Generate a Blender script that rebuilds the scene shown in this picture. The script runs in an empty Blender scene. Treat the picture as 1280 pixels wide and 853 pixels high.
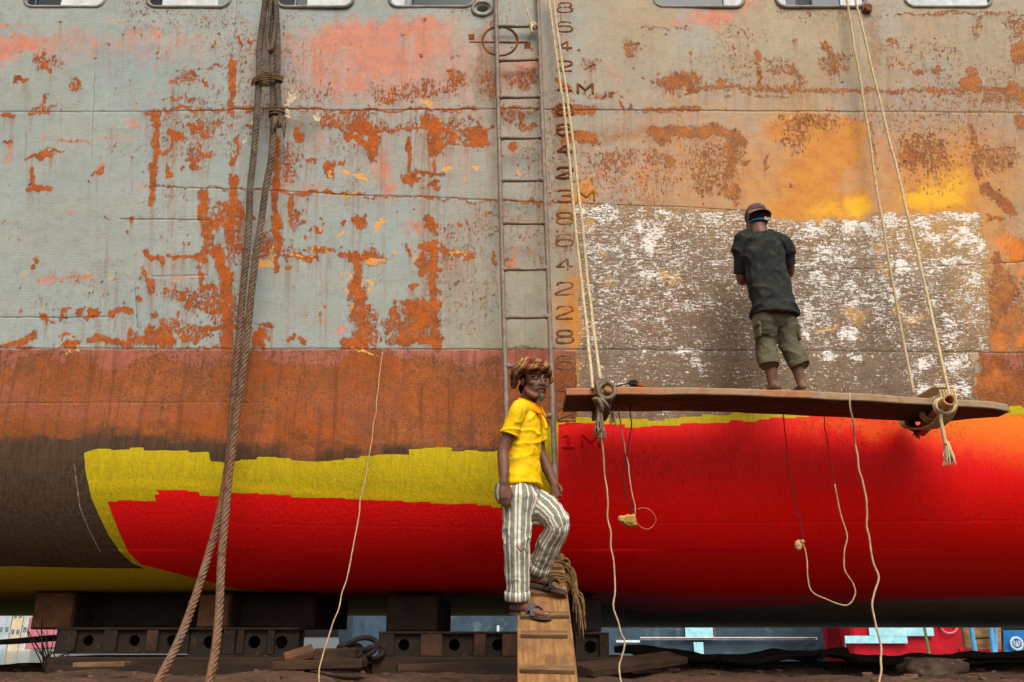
import bpy, bmesh, math, random
import numpy as np
from mathutils import Vector, Matrix, Quaternion

random.seed(7)
RNG = np.random.RandomState(11)
SC = bpy.context.scene
COL = SC.collection

# ------------------------------------------------------------------ camera model
EYE = 1.55
TH = math.radians(18.9)
FPX = 1075.0
CT, ST = math.cos(TH), math.sin(TH)


def pix(px, py, Y):
    """World point seen at photo pixel (px, py) (1280x853 frame) at the depth plane Y."""
    a = (px - 640.0) / FPX
    b = (426.5 - py) / FPX
    dy = CT - b * ST
    dz = ST + b * CT
    t = Y / dy
    return Vector((a * t, Y, EYE + dz * t))


def proj(X, Y, Z):
    h = Z - EYE
    z = Y * CT + h * ST
    v = h * CT - Y * ST
    return 640.0 + FPX * X / z, 426.5 - FPX * v / z


# ------------------------------------------------------------------ small mesh kit
class MB:
    def __init__(self):
        self.v = []
        self.f = []
        self.n = 0

    def add(self, verts, faces):
        verts = np.asarray(verts, dtype=float).reshape(-1, 3)
        o = self.n
        self.v.append(verts)
        self.f.extend([tuple(i + o for i in q) for q in faces])
        self.n += len(verts)
        return self

    def verts(self):
        return np.concatenate(self.v) if self.v else np.zeros((0, 3))

    def mesh(self, name='m'):
        me = bpy.data.meshes.new(name)
        me.from_pydata(self.verts().tolist(), [], self.f)
        me.validate()
        me.update()
        return me


def world_loc(o):
    p = Vector((0, 0, 0))
    while o is not None:
        p = p + o.location
        o = o.parent
    return p


def obj(name, src, mat, parent=None, origin=None, smooth=False):
    """src: MB or mesh with WORLD coordinates; linked as one object with its own origin (or its parent's)."""
    me = src.mesh(name) if isinstance(src, MB) else src
    me.name = name
    o = bpy.data.objects.new(name, me)
    COL.objects.link(o)
    if parent is not None:
        off = world_loc(parent)
        o.parent = parent
    else:
        off = Vector(origin) if origin is not None else Vector((0, 0, 0))
        o.location = off
    me.transform(Matrix.Translation(-off))
    if mat is not None:
        me.materials.append(mat)
    if smooth:
        me.polygons.foreach_set('use_smooth', [True] * len(me.polygons))
    me.update()
    return o


def empty(name, loc):
    o = bpy.data.objects.new(name, None)
    o.empty_display_size = 0.1
    o.location = Vector(loc)
    COL.objects.link(o)
    return o


def tag(o, label=None, cat=None, group=None, kind=None):
    if label:
        o['label'] = label
    if cat:
        o['category'] = cat
    if group:
        o['group'] = group
    if kind:
        o['kind'] = kind
    return o


def box(mb, c, size, rot=None, bevel=0.0, taper=None):
    bm = bmesh.new()
    bmesh.ops.create_cube(bm, size=1.0)
    for v in bm.verts:
        v.co = Vector((v.co.x * size[0], v.co.y * size[1], v.co.z * size[2]))
    if bevel > 0:
        bmesh.ops.bevel(bm, geom=list(bm.edges), offset=bevel, segments=2, affect='EDGES', profile=0.6)
    R = rot if rot is not None else Matrix.Identity(3)
    bm.verts.index_update()
    vs = [(R @ v.co) + Vector(c) for v in bm.verts]
    fs = [[v.index for v in f.verts] for f in bm.faces]
    bm.free()
    mb.add([tuple(v) for v in vs], fs)
    return mb


def catmull(pts, per=8, closed=False):
    P = np.array([list(p) for p in pts], dtype=float)
    n = len(P)
    if n < 3 and not closed:
        t = np.linspace(0, 1, per + 1)[:, None]
        return P[0] * (1 - t) + P[-1] * t
    out = []
    segs = n if closed else n - 1
    for i in range(segs):
        if closed:
            p0, p1, p2, p3 = P[(i - 1) % n], P[i], P[(i + 1) % n], P[(i + 2) % n]
        else:
            p1, p2 = P[i], P[i + 1]
            p0 = P[i - 1] if i > 0 else 2 * p1 - p2
            p3 = P[i + 2] if i + 2 < n else 2 * p2 - p1
        for k in range(per):
            t = k / per
            out.append(0.5 * (2 * p1 + (p2 - p0) * t + (2 * p0 - 5 * p1 + 4 * p2 - p3) * t * t + (3 * p1 - p0 - 3 * p2 + p3) * t ** 3))
    if not closed:
        out.append(P[-1])
    return np.array(out)


def resample(path, step):
    P = np.asarray(path, dtype=float)
    d = np.linalg.norm(np.diff(P, axis=0), axis=1)
    s = np.concatenate([[0], np.cumsum(d)])
    n = max(2, int(round(s[-1] / step)) + 1)
    q = np.linspace(0, s[-1], n)
    return np.stack([np.interp(q, s, P[:, i]) for i in range(3)], axis=1)


def frames(P, closed=False):
    P = np.asarray(P, dtype=float)
    T = np.gradient(P, axis=0)
    if closed:
        T = np.roll(P, -1, 0) - np.roll(P, 1, 0)
    T /= np.maximum(np.linalg.norm(T, axis=1, keepdims=True), 1e-9)
    a = np.array([0, 0, 1.0]) if abs(T[0][2]) < 0.9 else np.array([1.0, 0, 0])
    N = [a - T[0] * a.dot(T[0])]
    N[0] /= np.linalg.norm(N[0])
    for i in range(1, len(P)):
        v = N[-1] - T[i] * N[-1].dot(T[i])
        l = np.linalg.norm(v)
        N.append(v / l if l > 1e-6 else N[-1])
    N = np.array(N)
    B = np.cross(T, N)
    return T, N, B


def tube(mb, path, r, n=8, closed=False, cap=True):
    P = np.asarray([list(p) for p in path], dtype=float)
    m = len(P)
    T, N, B = frames(P, closed)
    r = np.full(m, r, dtype=float) if np.isscalar(r) else np.asarray(r, dtype=float)
    a = np.linspace(0, 2 * math.pi, n, endpoint=False)
    V = P[:, None, :] + r[:, None, None] * (np.cos(a)[None, :, None] * N[:, None, :] + np.sin(a)[None, :, None] * B[:, None, :])
    V = V.reshape(-1, 3)
    F = []
    rows = m if closed else m - 1
    for i in range(rows):
        j = (i + 1) % m
        for k in range(n):
            l = (k + 1) % n
            F.append((i * n + k, j * n + k, j * n + l, i * n + l))
    if cap and not closed:
        F.append(tuple(range(n)))
        F.append(tuple((m - 1) * n + k for k in range(n - 1, -1, -1)))
    mb.add(V, F)
    return mb


def rope(mb, path, R, strands=3, pitch=0.12, step=0.012, sides=5, closed=False):
    P = resample(path, step)
    T, N, B = frames(P)
    d = np.concatenate([[0], np.cumsum(np.linalg.norm(np.diff(P, axis=0), axis=1))])
    rs = R * (0.52 if strands == 3 else 0.36)
    off = R - rs
    for k in range(strands):
        ph = d / pitch * 2 * math.pi + k * 2 * math.pi / strands
        Q = P + off * (np.cos(ph)[:, None] * N + np.sin(ph)[:, None] * B)
        tube(mb, Q, rs * 1.08, sides)
    if strands > 4:
        tube(mb, P, R * 0.5, 6)
    return mb


def coil(mb, c, axis, Rx, turns, r, spread, jitter=0.15, n=6, Ry=None):
    """A lashing: a cord wound round an axis."""
    axis = Vector(axis).normalized()
    a = Vector((0, 0, 1)) if abs(axis.z) < 0.9 else Vector((1, 0, 0))
    u = (a - axis * a.dot(axis)).normalized()
    v = axis.cross(u)
    Ry = Ry or Rx
    pts = []
    N = int(turns * 18)
    for i in range(N + 1):
        t = i / N
        ph = t * turns * 2 * math.pi
        k = 1 + jitter * math.sin(ph * 0.37 + 1.3) * 0.6
        pts.append(Vector(c) + axis * (spread * (t - 0.5) + jitter * 0.3 * spread * math.sin(ph * 1.7)) + u * (Rx * k * math.cos(ph)) + v * (Ry * k * math.sin(ph)))
    tube(mb, pts, r, n)
    return mb


# ------------------------------------------------------------------ numpy value noise (3D)
def _hash(ix, iy, iz):
    h = (ix * 374761393 + iy * 668265263 + iz * 2147483647) & 0xffffffff
    h = ((h ^ (h >> 13)) * 1274126177) & 0xffffffff
    h = h ^ (h >> 16)
    return (h & 0xffff) / 65535.0


def vnoise(P):
    P = np.asarray(P, dtype=float)
    i = np.floor(P).astype(np.int64)
    f = P - i
    f = f * f * (3 - 2 * f)
    r = 0
    for dx in (0, 1):
        for dy in (0, 1):
            for dz in (0, 1):
                w = (f[:, 0] if dx else 1 - f[:, 0]) * (f[:, 1] if dy else 1 - f[:, 1]) * (f[:, 2] if dz else 1 - f[:, 2])
                r = r + w * _hash(i[:, 0] + dx, i[:, 1] + dy, i[:, 2] + dz)
    return r


def fbm3(P, oct=3):
    s, a, t = 0, 1.0, 0
    for k in range(oct):
        s = s + a * vnoise(np.asarray(P) * (2 ** k) + 17.3 * k)
        t += a
        a *= 0.5
    return s / t


# ------------------------------------------------------------------ materials
def L(r, g, b, k=1.0):
    def c(x):
        x = x / 255.0
        return x / 12.92 if x <= 0.04045 else ((x + 0.055) / 1.055) ** 2.4
    return (c(r) * k, c(g) * k, c(b) * k, 1.0)


class NT:
    def __init__(self, name):
        self.m = bpy.data.materials.new(name)
        self.m.use_nodes = True
        self.t = self.m.node_tree
        self.bsdf = self.t.nodes['Principled BSDF']

    def node(self, ty, **kw):
        n = self.t.nodes.new(ty)
        for k, v in kw.items():
            setattr(n, k, v)
        return n

    def put(self, sock, val):
        if hasattr(val, 'is_linked') or hasattr(val, 'links'):
            self.t.links.new(val, sock)
        else:
            sock.default_value = val

    def coords(self):
        return self.node('ShaderNodeTexCoord').outputs['Object']

    def mapping(self, vec, scale=(1, 1, 1), loc=(0, 0, 0), rot=(0, 0, 0)):
        n = self.node('ShaderNodeMapping')
        self.put(n.inputs['Vector'], vec)
        n.inputs['Scale'].default_value = scale
        n.inputs['Location'].default_value = loc
        n.inputs['Rotation'].default_value = rot
        return n.outputs[0]

    def noise(self, vec, scale, detail=4, rough=0.55, dist=0.0, color=False):
        n = self.node('ShaderNodeTexNoise')
        self.put(n.inputs['Vector'], vec)
        n.inputs['Scale'].default_value = scale
        n.inputs['Detail'].default_value = detail
        n.inputs['Roughness'].default_value = rough
        n.inputs['Distortion'].default_value = dist
        return n.outputs['Color' if color else 'Fac']

    def math(self, op, a, b=0.0, c=None, clamp=False):
        n = self.node('ShaderNodeMath', operation=op)
        n.use_clamp = clamp
        self.put(n.inputs[0], a)
        self.put(n.inputs[1], b)
        if c is not None:
            self.put(n.inputs[2], c)
        return n.outputs[0]

    def mad(self, a, b, c):
        return self.math('MULTIPLY_ADD', a, b, c)

    def step(self, v, lo, hi, a=0.0, b=1.0):
        n = self.node('ShaderNodeMapRange', interpolation_type='SMOOTHSTEP')
        self.put(n.inputs['Value'], v)
        n.inputs['From Min'].default_value = lo
        n.inputs['From Max'].default_value = hi
        n.inputs['To Min'].default_value = a
        n.inputs['To Max'].default_value = b
        return n.outputs['Result']

    def mix(self, fac, a, b, blend='MIX'):
        n = self.node('ShaderNodeMix', data_type='RGBA', blend_type=blend)
        n.clamp_factor = True
        self.put(n.inputs['Factor'], fac)
        self.put(n.inputs['A'] if False else n.inputs[6], a)
        self.put(n.inputs[7], b)
        return n.outputs[2]

    def attr(self, name):
        n = self.node('ShaderNodeAttribute')
        n.attribute_name = name
        s = self.node('ShaderNodeSeparateColor')
        self.t.links.new(n.outputs['Color'], s.inputs[0])
        return s.outputs[0], s.outputs[1], s.outputs[2], n.outputs['Alpha']

    def bump(self, height, strength=0.3, dist=0.01, normal=None):
        n = self.node('ShaderNodeBump')
        n.inputs['Strength'].default_value = strength
        n.inputs['Distance'].default_value = dist
        self.put(n.inputs['Height'], height)
        if normal is not None:
            self.put(n.inputs['Normal'], normal)
        return n.outputs[0]

    def out(self, color=None, rough=None, normal=None, spec=None, metal=None):
        b = self.bsdf
        if color is not None:
            self.put(b.inputs['Base Color'], color)
        if rough is not None:
            self.put(b.inputs['Roughness'], rough)
        if normal is not None:
            self.put(b.inputs['Normal'], normal)
        if spec is not None:
            self.put(b.inputs['Specular IOR Level'], spec)
        if metal is not None:
            self.put(b.inputs['Metallic'], metal)
        return self.m


def worn(name, c1, c2, scale=6.0, stretch=(1, 1, 1), rough=0.8, bump=0.3, bscale=None, c3=None, c3thr=0.6, dist=0.006, spec=0.3, rot=(0, 0, 0)):
    """Weathered two- or three-tone surface with a matching bump."""
    t = NT(name)
    v = t.mapping(t.coords(), scale=stretch, rot=rot)
    n1 = t.noise(v, scale, 6, 0.6)
    c = t.mix(t.step(n1, 0.35, 0.65), c1, c2)
    n2 = t.noise(v, scale * 3.7, 5, 0.65)
    if c3 is not None:
        c = t.mix(t.step(n2, c3thr - 0.04, c3thr + 0.06), c, c3)
    n3 = t.noise(v, bscale or scale * 5, 4, 0.6)
    c = t.mix(t.step(n3, 0.3, 0.7, 0.0, 0.25), c, L(30, 22, 16))
    h = t.math('ADD', n3, t.math('MULTIPLY', n2, 0.8))
    return t.out(c, rough, t.bump(h, bump, dist), spec)
# ------------------------------------------------------------------ where the paint, rust, scrapings and painted-in shade lie on the plating
PX0, PX1, PY0, PY1 = -160, 1440, -60, 853
CW, CH = PX1 - PX0, PY1 - PY0
GX, GY = np.meshgrid(np.arange(PX0, PX1, dtype=np.float32) + 0.5, np.arange(PY0, PY1, dtype=np.float32) + 0.5)


def rnoise(sx, sy, seed):
    rs = np.random.RandomState(seed)
    w, h = int(CW / sx) + 3, int(CH / sy) + 3
    g = rs.rand(h, w).astype(np.float32)
    x = (GX - PX0) / sx
    y = (GY - PY0) / sy
    i, j = x.astype(int), y.astype(int)
    fx, fy = x - i, y - j
    fx = fx * fx * (3 - 2 * fx)
    fy = fy * fy * (3 - 2 * fy)
    return (g[j, i] * (1 - fx) + g[j, i + 1] * fx) * (1 - fy) + (g[j + 1, i] * (1 - fx) + g[j + 1, i + 1] * fx) * fy


def rfbm(sx, sy, seed, oct=4, gain=0.55):
    s, a, t = 0, 1.0, 0
    for k in range(oct):
        s = s + a * rnoise(max(sx / 2 ** k, 1.5), max(sy / 2 ** k, 1.5), seed + k * 31)
        t += a
        a *= gain
    return s / t


WXN = (rfbm(26, 26, 3) - 0.5) * 34 + (rfbm(7, 9, 403, 3) - .5) * 20
WYN = (rfbm(26, 26, 40) - 0.5) * 34 + (rfbm(7, 9, 440, 3) - .5) * 20
LAYERS = {}


def Ly(n):
    if n not in LAYERS:
        LAYERS[n] = np.zeros((CH, CW), np.float32)
    return LAYERS[n]


def _win(x0, x1, y0, y1):
    return (slice(max(0, int(y0 - PY0)), max(0, min(CH, int(y1 - PY0) + 1))), slice(max(0, int(x0 - PX0)), max(0, min(CW, int(x1 - PX0) + 1))))


def stroke(layer, pts, w, v=1.0, soft=None, warp=0.35):
    A = Ly(layer)
    soft = soft if soft is not None else max(2.6, w * 0.46)
    m = w / 2 + soft * 2 + 20 * warp
    xs = [p[0] for p in pts]
    ys = [p[1] for p in pts]
    s = _win(min(xs) - m, max(xs) + m, min(ys) - m, max(ys) + m)
    gx = GX[s] + WXN[s] * warp
    gy = GY[s] + WYN[s] * warp
    if gx.size == 0:
        return
    d = np.full(gx.shape, 1e9, np.float32)
    if len(pts) == 1:
        pts = [pts[0], pts[0]]
    for (x0, y0), (x1, y1) in zip(pts[:-1], pts[1:]):
        dx, dy = x1 - x0, y1 - y0
        q = dx * dx + dy * dy
        t = np.clip(((gx - x0) * dx + (gy - y0) * dy) / q, 0, 1) if q > 0 else 0
        d = np.minimum(d, np.hypot(gx - x0 - t * dx, gy - y0 - t * dy))
    A[s] = np.maximum(A[s], v * np.clip(0.5 + (w / 2 - d) / (2 * soft), 0, 1))


def ell(layer, cx, cy, rx, ry, v=1.0, soft=0.45, warp=0.35):
    A = Ly(layer)
    k = 1 + soft
    s = _win(cx - rx * k - 14 * warp - 2, cx + rx * k + 14 * warp + 2, cy - ry * k - 14 * warp - 2, cy + ry * k + 14 * warp + 2)
    gx = GX[s] + WXN[s] * warp
    gy = GY[s] + WYN[s] * warp
    r = np.hypot((gx - cx) / rx, (gy - cy) / ry)
    A[s] = np.maximum(A[s], v * np.clip(0.5 + (1 - r) / (2 * soft), 0, 1))


def wash(layer, cx, cy, rx, ry, v=1.0, p=2.0, warp=0.8):
    """soft-edged tint"""
    A = Ly(layer)
    s = _win(cx - rx * 2.2, cx + rx * 2.2, cy - ry * 2.2, cy + ry * 2.2)
    gx = GX[s] + WXN[s] * warp
    gy = GY[s] + WYN[s] * warp
    r = np.abs((gx - cx) / rx) ** p + np.abs((gy - cy) / ry) ** p
    A[s] = np.maximum(A[s], v * np.exp(-r))


def poly(layer, pts, v=1.0, soft=1.5, warp=0.0):
    A = Ly(layer)
    xs = np.array([p[0] for p in pts], float)
    ys = np.array([p[1] for p in pts], float)
    m = soft * 3 + 20 * warp
    s = _win(xs.min() - m, xs.max() + m, ys.min() - m, ys.max() + m)
    gx = GX[s] + WXN[s] * warp
    gy = GY[s] + WYN[s] * warp
    ins = np.zeros(gx.shape, bool)
    d = np.full(gx.shape, 1e9, np.float32)
    n = len(pts)
    for i in range(n):
        x0, y0, x1, y1 = xs[i], ys[i], xs[(i + 1) % n], ys[(i + 1) % n]
        c = ((y0 > gy) != (y1 > gy))
        with np.errstate(divide='ignore', invalid='ignore'):
            xi = (x1 - x0) * (gy - y0) / (y1 - y0 if y1 != y0 else 1e-9) + x0
        ins ^= c & (gx < xi)
        dx, dy = x1 - x0, y1 - y0
        q = max(dx * dx + dy * dy, 1e-9)
        t = np.clip(((gx - x0) * dx + (gy - y0) * dy) / q, 0, 1)
        d = np.minimum(d, np.hypot(gx - x0 - t * dx, gy - y0 - t * dy))
    sd = np.where(ins, d, -d)
    A[s] = np.maximum(A[s], v * np.clip(0.5 + sd / (2 * soft), 0, 1))


class Tile:
    """A window of the plating, in its own enlarged units."""
    K = 0.34

    def __init__(self, ox, oy):
        self.ox, self.oy = ox, oy

    def p(self, x, y):
        return (self.ox + x * self.K, self.oy + y * self.K)

    def S(self, layer, pts, w, v=1.0, **k):
        w = w * (.82 if layer == 'rust' else 1)
        stroke(layer, [self.p(*q) for q in pts], w * self.K, v, **k)

    def E(self, layer, x, y, rx, ry, v=1.0, **k):
        if layer == 'rust':
            rx, ry = rx * .9, ry * .9
        if layer in ('rust', 'chip', 'cream') and max(rx, ry) > 12:
            k.setdefault('warp', .75)
        cx, cy = self.p(x, y)
        ell(layer, cx, cy, rx * self.K, ry * self.K, v, **k)

    def W(self, layer, x, y, rx, ry, v=1.0, **k):
        cx, cy = self.p(x, y)
        wash(layer, cx, cy, rx * self.K, ry * self.K, v, **k)


t1, t2, t3 = Tile(0, 0), Tile(425, 0), Tile(850, 0)
t4, t5, t6 = Tile(0, 280), Tile(425, 280), Tile(850, 280)
N_ = 0.6   # strength of a broken-up patch
# ---- upper left plating
for a in [([(858, 238), (845, 405)], 24), ([(600, 402), (760, 400), (1265, 405)], 10), ([(0, 420), (45, 418)], 12), ([(95, 415), (185, 416)], 9),
          ([(577, 415), (580, 470), (570, 560), (553, 745)], 27), ([(540, 415), (590, 415)], 12), ([(590, 550), (625, 548), (640, 490)], 13),
          ([(740, 490), (765, 495)], 16), ([(690, 590), (730, 595)], 20), ([(860, 655), (860, 720)], 32), ([(856, 720), (846, 860)], 42),
          ([(750, 712), (745, 800)], 36), ([(1010, 520), (1010, 650), (1015, 860)], 29), ([(1076, 712), (1060, 820)], 20), ([(1030, 705), (1265, 712)], 13),
          ([(118, 620), (115, 680)], 17), ([(105, 695), (195, 692)], 22), ([(580, 690), (760, 690), (950, 702)], 4), ([(805, 740), (840, 760)], 20),
          ([(750, 830), (800, 808)], 14), ([(870, 800), (935, 805)], 10)]:
    t1.S('rust', *a)
for a in [(637, 490, 16, 25), (612, 625, 10, 42), (712, 455, 38, 15), (755, 570, 12, 30), (872, 520, 13, 42), (857, 590, 9, 25), (780, 820, 30, 20),
          (1103, 505, 15, 45), (1230, 620, 25, 30), (120, 582, 18, 14), (155, 570, 22, 24), (150, 582, 48, 14), (205, 562, 34, 8), (20, 520, 26, 14), (493, 800, 14, 18),
          (378, 645, 22, 12), (878, 148, 8, 17), (1165, 610, 10, 22), (700, 450, 20, 15), (718, 615, 14, 16), (1120, 815, 8, 8), (1182, 838, 14, 12),
          (1258, 825, 12, 14), (1255, 530, 12, 20), (640, 365, 14, 8), (705, 300, 7, 12), (757, 305, 10, 10), (637, 298, 12, 7), (705, 267, 9, 7), (160, 375, 7, 22),
          (75, 307, 30, 10), (175, 262, 9, 24), (565, 195, 8, 14), (775, 165, 8, 14), (920, 158, 7, 7), (840, 455, 10, 6), (918, 458, 18, 9), (470, 300, 6, 5),
          (385, 815, 14, 5), (1140, 595, 14, 10), (600, 365, 5, 4)]:
    t1.E('rust', *a)
for a in [(275, 308, 30, 24, .55), (740, 455, 90, 40, .5), (730, 560, 55, 70, .52), (840, 780, 75, 70, .56), (1215, 450, 75, 45, .58), (1060, 600, 60, 90, .45), (160, 400, 80, 14, .58),
          (900, 240, 10, 20, .6), (780, 245, 60, 9, .55), (700, 290, 90, 40, .47), (880, 780, 40, 60, .55), (1080, 790, 50, 60, .52), (690, 380, 80, 14, .55), (180, 230, 60, 50, .46)]:
    t1.E('rust', *a)
for a in [(110, 165, 130, 50, .95), (20, 170, 90, 60, .8), (340, 170, 60, 26, .6), (490, 130, 30, 30, .6), (565, 130, 13, 42, .7), (690, 150, 60, 16, .5), (560, 248, 14, 12, .7), (495, 372, 9, 30, .85),
          (150, 498, 15, 22, .9), (20, 560, 26, 40, .8), (500, 455, 40, 14, .7), (640, 712, 12, 12, .8), (255, 795, 18, 9, .8), (557, 345, 7, 16, .8), (595, 343, 10, 14, .7),
          (1210, 150, 90, 70, 1.0), (1180, 250, 60, 90, .8), (1240, 330, 70, 90, .6), (1040, 650, 34, 60, .7), (965, 735, 26, 34, .7), (1080, 130, 50, 14, .6), (730, 520, 50, 90, .45), (380, 628, 20, 14, .9),
          (500, 670, 70, 30, .35), (1150, 690, 90, 40, .5), (1165, 520, 60, 90, .4), (670, 560, 60, 90, .3)]:
    t1.W('salmon', *a)
t1.S('salmon', [(210, 520), (490, 515)], 9, .8)
t1.S('salmon', [(0, 90), (108, 88)], 7, .9)
t1.S('chip', [(380, 70), (550, 69)], 11, .75)
t1.E('chip', 1235, 632, 14, 16, .75)
t1.S('chip', [(1150, 714), (1262, 718)], 8, .8)
t1.E('chip', 1182, 838, 10, 8, .8)
t1.S('rust', [(215, 522), (330, 520)], 10, .62)
t1.S('rust', [(380, 515), (430, 512)], 9, .62)
for a in [(1068, 345, 30, 26, .72), (1050, 380, 10, 22, .8), (905, 508, 10, 12, .7), (1155, 436, 20, 13, .95), (930, 450, 12, 12, .7), (1060, 425, 14, 10, .8)]:
    t1.E('cream', *a)
t1.W('blue', 1075, 178, 26, 13, 1.0)
t1.W('blue', 1060, 230, 34, 50, .55)
t1.W('dark', 1085, 470, 90, 34, .75)
t1.W('dark', 1020, 570, 24, 160, .35)  # shadow of the hanging wire rope, painted into the plating colour
t1.W('blue', 450, 220, 300, 40, .22)
# ---- upper middle plating
for a in [(60, 130, 130, 70, 1.0), (250, 110, 190, 45, 1.0), (150, 220, 170, 90, 1.0), (330, 180, 130, 90, .8), (60, 300, 120, 80, .75), (260, 300, 170, 60, .6), (430, 270, 50, 60, .5), (545, 330, 60, 70, .5),
          (660, 240, 70, 40, .75), (640, 300, 60, 60, .6), (155, 610, 55, 80, .75), (180, 690, 50, 60, .75), (300, 830, 30, 20, .8), (965, 650, 46, 50, .6), (1110, 660, 60, 50, .7), (1080, 600, 40, 60, .4), (700, 215, 40, 20, .6),
          (250, 830, 60, 20, .4), (1000, 280, 60, 60, .35), (1220, 90, 60, 30, .6), (690, 820, 60, 30, .4), (620, 800, 14, 40, .7)]:
    t2.W('salmon', *a)
t2.W('dark', 530, 330, 40, 120, .22)
t2.W('brownst', 525, 230, 34, 170, .95, p=4)
t2.W('brownst', 640, 285, 70, 40, .45)
for a in [([(0, 405), (500, 405)], 12), ([(590, 405), (730, 405)], 8), ([(795, 405), (925, 405)], 36), ([(1110, 405), (1270, 405)], 15), ([(130, 485), (560, 476)], 14),
          ([(250, 520), (248, 630)], 18), ([(0, 712), (100, 722), (350, 728), (580, 738)], 6), ([(580, 738), (760, 750), (900, 752)], 5), ([(20, 500), (100, 540), (120, 560)], 30),
          ([(840, 505), (930, 515)], 46), ([(345, 590), (345, 640)], 14), ([(800, 300), (850, 340)], 16)]:
    t2.S('rust', *a)
for a in [(75, 475, 66, 38), (115, 530, 30, 46), (345, 465, 48, 40), (345, 530, 48, 36), (435, 510, 28, 34), (520, 505, 30, 44), (515, 530, 46, 16), (262, 655, 30, 26), (320, 652, 66, 16), (333, 695, 34, 8),
          (70, 815, 29, 28), (345, 820, 18, 36), (885, 512, 46, 26), (1195, 492, 70, 38), (1215, 600, 26, 26), (10, 825, 12, 14), (440, 412, 34, 10), (720, 742, 60, 8), (605, 412, 22, 16), (1250, 310, 30, 36),
          (655, 555, 16, 14), (428, 818, 7, 6), (456, 818, 6, 6), (1050, 405, 10, 16)]:
    t2.E('rust', *a)
for a in [(60, 430, 90, 40, .55), (200, 480, 120, 30, .5), (400, 490, 140, 60, .5), (700, 470, 70, 30, .55), (430, 300, 50, 40, .58), (550, 330, 60, 70, .5), (680, 300, 60, 60, .55), (1060, 180, 34, 50, .55), (1210, 320, 70, 50, .56),
          (250, 340, 200, 40, .47), (980, 350, 90, 20, .5), (920, 230, 60, 40, .48), (1000, 600, 130, 60, .46), (1170, 590, 60, 50, .5), (650, 440, 60, 30, .52), (340, 330, 120, 30, .5)]:
    t2.E('rust', *a)
t2.S('brownst', [(940, 500), (1125, 488)], 60, .95)
t2.S('dark', [(930, 405), (1090, 405)], 9, .9)
t2.W('brownst', 1030, 690, 26, 40, .9)
t2.S('brownst', [(950, 742), (1130, 738)], 18, .8)
t2.S('rust', [(1110, 98), (1265, 108)], 8, .72)
for a in [(30, 630, 22, 16), (75, 646, 13, 14), (392, 625, 22, 14), (505, 622, 12, 12), (658, 632, 15, 9), (142, 830, 22, 22), (330, 375, 18, 16), (395, 122, 6, 5), (455, 662, 8, 8), (1095, 635, 10, 14), (1045, 452, 6, 5), (940, 550, 10, 7)]:
    t2.E('chip', *a, .85)
t2.S('chip', [(0, 716), (55, 714)], 13, .85)
t2.E('chip', 440, 412, 30, 8, .62)
t2.E('chip', 170, 250, 60, 30, .5)
for a in [(320, 150, 30, 26, .6), (310, 220, 20, 40, .55), (60, 220, 30, 40, .4), (500, 30, 40, 20, .3)]:
    t2.W('blue', *a)
for a in [(885, 180, 6, 5), (925, 240, 18, 7), (1000, 345, 9, 10), (968, 358, 8, 10), (1195, 508, 6, 6), (1075, 390, 9, 12), (1120, 130, 5, 4), (628, 40, 4, 4), (438, 215, 8, 6), (520, 790, 4, 6)]:
    t2.E('rustdark', *a)
# ---- upper right plating
for a in [(120, 55, 130, 36, .85), (60, 85, 90, 22, .7), (250, 25, 40, 30, .9), (560, 770, 20, 10, .5), (60, 620, 50, 70, .3)]:
    t3.W('salmon', *a)
for a in [([(20, 325), (440, 318)], 30, .66), ([(440, 328), (700, 335), (1040, 335)], 26, .66), ([(1040, 330), (1270, 332)], 22, .9), ([(800, 58), (1000, 52), (1270, 46)], 13, .72), ([(0, 495), (130, 480), (240, 512)], 46, .95), ([(0, 405), (70, 402)], 20, .9), ([(700, 460), (720, 620)], 20, .6),
          ([(290, 205), (292, 300)], 24, .62), ([(410, 245), (440, 295)], 36, .62), ([(230, 345), (400, 350)], 16, .56), ([(1075, 470), (1100, 640)], 40, .66), ([(1130, 690), (1220, 770)], 46, .9), ([(870, 445), (1050, 440)], 8, .6)]:
    t3.S('rust', *a)
for a in [(150, 305, 26, 14), (300, 212, 22, 18), (1075, 320, 38, 52), (1252, 190, 30, 60), (1250, 350, 30, 46), (182, 590, 26, 70), (182, 715, 34, 36), (872, 262, 12, 16), (945, 262, 16, 18), (260, 582, 16, 8), (845, 580, 40, 34), (1175, 810, 40, 10), (1243, 775, 10, 8), (315, 610, 10, 30), (1250, 450, 30, 36),
          (20, 345, 40, 16), (795, 240, 14, 6), (45, 200, 8, 6), (425, 152, 5, 5), (770, 160, 20, 6)]:
    t3.E('rust', *a)
for a in [(570, 240, 62, 60, .6), (540, 170, 26, 40, .55), (100, 600, 90, 110, .46), (30, 300, 40, 40, .55), (200, 560, 60, 70, .55), (1180, 360, 90, 40, .52), (900, 560, 120, 100, .50), (1160, 580, 100, 70, .52), (1230, 100, 50, 70, .52), (1090, 100, 30, 50, .48), (370, 250, 60, 30, .5), (1000, 350, 90, 20, .5),
          (480, 445, 160, 40, .50), (420, 520, 60, 60, .46), (110, 680, 80, 50, .48)]:
    t3.E('rust', *a)
t3.W('brownst', 715, 170, 26, 140, .75, p=4)
t3.E('chip', 578, 222, 16, 20, .6)
t3.E('chip', 405, 425, 10, 12, .8)
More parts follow.
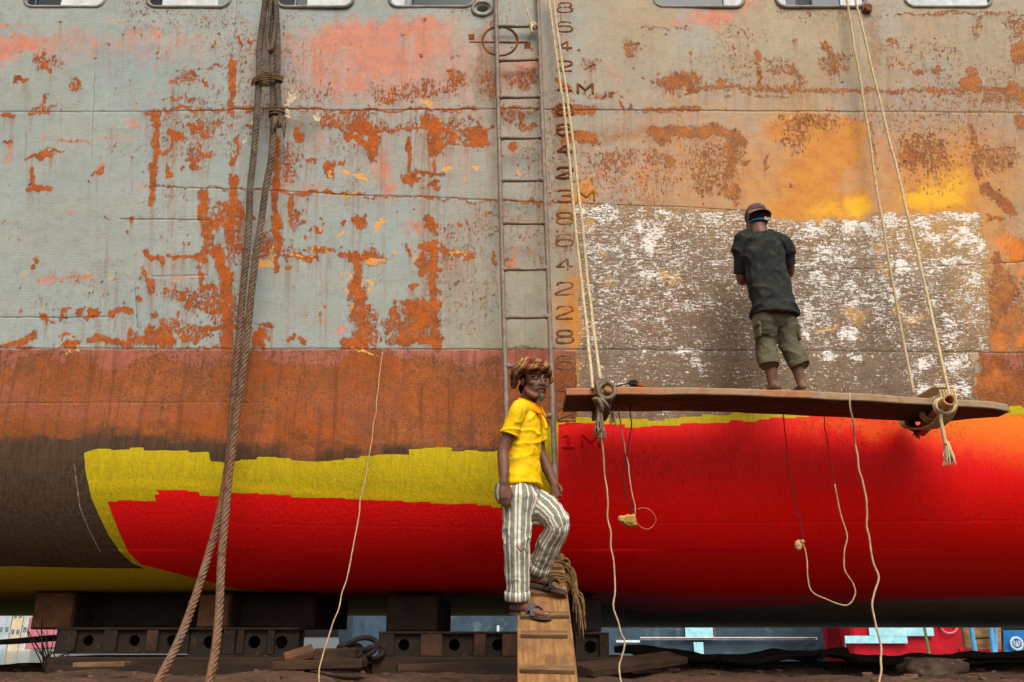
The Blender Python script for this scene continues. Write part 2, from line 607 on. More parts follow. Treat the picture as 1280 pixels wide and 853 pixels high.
for a in [(450, 480, 160, 70, 1.1), (560, 540, 140, 120, 1.1), (620, 480, 90, 60, .9), (480, 660, 170, 130, .85), (520, 760, 180, 80, 1.0), (380, 780, 80, 60, .95), (650, 750, 60, 80, 1.0), (960, 720, 150, 100, 1.0), (1010, 640, 130, 130, .8), (850, 590, 60, 60, .8), (880, 720, 60, 90, .9), (1070, 560, 90, 120, .6), (420, 580, 110, 160, .55),
          (900, 500, 160, 60, .35), (740, 480, 60, 60, .3), (1060, 740, 60, 80, .85)]:
    t3.W('ochre', *a, warp=.5)
for a in [(660, 770, 50, 60, 1.0), (940, 730, 130, 50, 1.0), (540, 790, 120, 40, .55), (1010, 680, 90, 60, .6)]:
    t3.W('gold', *a)
# ---- lower left plating
for a in [([(862, 0), (845, 60)], 50), ([(800, 95), (832, 180), (832, 300), (828, 460)], 54), ([(760, 0), (762, 90)], 16), ([(610, 115), (720, 118)], 13), ([(525, 160), (545, 240), (560, 250)], 13), ([(1012, 0), (1020, 165)], 32), ([(35, 452), (125, 412)], 26),
          ([(330, 440), (480, 430)], 24), ([(485, 380), (485, 450)], 18), ([(735, 385), (860, 382)], 26), ([(0, 456), (130, 455)], 9), ([(780, 232), (745, 240)], 24), ([(735, 180), (745, 240)], 16), ([(750, 90), (810, 110)], 26),
          ([(640, 455), (860, 456)], 8), ([(500, 415), (640, 420)], 12)]:
    t4.S('rust', *a)
for a in [(545, 108, 30, 20), (578, 125, 16, 22), (740, 135, 14, 32), (610, 230, 18, 9), (655, 238, 30, 8), (675, 275, 12, 26), (712, 290, 8, 22), (740, 300, 14, 14), (782, 330, 26, 16), (660, 335, 8, 9), (555, 330, 5, 14), (320, 340, 40, 12), (445, 332, 54, 16), (162, 348, 11, 16), (240, 312, 12, 16), (226, 342, 8, 8), (128, 132, 12, 11), (115, 155, 8, 8), (78, 318, 7, 7),
          (245, 442, 62, 18), (590, 395, 26, 20), (620, 420, 16, 26), (692, 405, 14, 13), (655, 395, 14, 12), (948, 425, 28, 34), (965, 378, 24, 10), (1120, 438, 14, 22), (1065, 420, 18, 8), (508, 275, 8, 10), (683, 72, 5, 6), (703, 72, 5, 6), (905, 385, 20, 30), (1070, 158, 12, 8), (1135, 55, 7, 14), (1193, 310, 6, 6), (545, 385, 18, 14), (545, 410, 26, 14), (240, 405, 20, 9)]:
    t4.E('rust', *a)
for a in [(965, 100, 60, 60, .6), (640, 250, 60, 60, .5), (720, 270, 60, 60, .52), (560, 420, 90, 36, .6), (720, 400, 70, 36, .56), (860, 60, 50, 90, .56), (900, 130, 40, 50, .52), (400, 440, 90, 24, .6), (545, 220, 30, 60, .55), (790, 300, 50, 90, .57), (870, 330, 30, 90, .52), (650, 380, 90, 40, .52), (1140, 105, 130, 16, .7), (780, 30, 30, 40, .6)]:
    t4.E('rust', *a)
for a in [(88, 195, 17, 9), (400, 192, 19, 7), (308, 187, 14, 7), (960, 160, 18, 26), (990, 120, 14, 22), (1238, 46, 20, 9), (1258, 182, 12, 10), (1184, 16, 10, 8), (1090, 104, 30, 8), (1150, 100, 26, 8), (1215, 112, 24, 8), (655, 190, 26, 9), (640, 116, 26, 6), (255, 468, 40, 6), (985, 150, 30, 24), (935, 165, 24, 20)]:
    t4.E('chip', *a, .74)
t4.S('salmon', [(155, 202), (330, 198)], 12, 1.0)
t4.S('salmon', [(400, 196), (500, 194)], 8, .5)
t4.S('salmon', [(640, 190), (720, 190)], 14, .6)
for a in [(960, 60, 50, 60, .5), (650, 130, 70, 40, .3), (1190, 358, 60, 5, .7), (1240, 392, 40, 8, .7), (1160, 420, 40, 5, .5), (660, 190, 50, 14, .6), (290, 240, 30, 40, .25)]:
    t4.W('salmon', *a)
t4.W('blue', 960, 240, 24, 60, .5)
t4.W('dark', 345, 190, 60, 30, .25)
# ---- lower middle plating
for a in [([(62, 120), (68, 250), (78, 330), (70, 460)], 32), ([(0, 113), (45, 120)], 18), ([(45, 130), (130, 112)], 22), ([(345, 80), (345, 290), (358, 450)], 36), ([(225, 298), (365, 298)], 18), ([(380, 118), (495, 120)], 14), ([(310, 90), (345, 90)], 30), ([(0, 455), (180, 462)], 14), ([(600, 460), (780, 462)], 5),
          ([(345, 0), (345, 40)], 26), ([(300, 180), (340, 170)], 26)]:
    t5.S('rust', *a)
for a in [(300, 325, 68, 40), (245, 320, 18, 34), (355, 425, 32, 34), (265, 430, 90, 26), (100, 318, 14, 10), (185, 330, 14, 40), (578, 118, 8, 16), (250, 100, 12, 20), (630, 130, 9, 26), (470, 12, 6, 6), (372, 165, 12, 10), (290, 215, 24, 16), (60, 440, 60, 24)]:
    t5.E('rust', *a)
for a in [(270, 390, 100, 70, .64), (110, 380, 46, 80, .58), (120, 130, 60, 30, .62), (60, 300, 36, 120, .58), (400, 120, 60, 22, .6), (310, 140, 40, 50, .6), (190, 380, 40, 70, .56)]:
    t5.E('rust', *a)
for a in [(140, 10, 20, 28), (120, 140, 44, 14), (40, 215, 12, 60), (30, 185, 36, 10), (97, 222, 16, 16), (102, 260, 14, 11), (195, 108, 12, 12), (440, 122, 34, 6), (275, 125, 12, 14), (40, 300, 7, 24), (100, 470, 60, 8), (5, 45, 8, 14)]:
    t5.E('chip', *a, .8)
for a in [(270, 240, 10, 36, 1.), (430, 158, 15, 24, 1.), (382, 60, 12, 40, .7), (640, 110, 12, 46, 1.), (628, 140, 16, 16, .9), (722, 92, 30, 12, .7), (570, 214, 18, 9, .9), (10, 372, 22, 5, .7), (12, 392, 16, 4, .7), (480, 120, 30, 30, .6), (300, 20, 26, 24, .6), (375, 270, 10, 20, .8), (300, 120, 40, 30, .7), (260, 370, 90, 60, .4)]:
    t5.W('salmon', *a)
t5.E('rustdark', 438, 216, 10, 7)
t5.W('dark', 440, 205, 40, 30, .3)
t5.W('green', 200, 150, 200, 60, .2)
t5.W('green', 660, 420, 130, 60, .5)
t5.W('green', 540, 330, 70, 110, .35)
# broad warm staining of the right-hand plating, and faded primer above
for a in [(1010, 215, 300, 95, .50), (1180, 240, 120, 110, .62), (900, 165, 190, 60, .34), (1240, 330, 60, 120, .5), (800, 190, 90, 60, .22), (1060, 120, 240, 50, .22)]:
    wash('ochre', *a, p=2.4, warp=1.2)
for a in [(120, 58, 200, 26, .40), (470, 60, 200, 34, .60), (480, 85, 180, 70, .62), (560, 180, 140, 120, .34), (60, 60, 160, 40, .3), (800, 230, 120, 60, .28), (400, 190, 110, 60, .25), (690, 60, 60, 60, .25), (840, 150, 120, 90, .22)]:
    wash('salmon', *a, p=2.2, warp=1.4)
for a in [(820, 190, 130, 70, .30), (1200, 150, 110, 70, .35), (960, 100, 200, 30, .28), (590, 300, 70, 140, .16), (660, 100, 50, 60, .3)]:
    wash('brownst', *a, p=2.4, warp=1.3)
# warm rust-dust column behind the draft marks
for y, v in [(255, .55), (300, .35), (360, .7), (390, .95), (420, .85), (455, .9), (490, .8), (520, .65)]:
    wash('ochre', 716 - (0 if y > 330 else 10), y, 15, 26, v * .8, p=2.5)
wash('ochre', 706, 395, 24, 60, .45)
wash('ochre', 730, 240, 14, 22, .8)
for y in (12, 35, 58, 83, 112, 137, 162, 187, 214):
    wash('brownst', 705, y, 9, 13, .6)
wash('brownst', 706, 480, 26, 40, .5)

# ---- the cleaned patch, scraped to bare steel
SCR = [(722, 256), (760, 255), (800, 256), (850, 260), (900, 263), (935, 266), (960, 271), (1000, 276), (1050, 276), (1088, 281), (1094, 267), (1130, 268), (1228, 266), (1232, 300), (1236, 380), (1241, 438), (1212, 442), (1216, 470), (1222, 498), (1224, 512), (740, 528), (724, 520), (721, 470), (724, 380), (720, 300)]
poly('scrape', SCR, 1.0, soft=5, warp=.30)
G = 220 / 1251.0
for cx, cy, rx, ry, v in [(60, 60, 60, 60, .9), (180, 60, 120, 50, .9), (180, 140, 60, 50, 1.0), (330, 130, 110, 90, .72), (460, 170, 50, 50, 1.1), (550, 210, 90, 36, 1.1), (640, 110, 50, 50, 1.0), (620, 200, 50, 60, .95), (520, 310, 60, 90, .95), (800, 120, 180, 50, .72), (1000, 140, 190, 80, .7), (880, 260, 190, 80, .7), (1000, 430, 110, 60, .85), (300, 320, 110, 120, .75), (120, 440, 110, 60, .9),
                          (140, 540, 70, 60, .95), (320, 560, 90, 60, .8), (520, 530, 100, 70, 1.05), (560, 580, 60, 40, 1.1), (620, 690, 80, 60, .85), (450, 640, 90, 30, .8), (250, 790, 120, 30, .7), (860, 600, 110, 40, .62), (180, 660, 60, 40, .7), (740, 780, 160, 80, .66), (1030, 560, 70, 40, .8), (420, 470, 70, 60, .8), (250, 230, 70, 60, .8), (960, 680, 90, 90, .6), (500, 820, 260, 40, .62), (700, 430, 240, 90, .62), (60, 330, 60, 90, .75), (60, 780, 60, 60, .7)]:
    wash('white', 720 + cx * G, 250 + cy * G, rx * G * 1.1, ry * G * 1.1, v, warp=.6)
G = 280 / 1257.0
for cx, cy, rx, ry, v in [(60, 160, 120, 40, .9), (290, 150, 90, 46, 1.05), (390, 170, 60, 40, 1.0), (200, 270, 190, 60, .76), (200, 340, 190, 40, .72), (690, 120, 80, 50, 1.1), (820, 110, 120, 40, 1.15), (960, 110, 70, 50, 1.1), (740, 200, 110, 60, 1.0), (920, 200, 110, 70, .9), (1000, 240, 60, 90, .85), (880, 340, 160, 26, 1.05), (560, 230, 50, 120, .95), (560, 380, 60, 50, .9), (460, 480, 40, 60, .95),
                          (290, 480, 60, 40, .9), (60, 590, 40, 60, .85), (120, 480, 150, 90, .68), (300, 560, 190, 100, .68), (260, 750, 70, 40, .95), (40, 750, 50, 50, .9), (420, 640, 110, 120, .66), (900, 560, 130, 60, .72), (980, 640, 70, 130, .78), (830, 680, 70, 60, .85), (860, 780, 90, 60, .7), (640, 800, 70, 50, .8), (1040, 800, 40, 60, .8), (760, 420, 90, 60, .7), (520, 520, 50, 60, .9), (100, 660, 120, 60, .66), (520, 130, 60, 60, .95), (980, 440, 60, 60, .66)]:
    wash('white', 1000 + cx * G, 250 + cy * G, rx * G * 1.1, ry * G * 1.1, v, warp=.6)
for cx, cy, rx, ry, v in [(540, 490, 60, 22, 1.05), (640, 490, 60, 16, .9), (60, 510, 26, 40, .7), (900, 510, 60, 34, 1.0), (860, 560, 30, 40, .9), (1020, 520, 50, 44, 1.05), (1040, 600, 60, 40, .95), (940, 600, 60, 24, .85), (360, 440, 16, 40, .9), (430, 420, 20, 100, .5), (20, 470, 200, 10, .8), (900, 620, 60, 16, .8)]:
    t6.W('white', cx, cy, rx, ry, v, warp=.6)
for cx, cy, rx, ry, v in [(450, 660, 30, 30, .6), (300, 700, 30, 20, .5)]:
    t5.W('white', cx + 600, cy - 60, rx, ry, v)
Ly('white')[:] *= (0.86 + 0.5 * (rfbm(46, 30, 71, 4) - 0.5) * 2)
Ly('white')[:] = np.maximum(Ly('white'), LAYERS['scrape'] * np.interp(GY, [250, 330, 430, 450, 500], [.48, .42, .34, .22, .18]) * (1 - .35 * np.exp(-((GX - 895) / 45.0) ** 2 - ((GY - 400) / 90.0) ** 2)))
for cx, cy, rx, ry, v in [(200, 330, 90, 130, .9), (120, 590, 300, 60, .8), (660, 580, 150, 60, .75), (330, 600, 60, 70, .8), (860, 290, 30, 30, .8), (60, 480, 100, 90, .5), (760, 430, 60, 120, .4), (430, 300, 30, 160, .3)]:  # first wash is the worker's shadow, painted left of his legs
    t6.W('dark', cx, cy, rx, ry, v * .55)
for cx, cy, rx, ry, v in [(640, 470, 250, 40, .6), (1000, 620, 400, 60, .7)]:
    t5.W('dark', cx + 300, cy, rx, ry, v * .6)
for cx, cy, rx, ry in [(715, 90, 22, 36), (735, 180, 26, 16), (785, 308, 20, 22), (860, 340, 46, 22), (545, 375, 30, 18), (640, 330, 40, 40)]:
    t6.W('ochre', cx, cy, rx, ry, .9)
for cx, cy, rx, ry, v in [(600, 520, 34, 40, 1.0), (672, 545, 30, 50, 1.0), (90, 170, 70, 60, .8), (190, 360, 40, 30, .7), (230, 550, 30, 30, .6)]:
    wash('ochre', 720 + cx * 220 / 1251., 250 + cy * 220 / 1251., rx * 220 / 1251., ry * 220 / 1251., v)
# right of the cleaned patch
for a in [(1190, 300, 46, 160, .95), (1250, 90, 60, 40, .9), (1180, 420, 60, 60, .95), (1260, 400, 40, 90, .9), (1160, 150, 24, 40, .8), (1165, 540, 90, 60, .95), (1200, 610, 110, 40, .9), (1110, 560, 24, 90, .9)]:
    t6.E('rust', *a)
t6.E('rust', 1190, 300, 110, 190, .55)
for a in [(1215, 85, 70, 34, 1.), (1245, 170, 20, 30, .8), (1180, 420, 60, 50, .6), (1260, 420, 40, 60, .7), (1170, 580, 90, 70, .5)]:
    t6.W('ochresalmon', *a)

# ---- boot-topping below the horizontal weld, left of the draft marks
BT = [(PX0, 437.5), (300, 436.5), (640, 437), (700, 438), (721, 440), (721, 470), (726, 530), (697, 533), (697, 853), (PX0, 853)]
poly('boot', BT, 1.0, soft=1.2)
poly('boot', [(1222, 438), (PX1, 440), (PX1, 520), (1222, 520)], 0.75, soft=8, warp=.4)
yy = GY
xx = GX
edge = rfbm(30, 30, 91, 5) - 0.5
bias = np.clip((yy - 446) / 18.0 + edge * 3.4, 0, 1)          # rust eats downwards from an uneven edge
pinkzone = np.exp(-((xx - 610) / 75.0) ** 4) * np.exp(-((yy - 462) / 34.0) ** 4)
pinkzone = np.maximum(pinkzone, .8 * np.exp(-((xx - 140) / 36.) ** 2 - ((yy - 450) / 14.) ** 2))
bootr = np.clip(0.36 + 0.72 * bias - 0.55 * pinkzone, 0, 1)
LAYERS['bootrust'] = bootr * (yy > 430)
LAYERS['brown'] = np.clip((yy - (528 + 26 * edge * 2 + 30 * np.exp(-((xx - 240) / 150) ** 2) * 0 + 14 * np.clip((xx - 200) / 300, 0, 1) - 18 * np.exp(-((xx - 60) / 90.) ** 2))) / 56.0 + (rfbm(60, 24, 17, 3) - .5) * 1.2 * (yy < 580), 0, 1) * (yy > 470)
wash('pinkband', 60, 510, 120, 12, .6)
wash('pinkband', 200, 515, 70, 12, .4)
wash('pinkband', 20, 490, 30, 10, .7)
wash('pinkband', 430, 505, 60, 26, .3)
wash('orange', 240, 530, 60, 16, .9)
wash('orange', 380, 540, 60, 30, .9)
wash('orange', 470, 460, 50, 24, .8)
wash('orange', 330, 460, 30, 22, .9)
wash('orange', 30, 535, 60, 10, .8)
wash('orange', 120, 465, 40, 24, .5)
wash('orange', 560, 500, 90, 24, .5)

# ---- fresh yellow primer and red antifouling, cut in with rollers
def ragged(pts, step=16, amp=3.2, seed=5):
    rs = random.Random(seed)
    out = []
    for (x0, y0), (x1, y1) in zip(pts[:-1], pts[1:]):
        n = max(1, int(abs(x1 - x0) / step))
        for k in range(n):
            t0, t1_ = k / n, (k + 1) / n
            y = y0 + (y1 - y0) * (t0 + t1_) / 2 + rs.uniform(-amp, amp)
            y2 = y + rs.uniform(-.8, .8)
            out.append((x0 + (x1 - x0) * t0 + rs.uniform(-3, 3), y))
            out.append((x0 + (x1 - x0) * t1_ + rs.uniform(-3, 3) - .8, y2))
    return out


ytop = ragged([(122, 563), (180, 561), (235, 563), (262, 571), (277, 580), (283, 578), (300, 572), (345, 571), (430, 577), (470, 569), (530, 562), (615, 562)], seed=3) + [(640, 560), (664, 548), (682, 535), (702, 528)]
Y_POLY = [(105, 566)] + ytop + [(702, 853), (240, 853), (240, 722), (215, 719), (182, 711), (165, 704), (150, 690), (136, 670), (124, 645), (114, 622), (107, 590)]
poly('yellow', Y_POLY, 1.0, soft=1.3)
poly('yellow', [(PX0, 709), (20, 708), (100, 710), (180, 711), (240, 722), (240, 853), (PX0, 853)], 1.0, soft=1.5)
ytop2 = ragged([(697, 525), (740, 523), (765, 521), (810, 526), (850, 524), (880, 519), (930, 517), (1010, 514), (1130, 512), (1230, 510), (PX1, 508)], seed=9, amp=2.0)
poly('yellow', ytop2 + [(PX1, 733), (1000, 739), (800, 744), (697, 744)], 1.0, soft=1.3)
rtop = ragged([(133, 627), (165, 627), (195, 625), (198, 614), (236, 613), (252, 618), (276, 619), (300, 616), (345, 619), (400, 622), (432, 624), (470, 627), (540, 628), (615, 633), (697, 640)], seed=12, amp=1.4)
poly('red', rtop + [(698, 640), (698, 745), (420, 745), (300, 737), (240, 722), (200, 712), (176, 706), (160, 690), (147, 662)], 1.0, soft=1.3)
rtop2 = ragged([(697, 533), (705, 530), (730, 529), (765, 531), (800, 534), (850, 532), (872, 529), (930, 526), (1010, 522), (1130, 520), (1230, 518), (PX1, 516)], seed=21, amp=1.6)
poly('red', rtop2 + [(PX1, 736), (1000, 742), (800, 747), (697, 745)], 1.0, soft=1.6)
poly('cream', [(697, 748), (800, 750), (1000, 745), (PX1, 739), (PX1, 853), (697, 853)], .85, soft=3)  # pale belly colour stands in for the light missing under the hull
LAYERS['thin'] = np.clip((xx - 1040) / 130.0, 0, 1) * np.clip(1 - (yy - 512) / (20 + 62 * np.clip((xx - 1040) / 200., 0, 1.3)), 0, 1)
wash('thin', 1080, 530, 90, 16, .45)
stroke('chalk', [(93, 580), (95, 600), (100, 635), (110, 660), (125, 690)], 1.6, .8, soft=.8, warp=0)
stroke('yelline', [(107, 606), (180, 604), (276, 607), (340, 612), (430, 618), (560, 623), (615, 626)], 9, .8, soft=3, warp=.2)

# ---- plate welds
for pts, w in [([(0, 140), (170, 140), (330, 137), (560, 138), (640, 137), (760, 138), (1000, 139), (1280, 141)], 1.3),
               ([(192, 234), (330, 238), (430, 243), (560, 248), (690, 254), (850, 259), (935, 264)], 1.1),
               ([(0, 397), (135, 397)], 1.2), ([(PX0, 437), (300, 436), (640, 437), (900, 438), (1240, 441), (PX1, 441)], 1.5),
               ([(985, 339), (1100, 337), (1236, 330), (1280, 327)], 1.0), ([(150, 274), (262, 276)], 1.3), ([(190, 346), (260, 345)], .9),
               ([(935, 340), (985, 339)], .8), ([(PX0, 505), (330, 503)], .7), ([(780, 751), (PX1, 757)], 1.0), ([(780, 765), (PX1, 769)], 1.6), ([(780, 773), (PX1, 776)], 1.0), ([(300, 655), (620, 660)], .9), ([(700, 655), (PX1, 650)], .9), ([(940, 530), (944, 745)], .7), ([(450, 640), (452, 740)], .6), ([(296, 0), (289, 80)], .8), ([(700, 0), (702, 90)], .7), ([(168, 360), (172, 410)], 1.0),
               ([(520, 130), (515, 240)], .6), ([(117, 90), (114, 200)], .6), ([(PX0, 722), (700, 730)], .8)]:
    stroke('seam', pts, w, 1.0, soft=.8, warp=.04)
for p in [(75, 28), (168, 36), (560, 92), (1130, 200), (900, 190), (60, 120), (1180, 160)]:
    ell('rustdark', p[0], p[1], 2, 2, 1)

# scattered small specks, denser on the upper plating
rs = random.Random(4)
for _ in range(520):
    x, y = rs.uniform(0, 1280), rs.uniform(18, 430)
    r = abs(rs.gauss(0, 1.0)) + .6
    ell(rs.choice(['rust', 'rust', 'rustdark']), x, y, r * rs.uniform(.7, 1.6), r, rs.uniform(.45, .8), soft=.7)
LOW = rfbm(120, 70, 201, 4)
Ly('rust')[:] = np.maximum(LAYERS['rust'], 0.30 * np.clip((LOW - 0.45) * 4, 0, 1))
# rust water running down from every patch
R_ = np.clip((LAYERS['rust'] - .45) * 4, 0, 1) + np.clip((Ly('rustdark') - .4) * 3, 0, 1)
run = np.zeros_like(R_)
colk = rfbm(7, 400, 77, 2)
dec = 0.93 + 0.062 * np.clip((colk[0] - .3) * 2.2, 0, 1)
for i in range(1, CH):
    run[i] = np.maximum(R_[i], run[i - 1] * dec)
LAYERS['run'] = np.clip(run - np.clip(R_, 0, 1) * 0, 0, 1) * np.clip((rfbm(4, 160, 78, 3) - .36) * 4, 0, 1)
Ly('chip')[:] *= .86
LAYERS['warm'] = np.clip((xx - 420) / 420.0, 0, 1) * 0.8 + (rfbm(160, 90, 301, 3) - .5) * .5 + 0.10
for n in ('salmon', 'ochre', 'gold', 'dark', 'blue', 'green', 'cream', 'chip', 'brownst', 'ochresalmon', 'pinkband', 'orange', 'chalk', 'yelline', 'thin', 'rustdark'):
    Ly(n)
# ------------------------------------------------------------------ hull plating
HY = 6.14
KEEL = EYE + 0.34
RB = 0.95
HTOP = EYE + 5.85


def hull_material():
    t = NT('painted_rusty_plate')
    o = t.coords()
    A = t.attr('fA'); B = t.attr('fB'); C = t.attr('fC'); D = t.attr('fD'); E_ = t.attr('fE'); F_ = t.attr('fF'); G_ = t.attr('fG')
    rust, salmon, ochre, gold = A
    scrape, white, yellow, red = B
    boot, bootrust, brown, seam = C
    warm, thin, chip, run = D
    dark, blue, green, cream = E_
    brownst, ochsal, pinkband, orange = F_
    chalk, yelline, rustdark, _ = G_
    # noises (metres)
    nF = t.noise(t.mapping(o, scale=(1, 1, .7)), 52, 7, 0.72)                                       # crumbly rust edge
    nM = t.noise(o, 9, 5, 0.6)
    nL = t.noise(o, 1.6, 4, 0.55)
    nH = t.noise(t.mapping(o, scale=(5, 5, 60)), 2.2, 5, 0.65)          # horizontal brush marks
    nV = t.noise(t.mapping(o, scale=(26, 26, 1.6)), 1.6, 5, 0.6)        # vertical runs
    nX = t.noise(o, 130, 3, 0.6)
    nP = t.noise(o, 20, 6, 0.7, 0.6)
    # aged grey paint
    c = t.mix(warm, L(150, 160, 155), L(174, 152, 120))
    c = t.mix(t.step(nL, .35, .7, 0, .45), c, t.mix(warm, L(168, 176, 168), L(184, 168, 138)))
    c = t.mix(t.step(nM, .42, .72, 0, .34), c, L(126, 130, 118))
    c = t.mix(t.step(t.noise(o, .75, 3, .5), .45, .62, 0, .45), c, L(150, 166, 166))
    c = t.mix(t.step(nP, .50, .72, 0, .30), c, L(136, 124, 100))
    c = t.mix(t.step(nF, .52, .72, 0, .22), c, L(196, 192, 180))
    c = t.mix(t.step(nH, .52, .75, 0, .26), c, t.mix(warm, L(180, 188, 180), L(194, 182, 158)))
    c = t.mix(t.step(nV, .55, .8, 0, .34), c, L(120, 116, 96))
    c = t.mix(t.math('MULTIPLY', blue, t.step(nM, .25, .6, .4, .85)), c, L(112, 142, 158))
    c = t.mix(t.math('MULTIPLY', green, t.step(nV, .3, .6, .2, .8)), c, L(128, 132, 100))
    # sprayed salmon primer, soft edged
    sm = t.step(t.math('ADD', t.math('ADD', salmon, t.mad(nP, .8, -.4)), t.mad(nV, .9, -.45)), .16, .82)
    sc = t.mix(t.step(nM, .35, .7), L(222, 128, 90), L(196, 116, 90))
    sc = t.mix(t.step(nF, .50, .70, 0, .5), sc, L(166, 100, 72))
    sc = t.mix(t.step(nP, .50, .68, 0, .6), sc, L(178, 146, 126))
    c = t.mix(t.math('MULTIPLY', sm, .82), c, sc)
    # run-off stains; the dark wash also holds painted cast shadows
    c = t.mix(t.math('MULTIPLY', run, t.step(nV, .34, .60, .10, .72)), c, L(146, 100, 60))
    c = t.mix(t.math('MULTIPLY', brownst, t.step(nP, .25, .7, .35, .95)), c, t.mix(t.step(nV, .35, .65), L(156, 102, 56), L(118, 88, 62)))
    c = t.mix(t.math('MULTIPLY', dark, .75), c, L(92, 86, 74))
    # ochre rust dust
    om = t.step(t.math('ADD', ochre, t.mad(nP, .7, -.35)), .05, .72)
    oc = t.mix(t.step(nM, .35, .68), L(214, 142, 38), L(202, 120, 28))
    oc = t.mix(t.step(nF, .5, .7, 0, .5), oc, L(176, 104, 40))
    c = t.mix(t.math('MULTIPLY', om, .92), c, oc)
    c = t.mix(t.math('MULTIPLY', t.step(t.math('ADD', gold, t.mad(nM, .5, -.25)), .08, .85), .9), c, L(244, 184, 34))
    # boot topping: pink primer under rust and mud
    pk = t.mix(t.step(nM, .35, .65), L(184, 104, 84), L(158, 88, 70))
    pk = t.mix(t.step(nF, .5, .7, 0, .5), pk, L(150, 84, 62))
    c = t.mix(t.step(boot, .4, .6), c, pk)
    # --- rust
    rfield = t.math('MAXIMUM', rust, t.math('MULTIPLY', bootrust, boot))
    rn = t.math('ADD', rfield, t.mad(nF, 1.6, -.8))
    rn = t.math('ADD', rn, t.mad(nP, 1.0, -.5))
    rn = t.math('ADD', rn, t.mad(t.noise(t.mapping(o, scale=(60, 60, 11)), 1.3, 5, .65), 1.0, -.5))
    rm = t.math('MULTIPLY', t.step(rn, .44, .58), t.step(nP, .25, .55, .78, 1.0))
    halo = t.step(rn, .18, .52)
    c = t.mix(t.math('MULTIPLY', halo, .55), c, t.mix(t.step(nM, .4, .6), L(166, 112, 84), L(134, 104, 78)))
    rc = t.mix(t.step(nM, .36, .62), L(198, 94, 16), L(168, 82, 30))
    rc = t.mix(t.step(nV, .45, .65, 0, .6), rc, L(192, 98, 28))
    rc = t.mix(t.math('MULTIPLY', t.math('MULTIPLY', warm, warm), 1.15), rc, t.mix(t.step(nM, .36, .64), L(192, 122, 60), L(164, 108, 70)))
    rc = t.mix(t.step(t.noise(o, 5, 5, .65), .48, .66, 0, .65), rc, L(124, 72, 42))
    rc = t.mix(t.step(nP, .54, .68, 0, .5), rc, L(186, 122, 84))
    rc = t.mix(t.step(nF, .50, .66, 0, .7), rc, L(112, 64, 34))
    rc = t.mix(t.step(nX, .55, .7, 0, .45), rc, L(84, 50, 30))
    rb = t.mix(t.step(nM, .38, .62), L(182, 98, 38), L(150, 90, 46))   # duller rust of the boot topping
    rb = t.mix(t.step(nP, .48, .66, 0, .85), rb, L(182, 112, 82))
    rb = t.mix(t.step(nF, .50, .66, 0, .85), rb, L(98, 60, 38))
    rb = t.mix(t.step(nX, .52, .66, 0, .75), rb, L(78, 50, 34))
    rb = t.mix(t.step(t.noise(t.mapping(o, loc=(3, 1, 7)), 75, 5, .7), .54, .66, 0, .65), rb, L(194, 128, 96))
    rb = t.mix(t.step(nV, .5, .68, 0, .65), rb, L(172, 84, 28))
    rb = t.mix(t.step(t.noise(o, 4, 5, .65), .46, .66, 0, .6), rb, L(120, 76, 50))
    rb = t.mix(t.math('MULTIPLY', pinkband, t.step(nM, .25, .6, .4, .95)), rb, L(184, 104, 82))
    rb = t.mix(t.math('MULTIPLY', orange, t.step(nP, .3, .62, .1, .95)), rb, L(178, 84, 20))
    rc = t.mix(t.step(boot, .4, .6), rc, rb)
    c = t.mix(rm, c, rc)
    lowstreak = t.math('MULTIPLY', t.step(boot, .4, .6), t.step(t.noise(t.mapping(o, scale=(11, 11, .9)), 1.7, 5, .65), .50, .66, 0, .55))
    c = t.mix(lowstreak, c, L(106, 64, 40))
    c = t.mix(t.math('MULTIPLY', t.step(boot, .4, .6), t.step(nL, .3, .7, .0, .30)), c, L(112, 62, 28))
    # brown mud and old slime low down
    bn = t.step(t.math('ADD', brown, t.mad(nP, .9, -.45)), .2, .8)
    bc = t.mix(t.step(nV, .36, .66), L(80, 62, 44), L(58, 47, 36))
    bc = t.mix(t.step(nF, .5, .7, 0, .5), bc, L(104, 74, 46))
    bc = t.mix(t.math('MULTIPLY', orange, .55), bc, L(150, 78, 24))
    c = t.mix(t.math('MULTIPLY', t.math('MULTIPLY', bn, t.step(boot, .4, .6)), .96), c, bc)
    # salmon-orange spray right of the cleaned patch
    c = t.mix(t.math('MULTIPLY', t.step(t.math('ADD', ochsal, t.mad(nP, .6, -.3)), .2, .8), .9), c, L(226, 132, 54))
    # flaking yellow undercoat, filler; cream also brightens the dim belly by colour
    cm = t.step(t.math('ADD', t.math('ADD', chip, t.mad(nF, 1.5, -.75)), t.mad(nP, 1.0, -.5)), .50, .60)
    c = t.mix(cm, c, t.mix(t.step(nP, .42, .6), L(228, 164, 40), L(224, 160, 96)))
    c = t.mix(t.step(t.math('ADD', cream, t.mad(nP, 2.2, -1.1)), .50, .60), c, L(214, 194, 158))
    c = t.mix(t.step(t.math('ADD', rustdark, t.mad(nF, 1.2, -.6)), .45, .6, 0, .8), c, L(98, 66, 46))
    # --- scraped patch
    sp = t.step(t.math('ADD', scrape, t.mad(nF, .3, -.15)), .44, .56)
    st = t.mix(t.step(nM, .34, .66), L(142, 106, 70), L(108, 82, 56))
    st = t.mix(t.step(nL, .4, .62, 0, .6), st, L(126, 108, 88))
    st = t.mix(t.step(nF, .5, .68, 0, .6), st, L(92, 76, 58))
    st = t.mix(t.step(nH, .5, .68, 0, .5), st, L(150, 124, 94))
    st = t.mix(t.math('MULTIPLY', dark, .7), st, L(84, 72, 56))  # dark wash here includes the worker's painted shadow
    st = t.mix(t.math('MULTIPLY', om, .8), st, L(204, 150, 62))
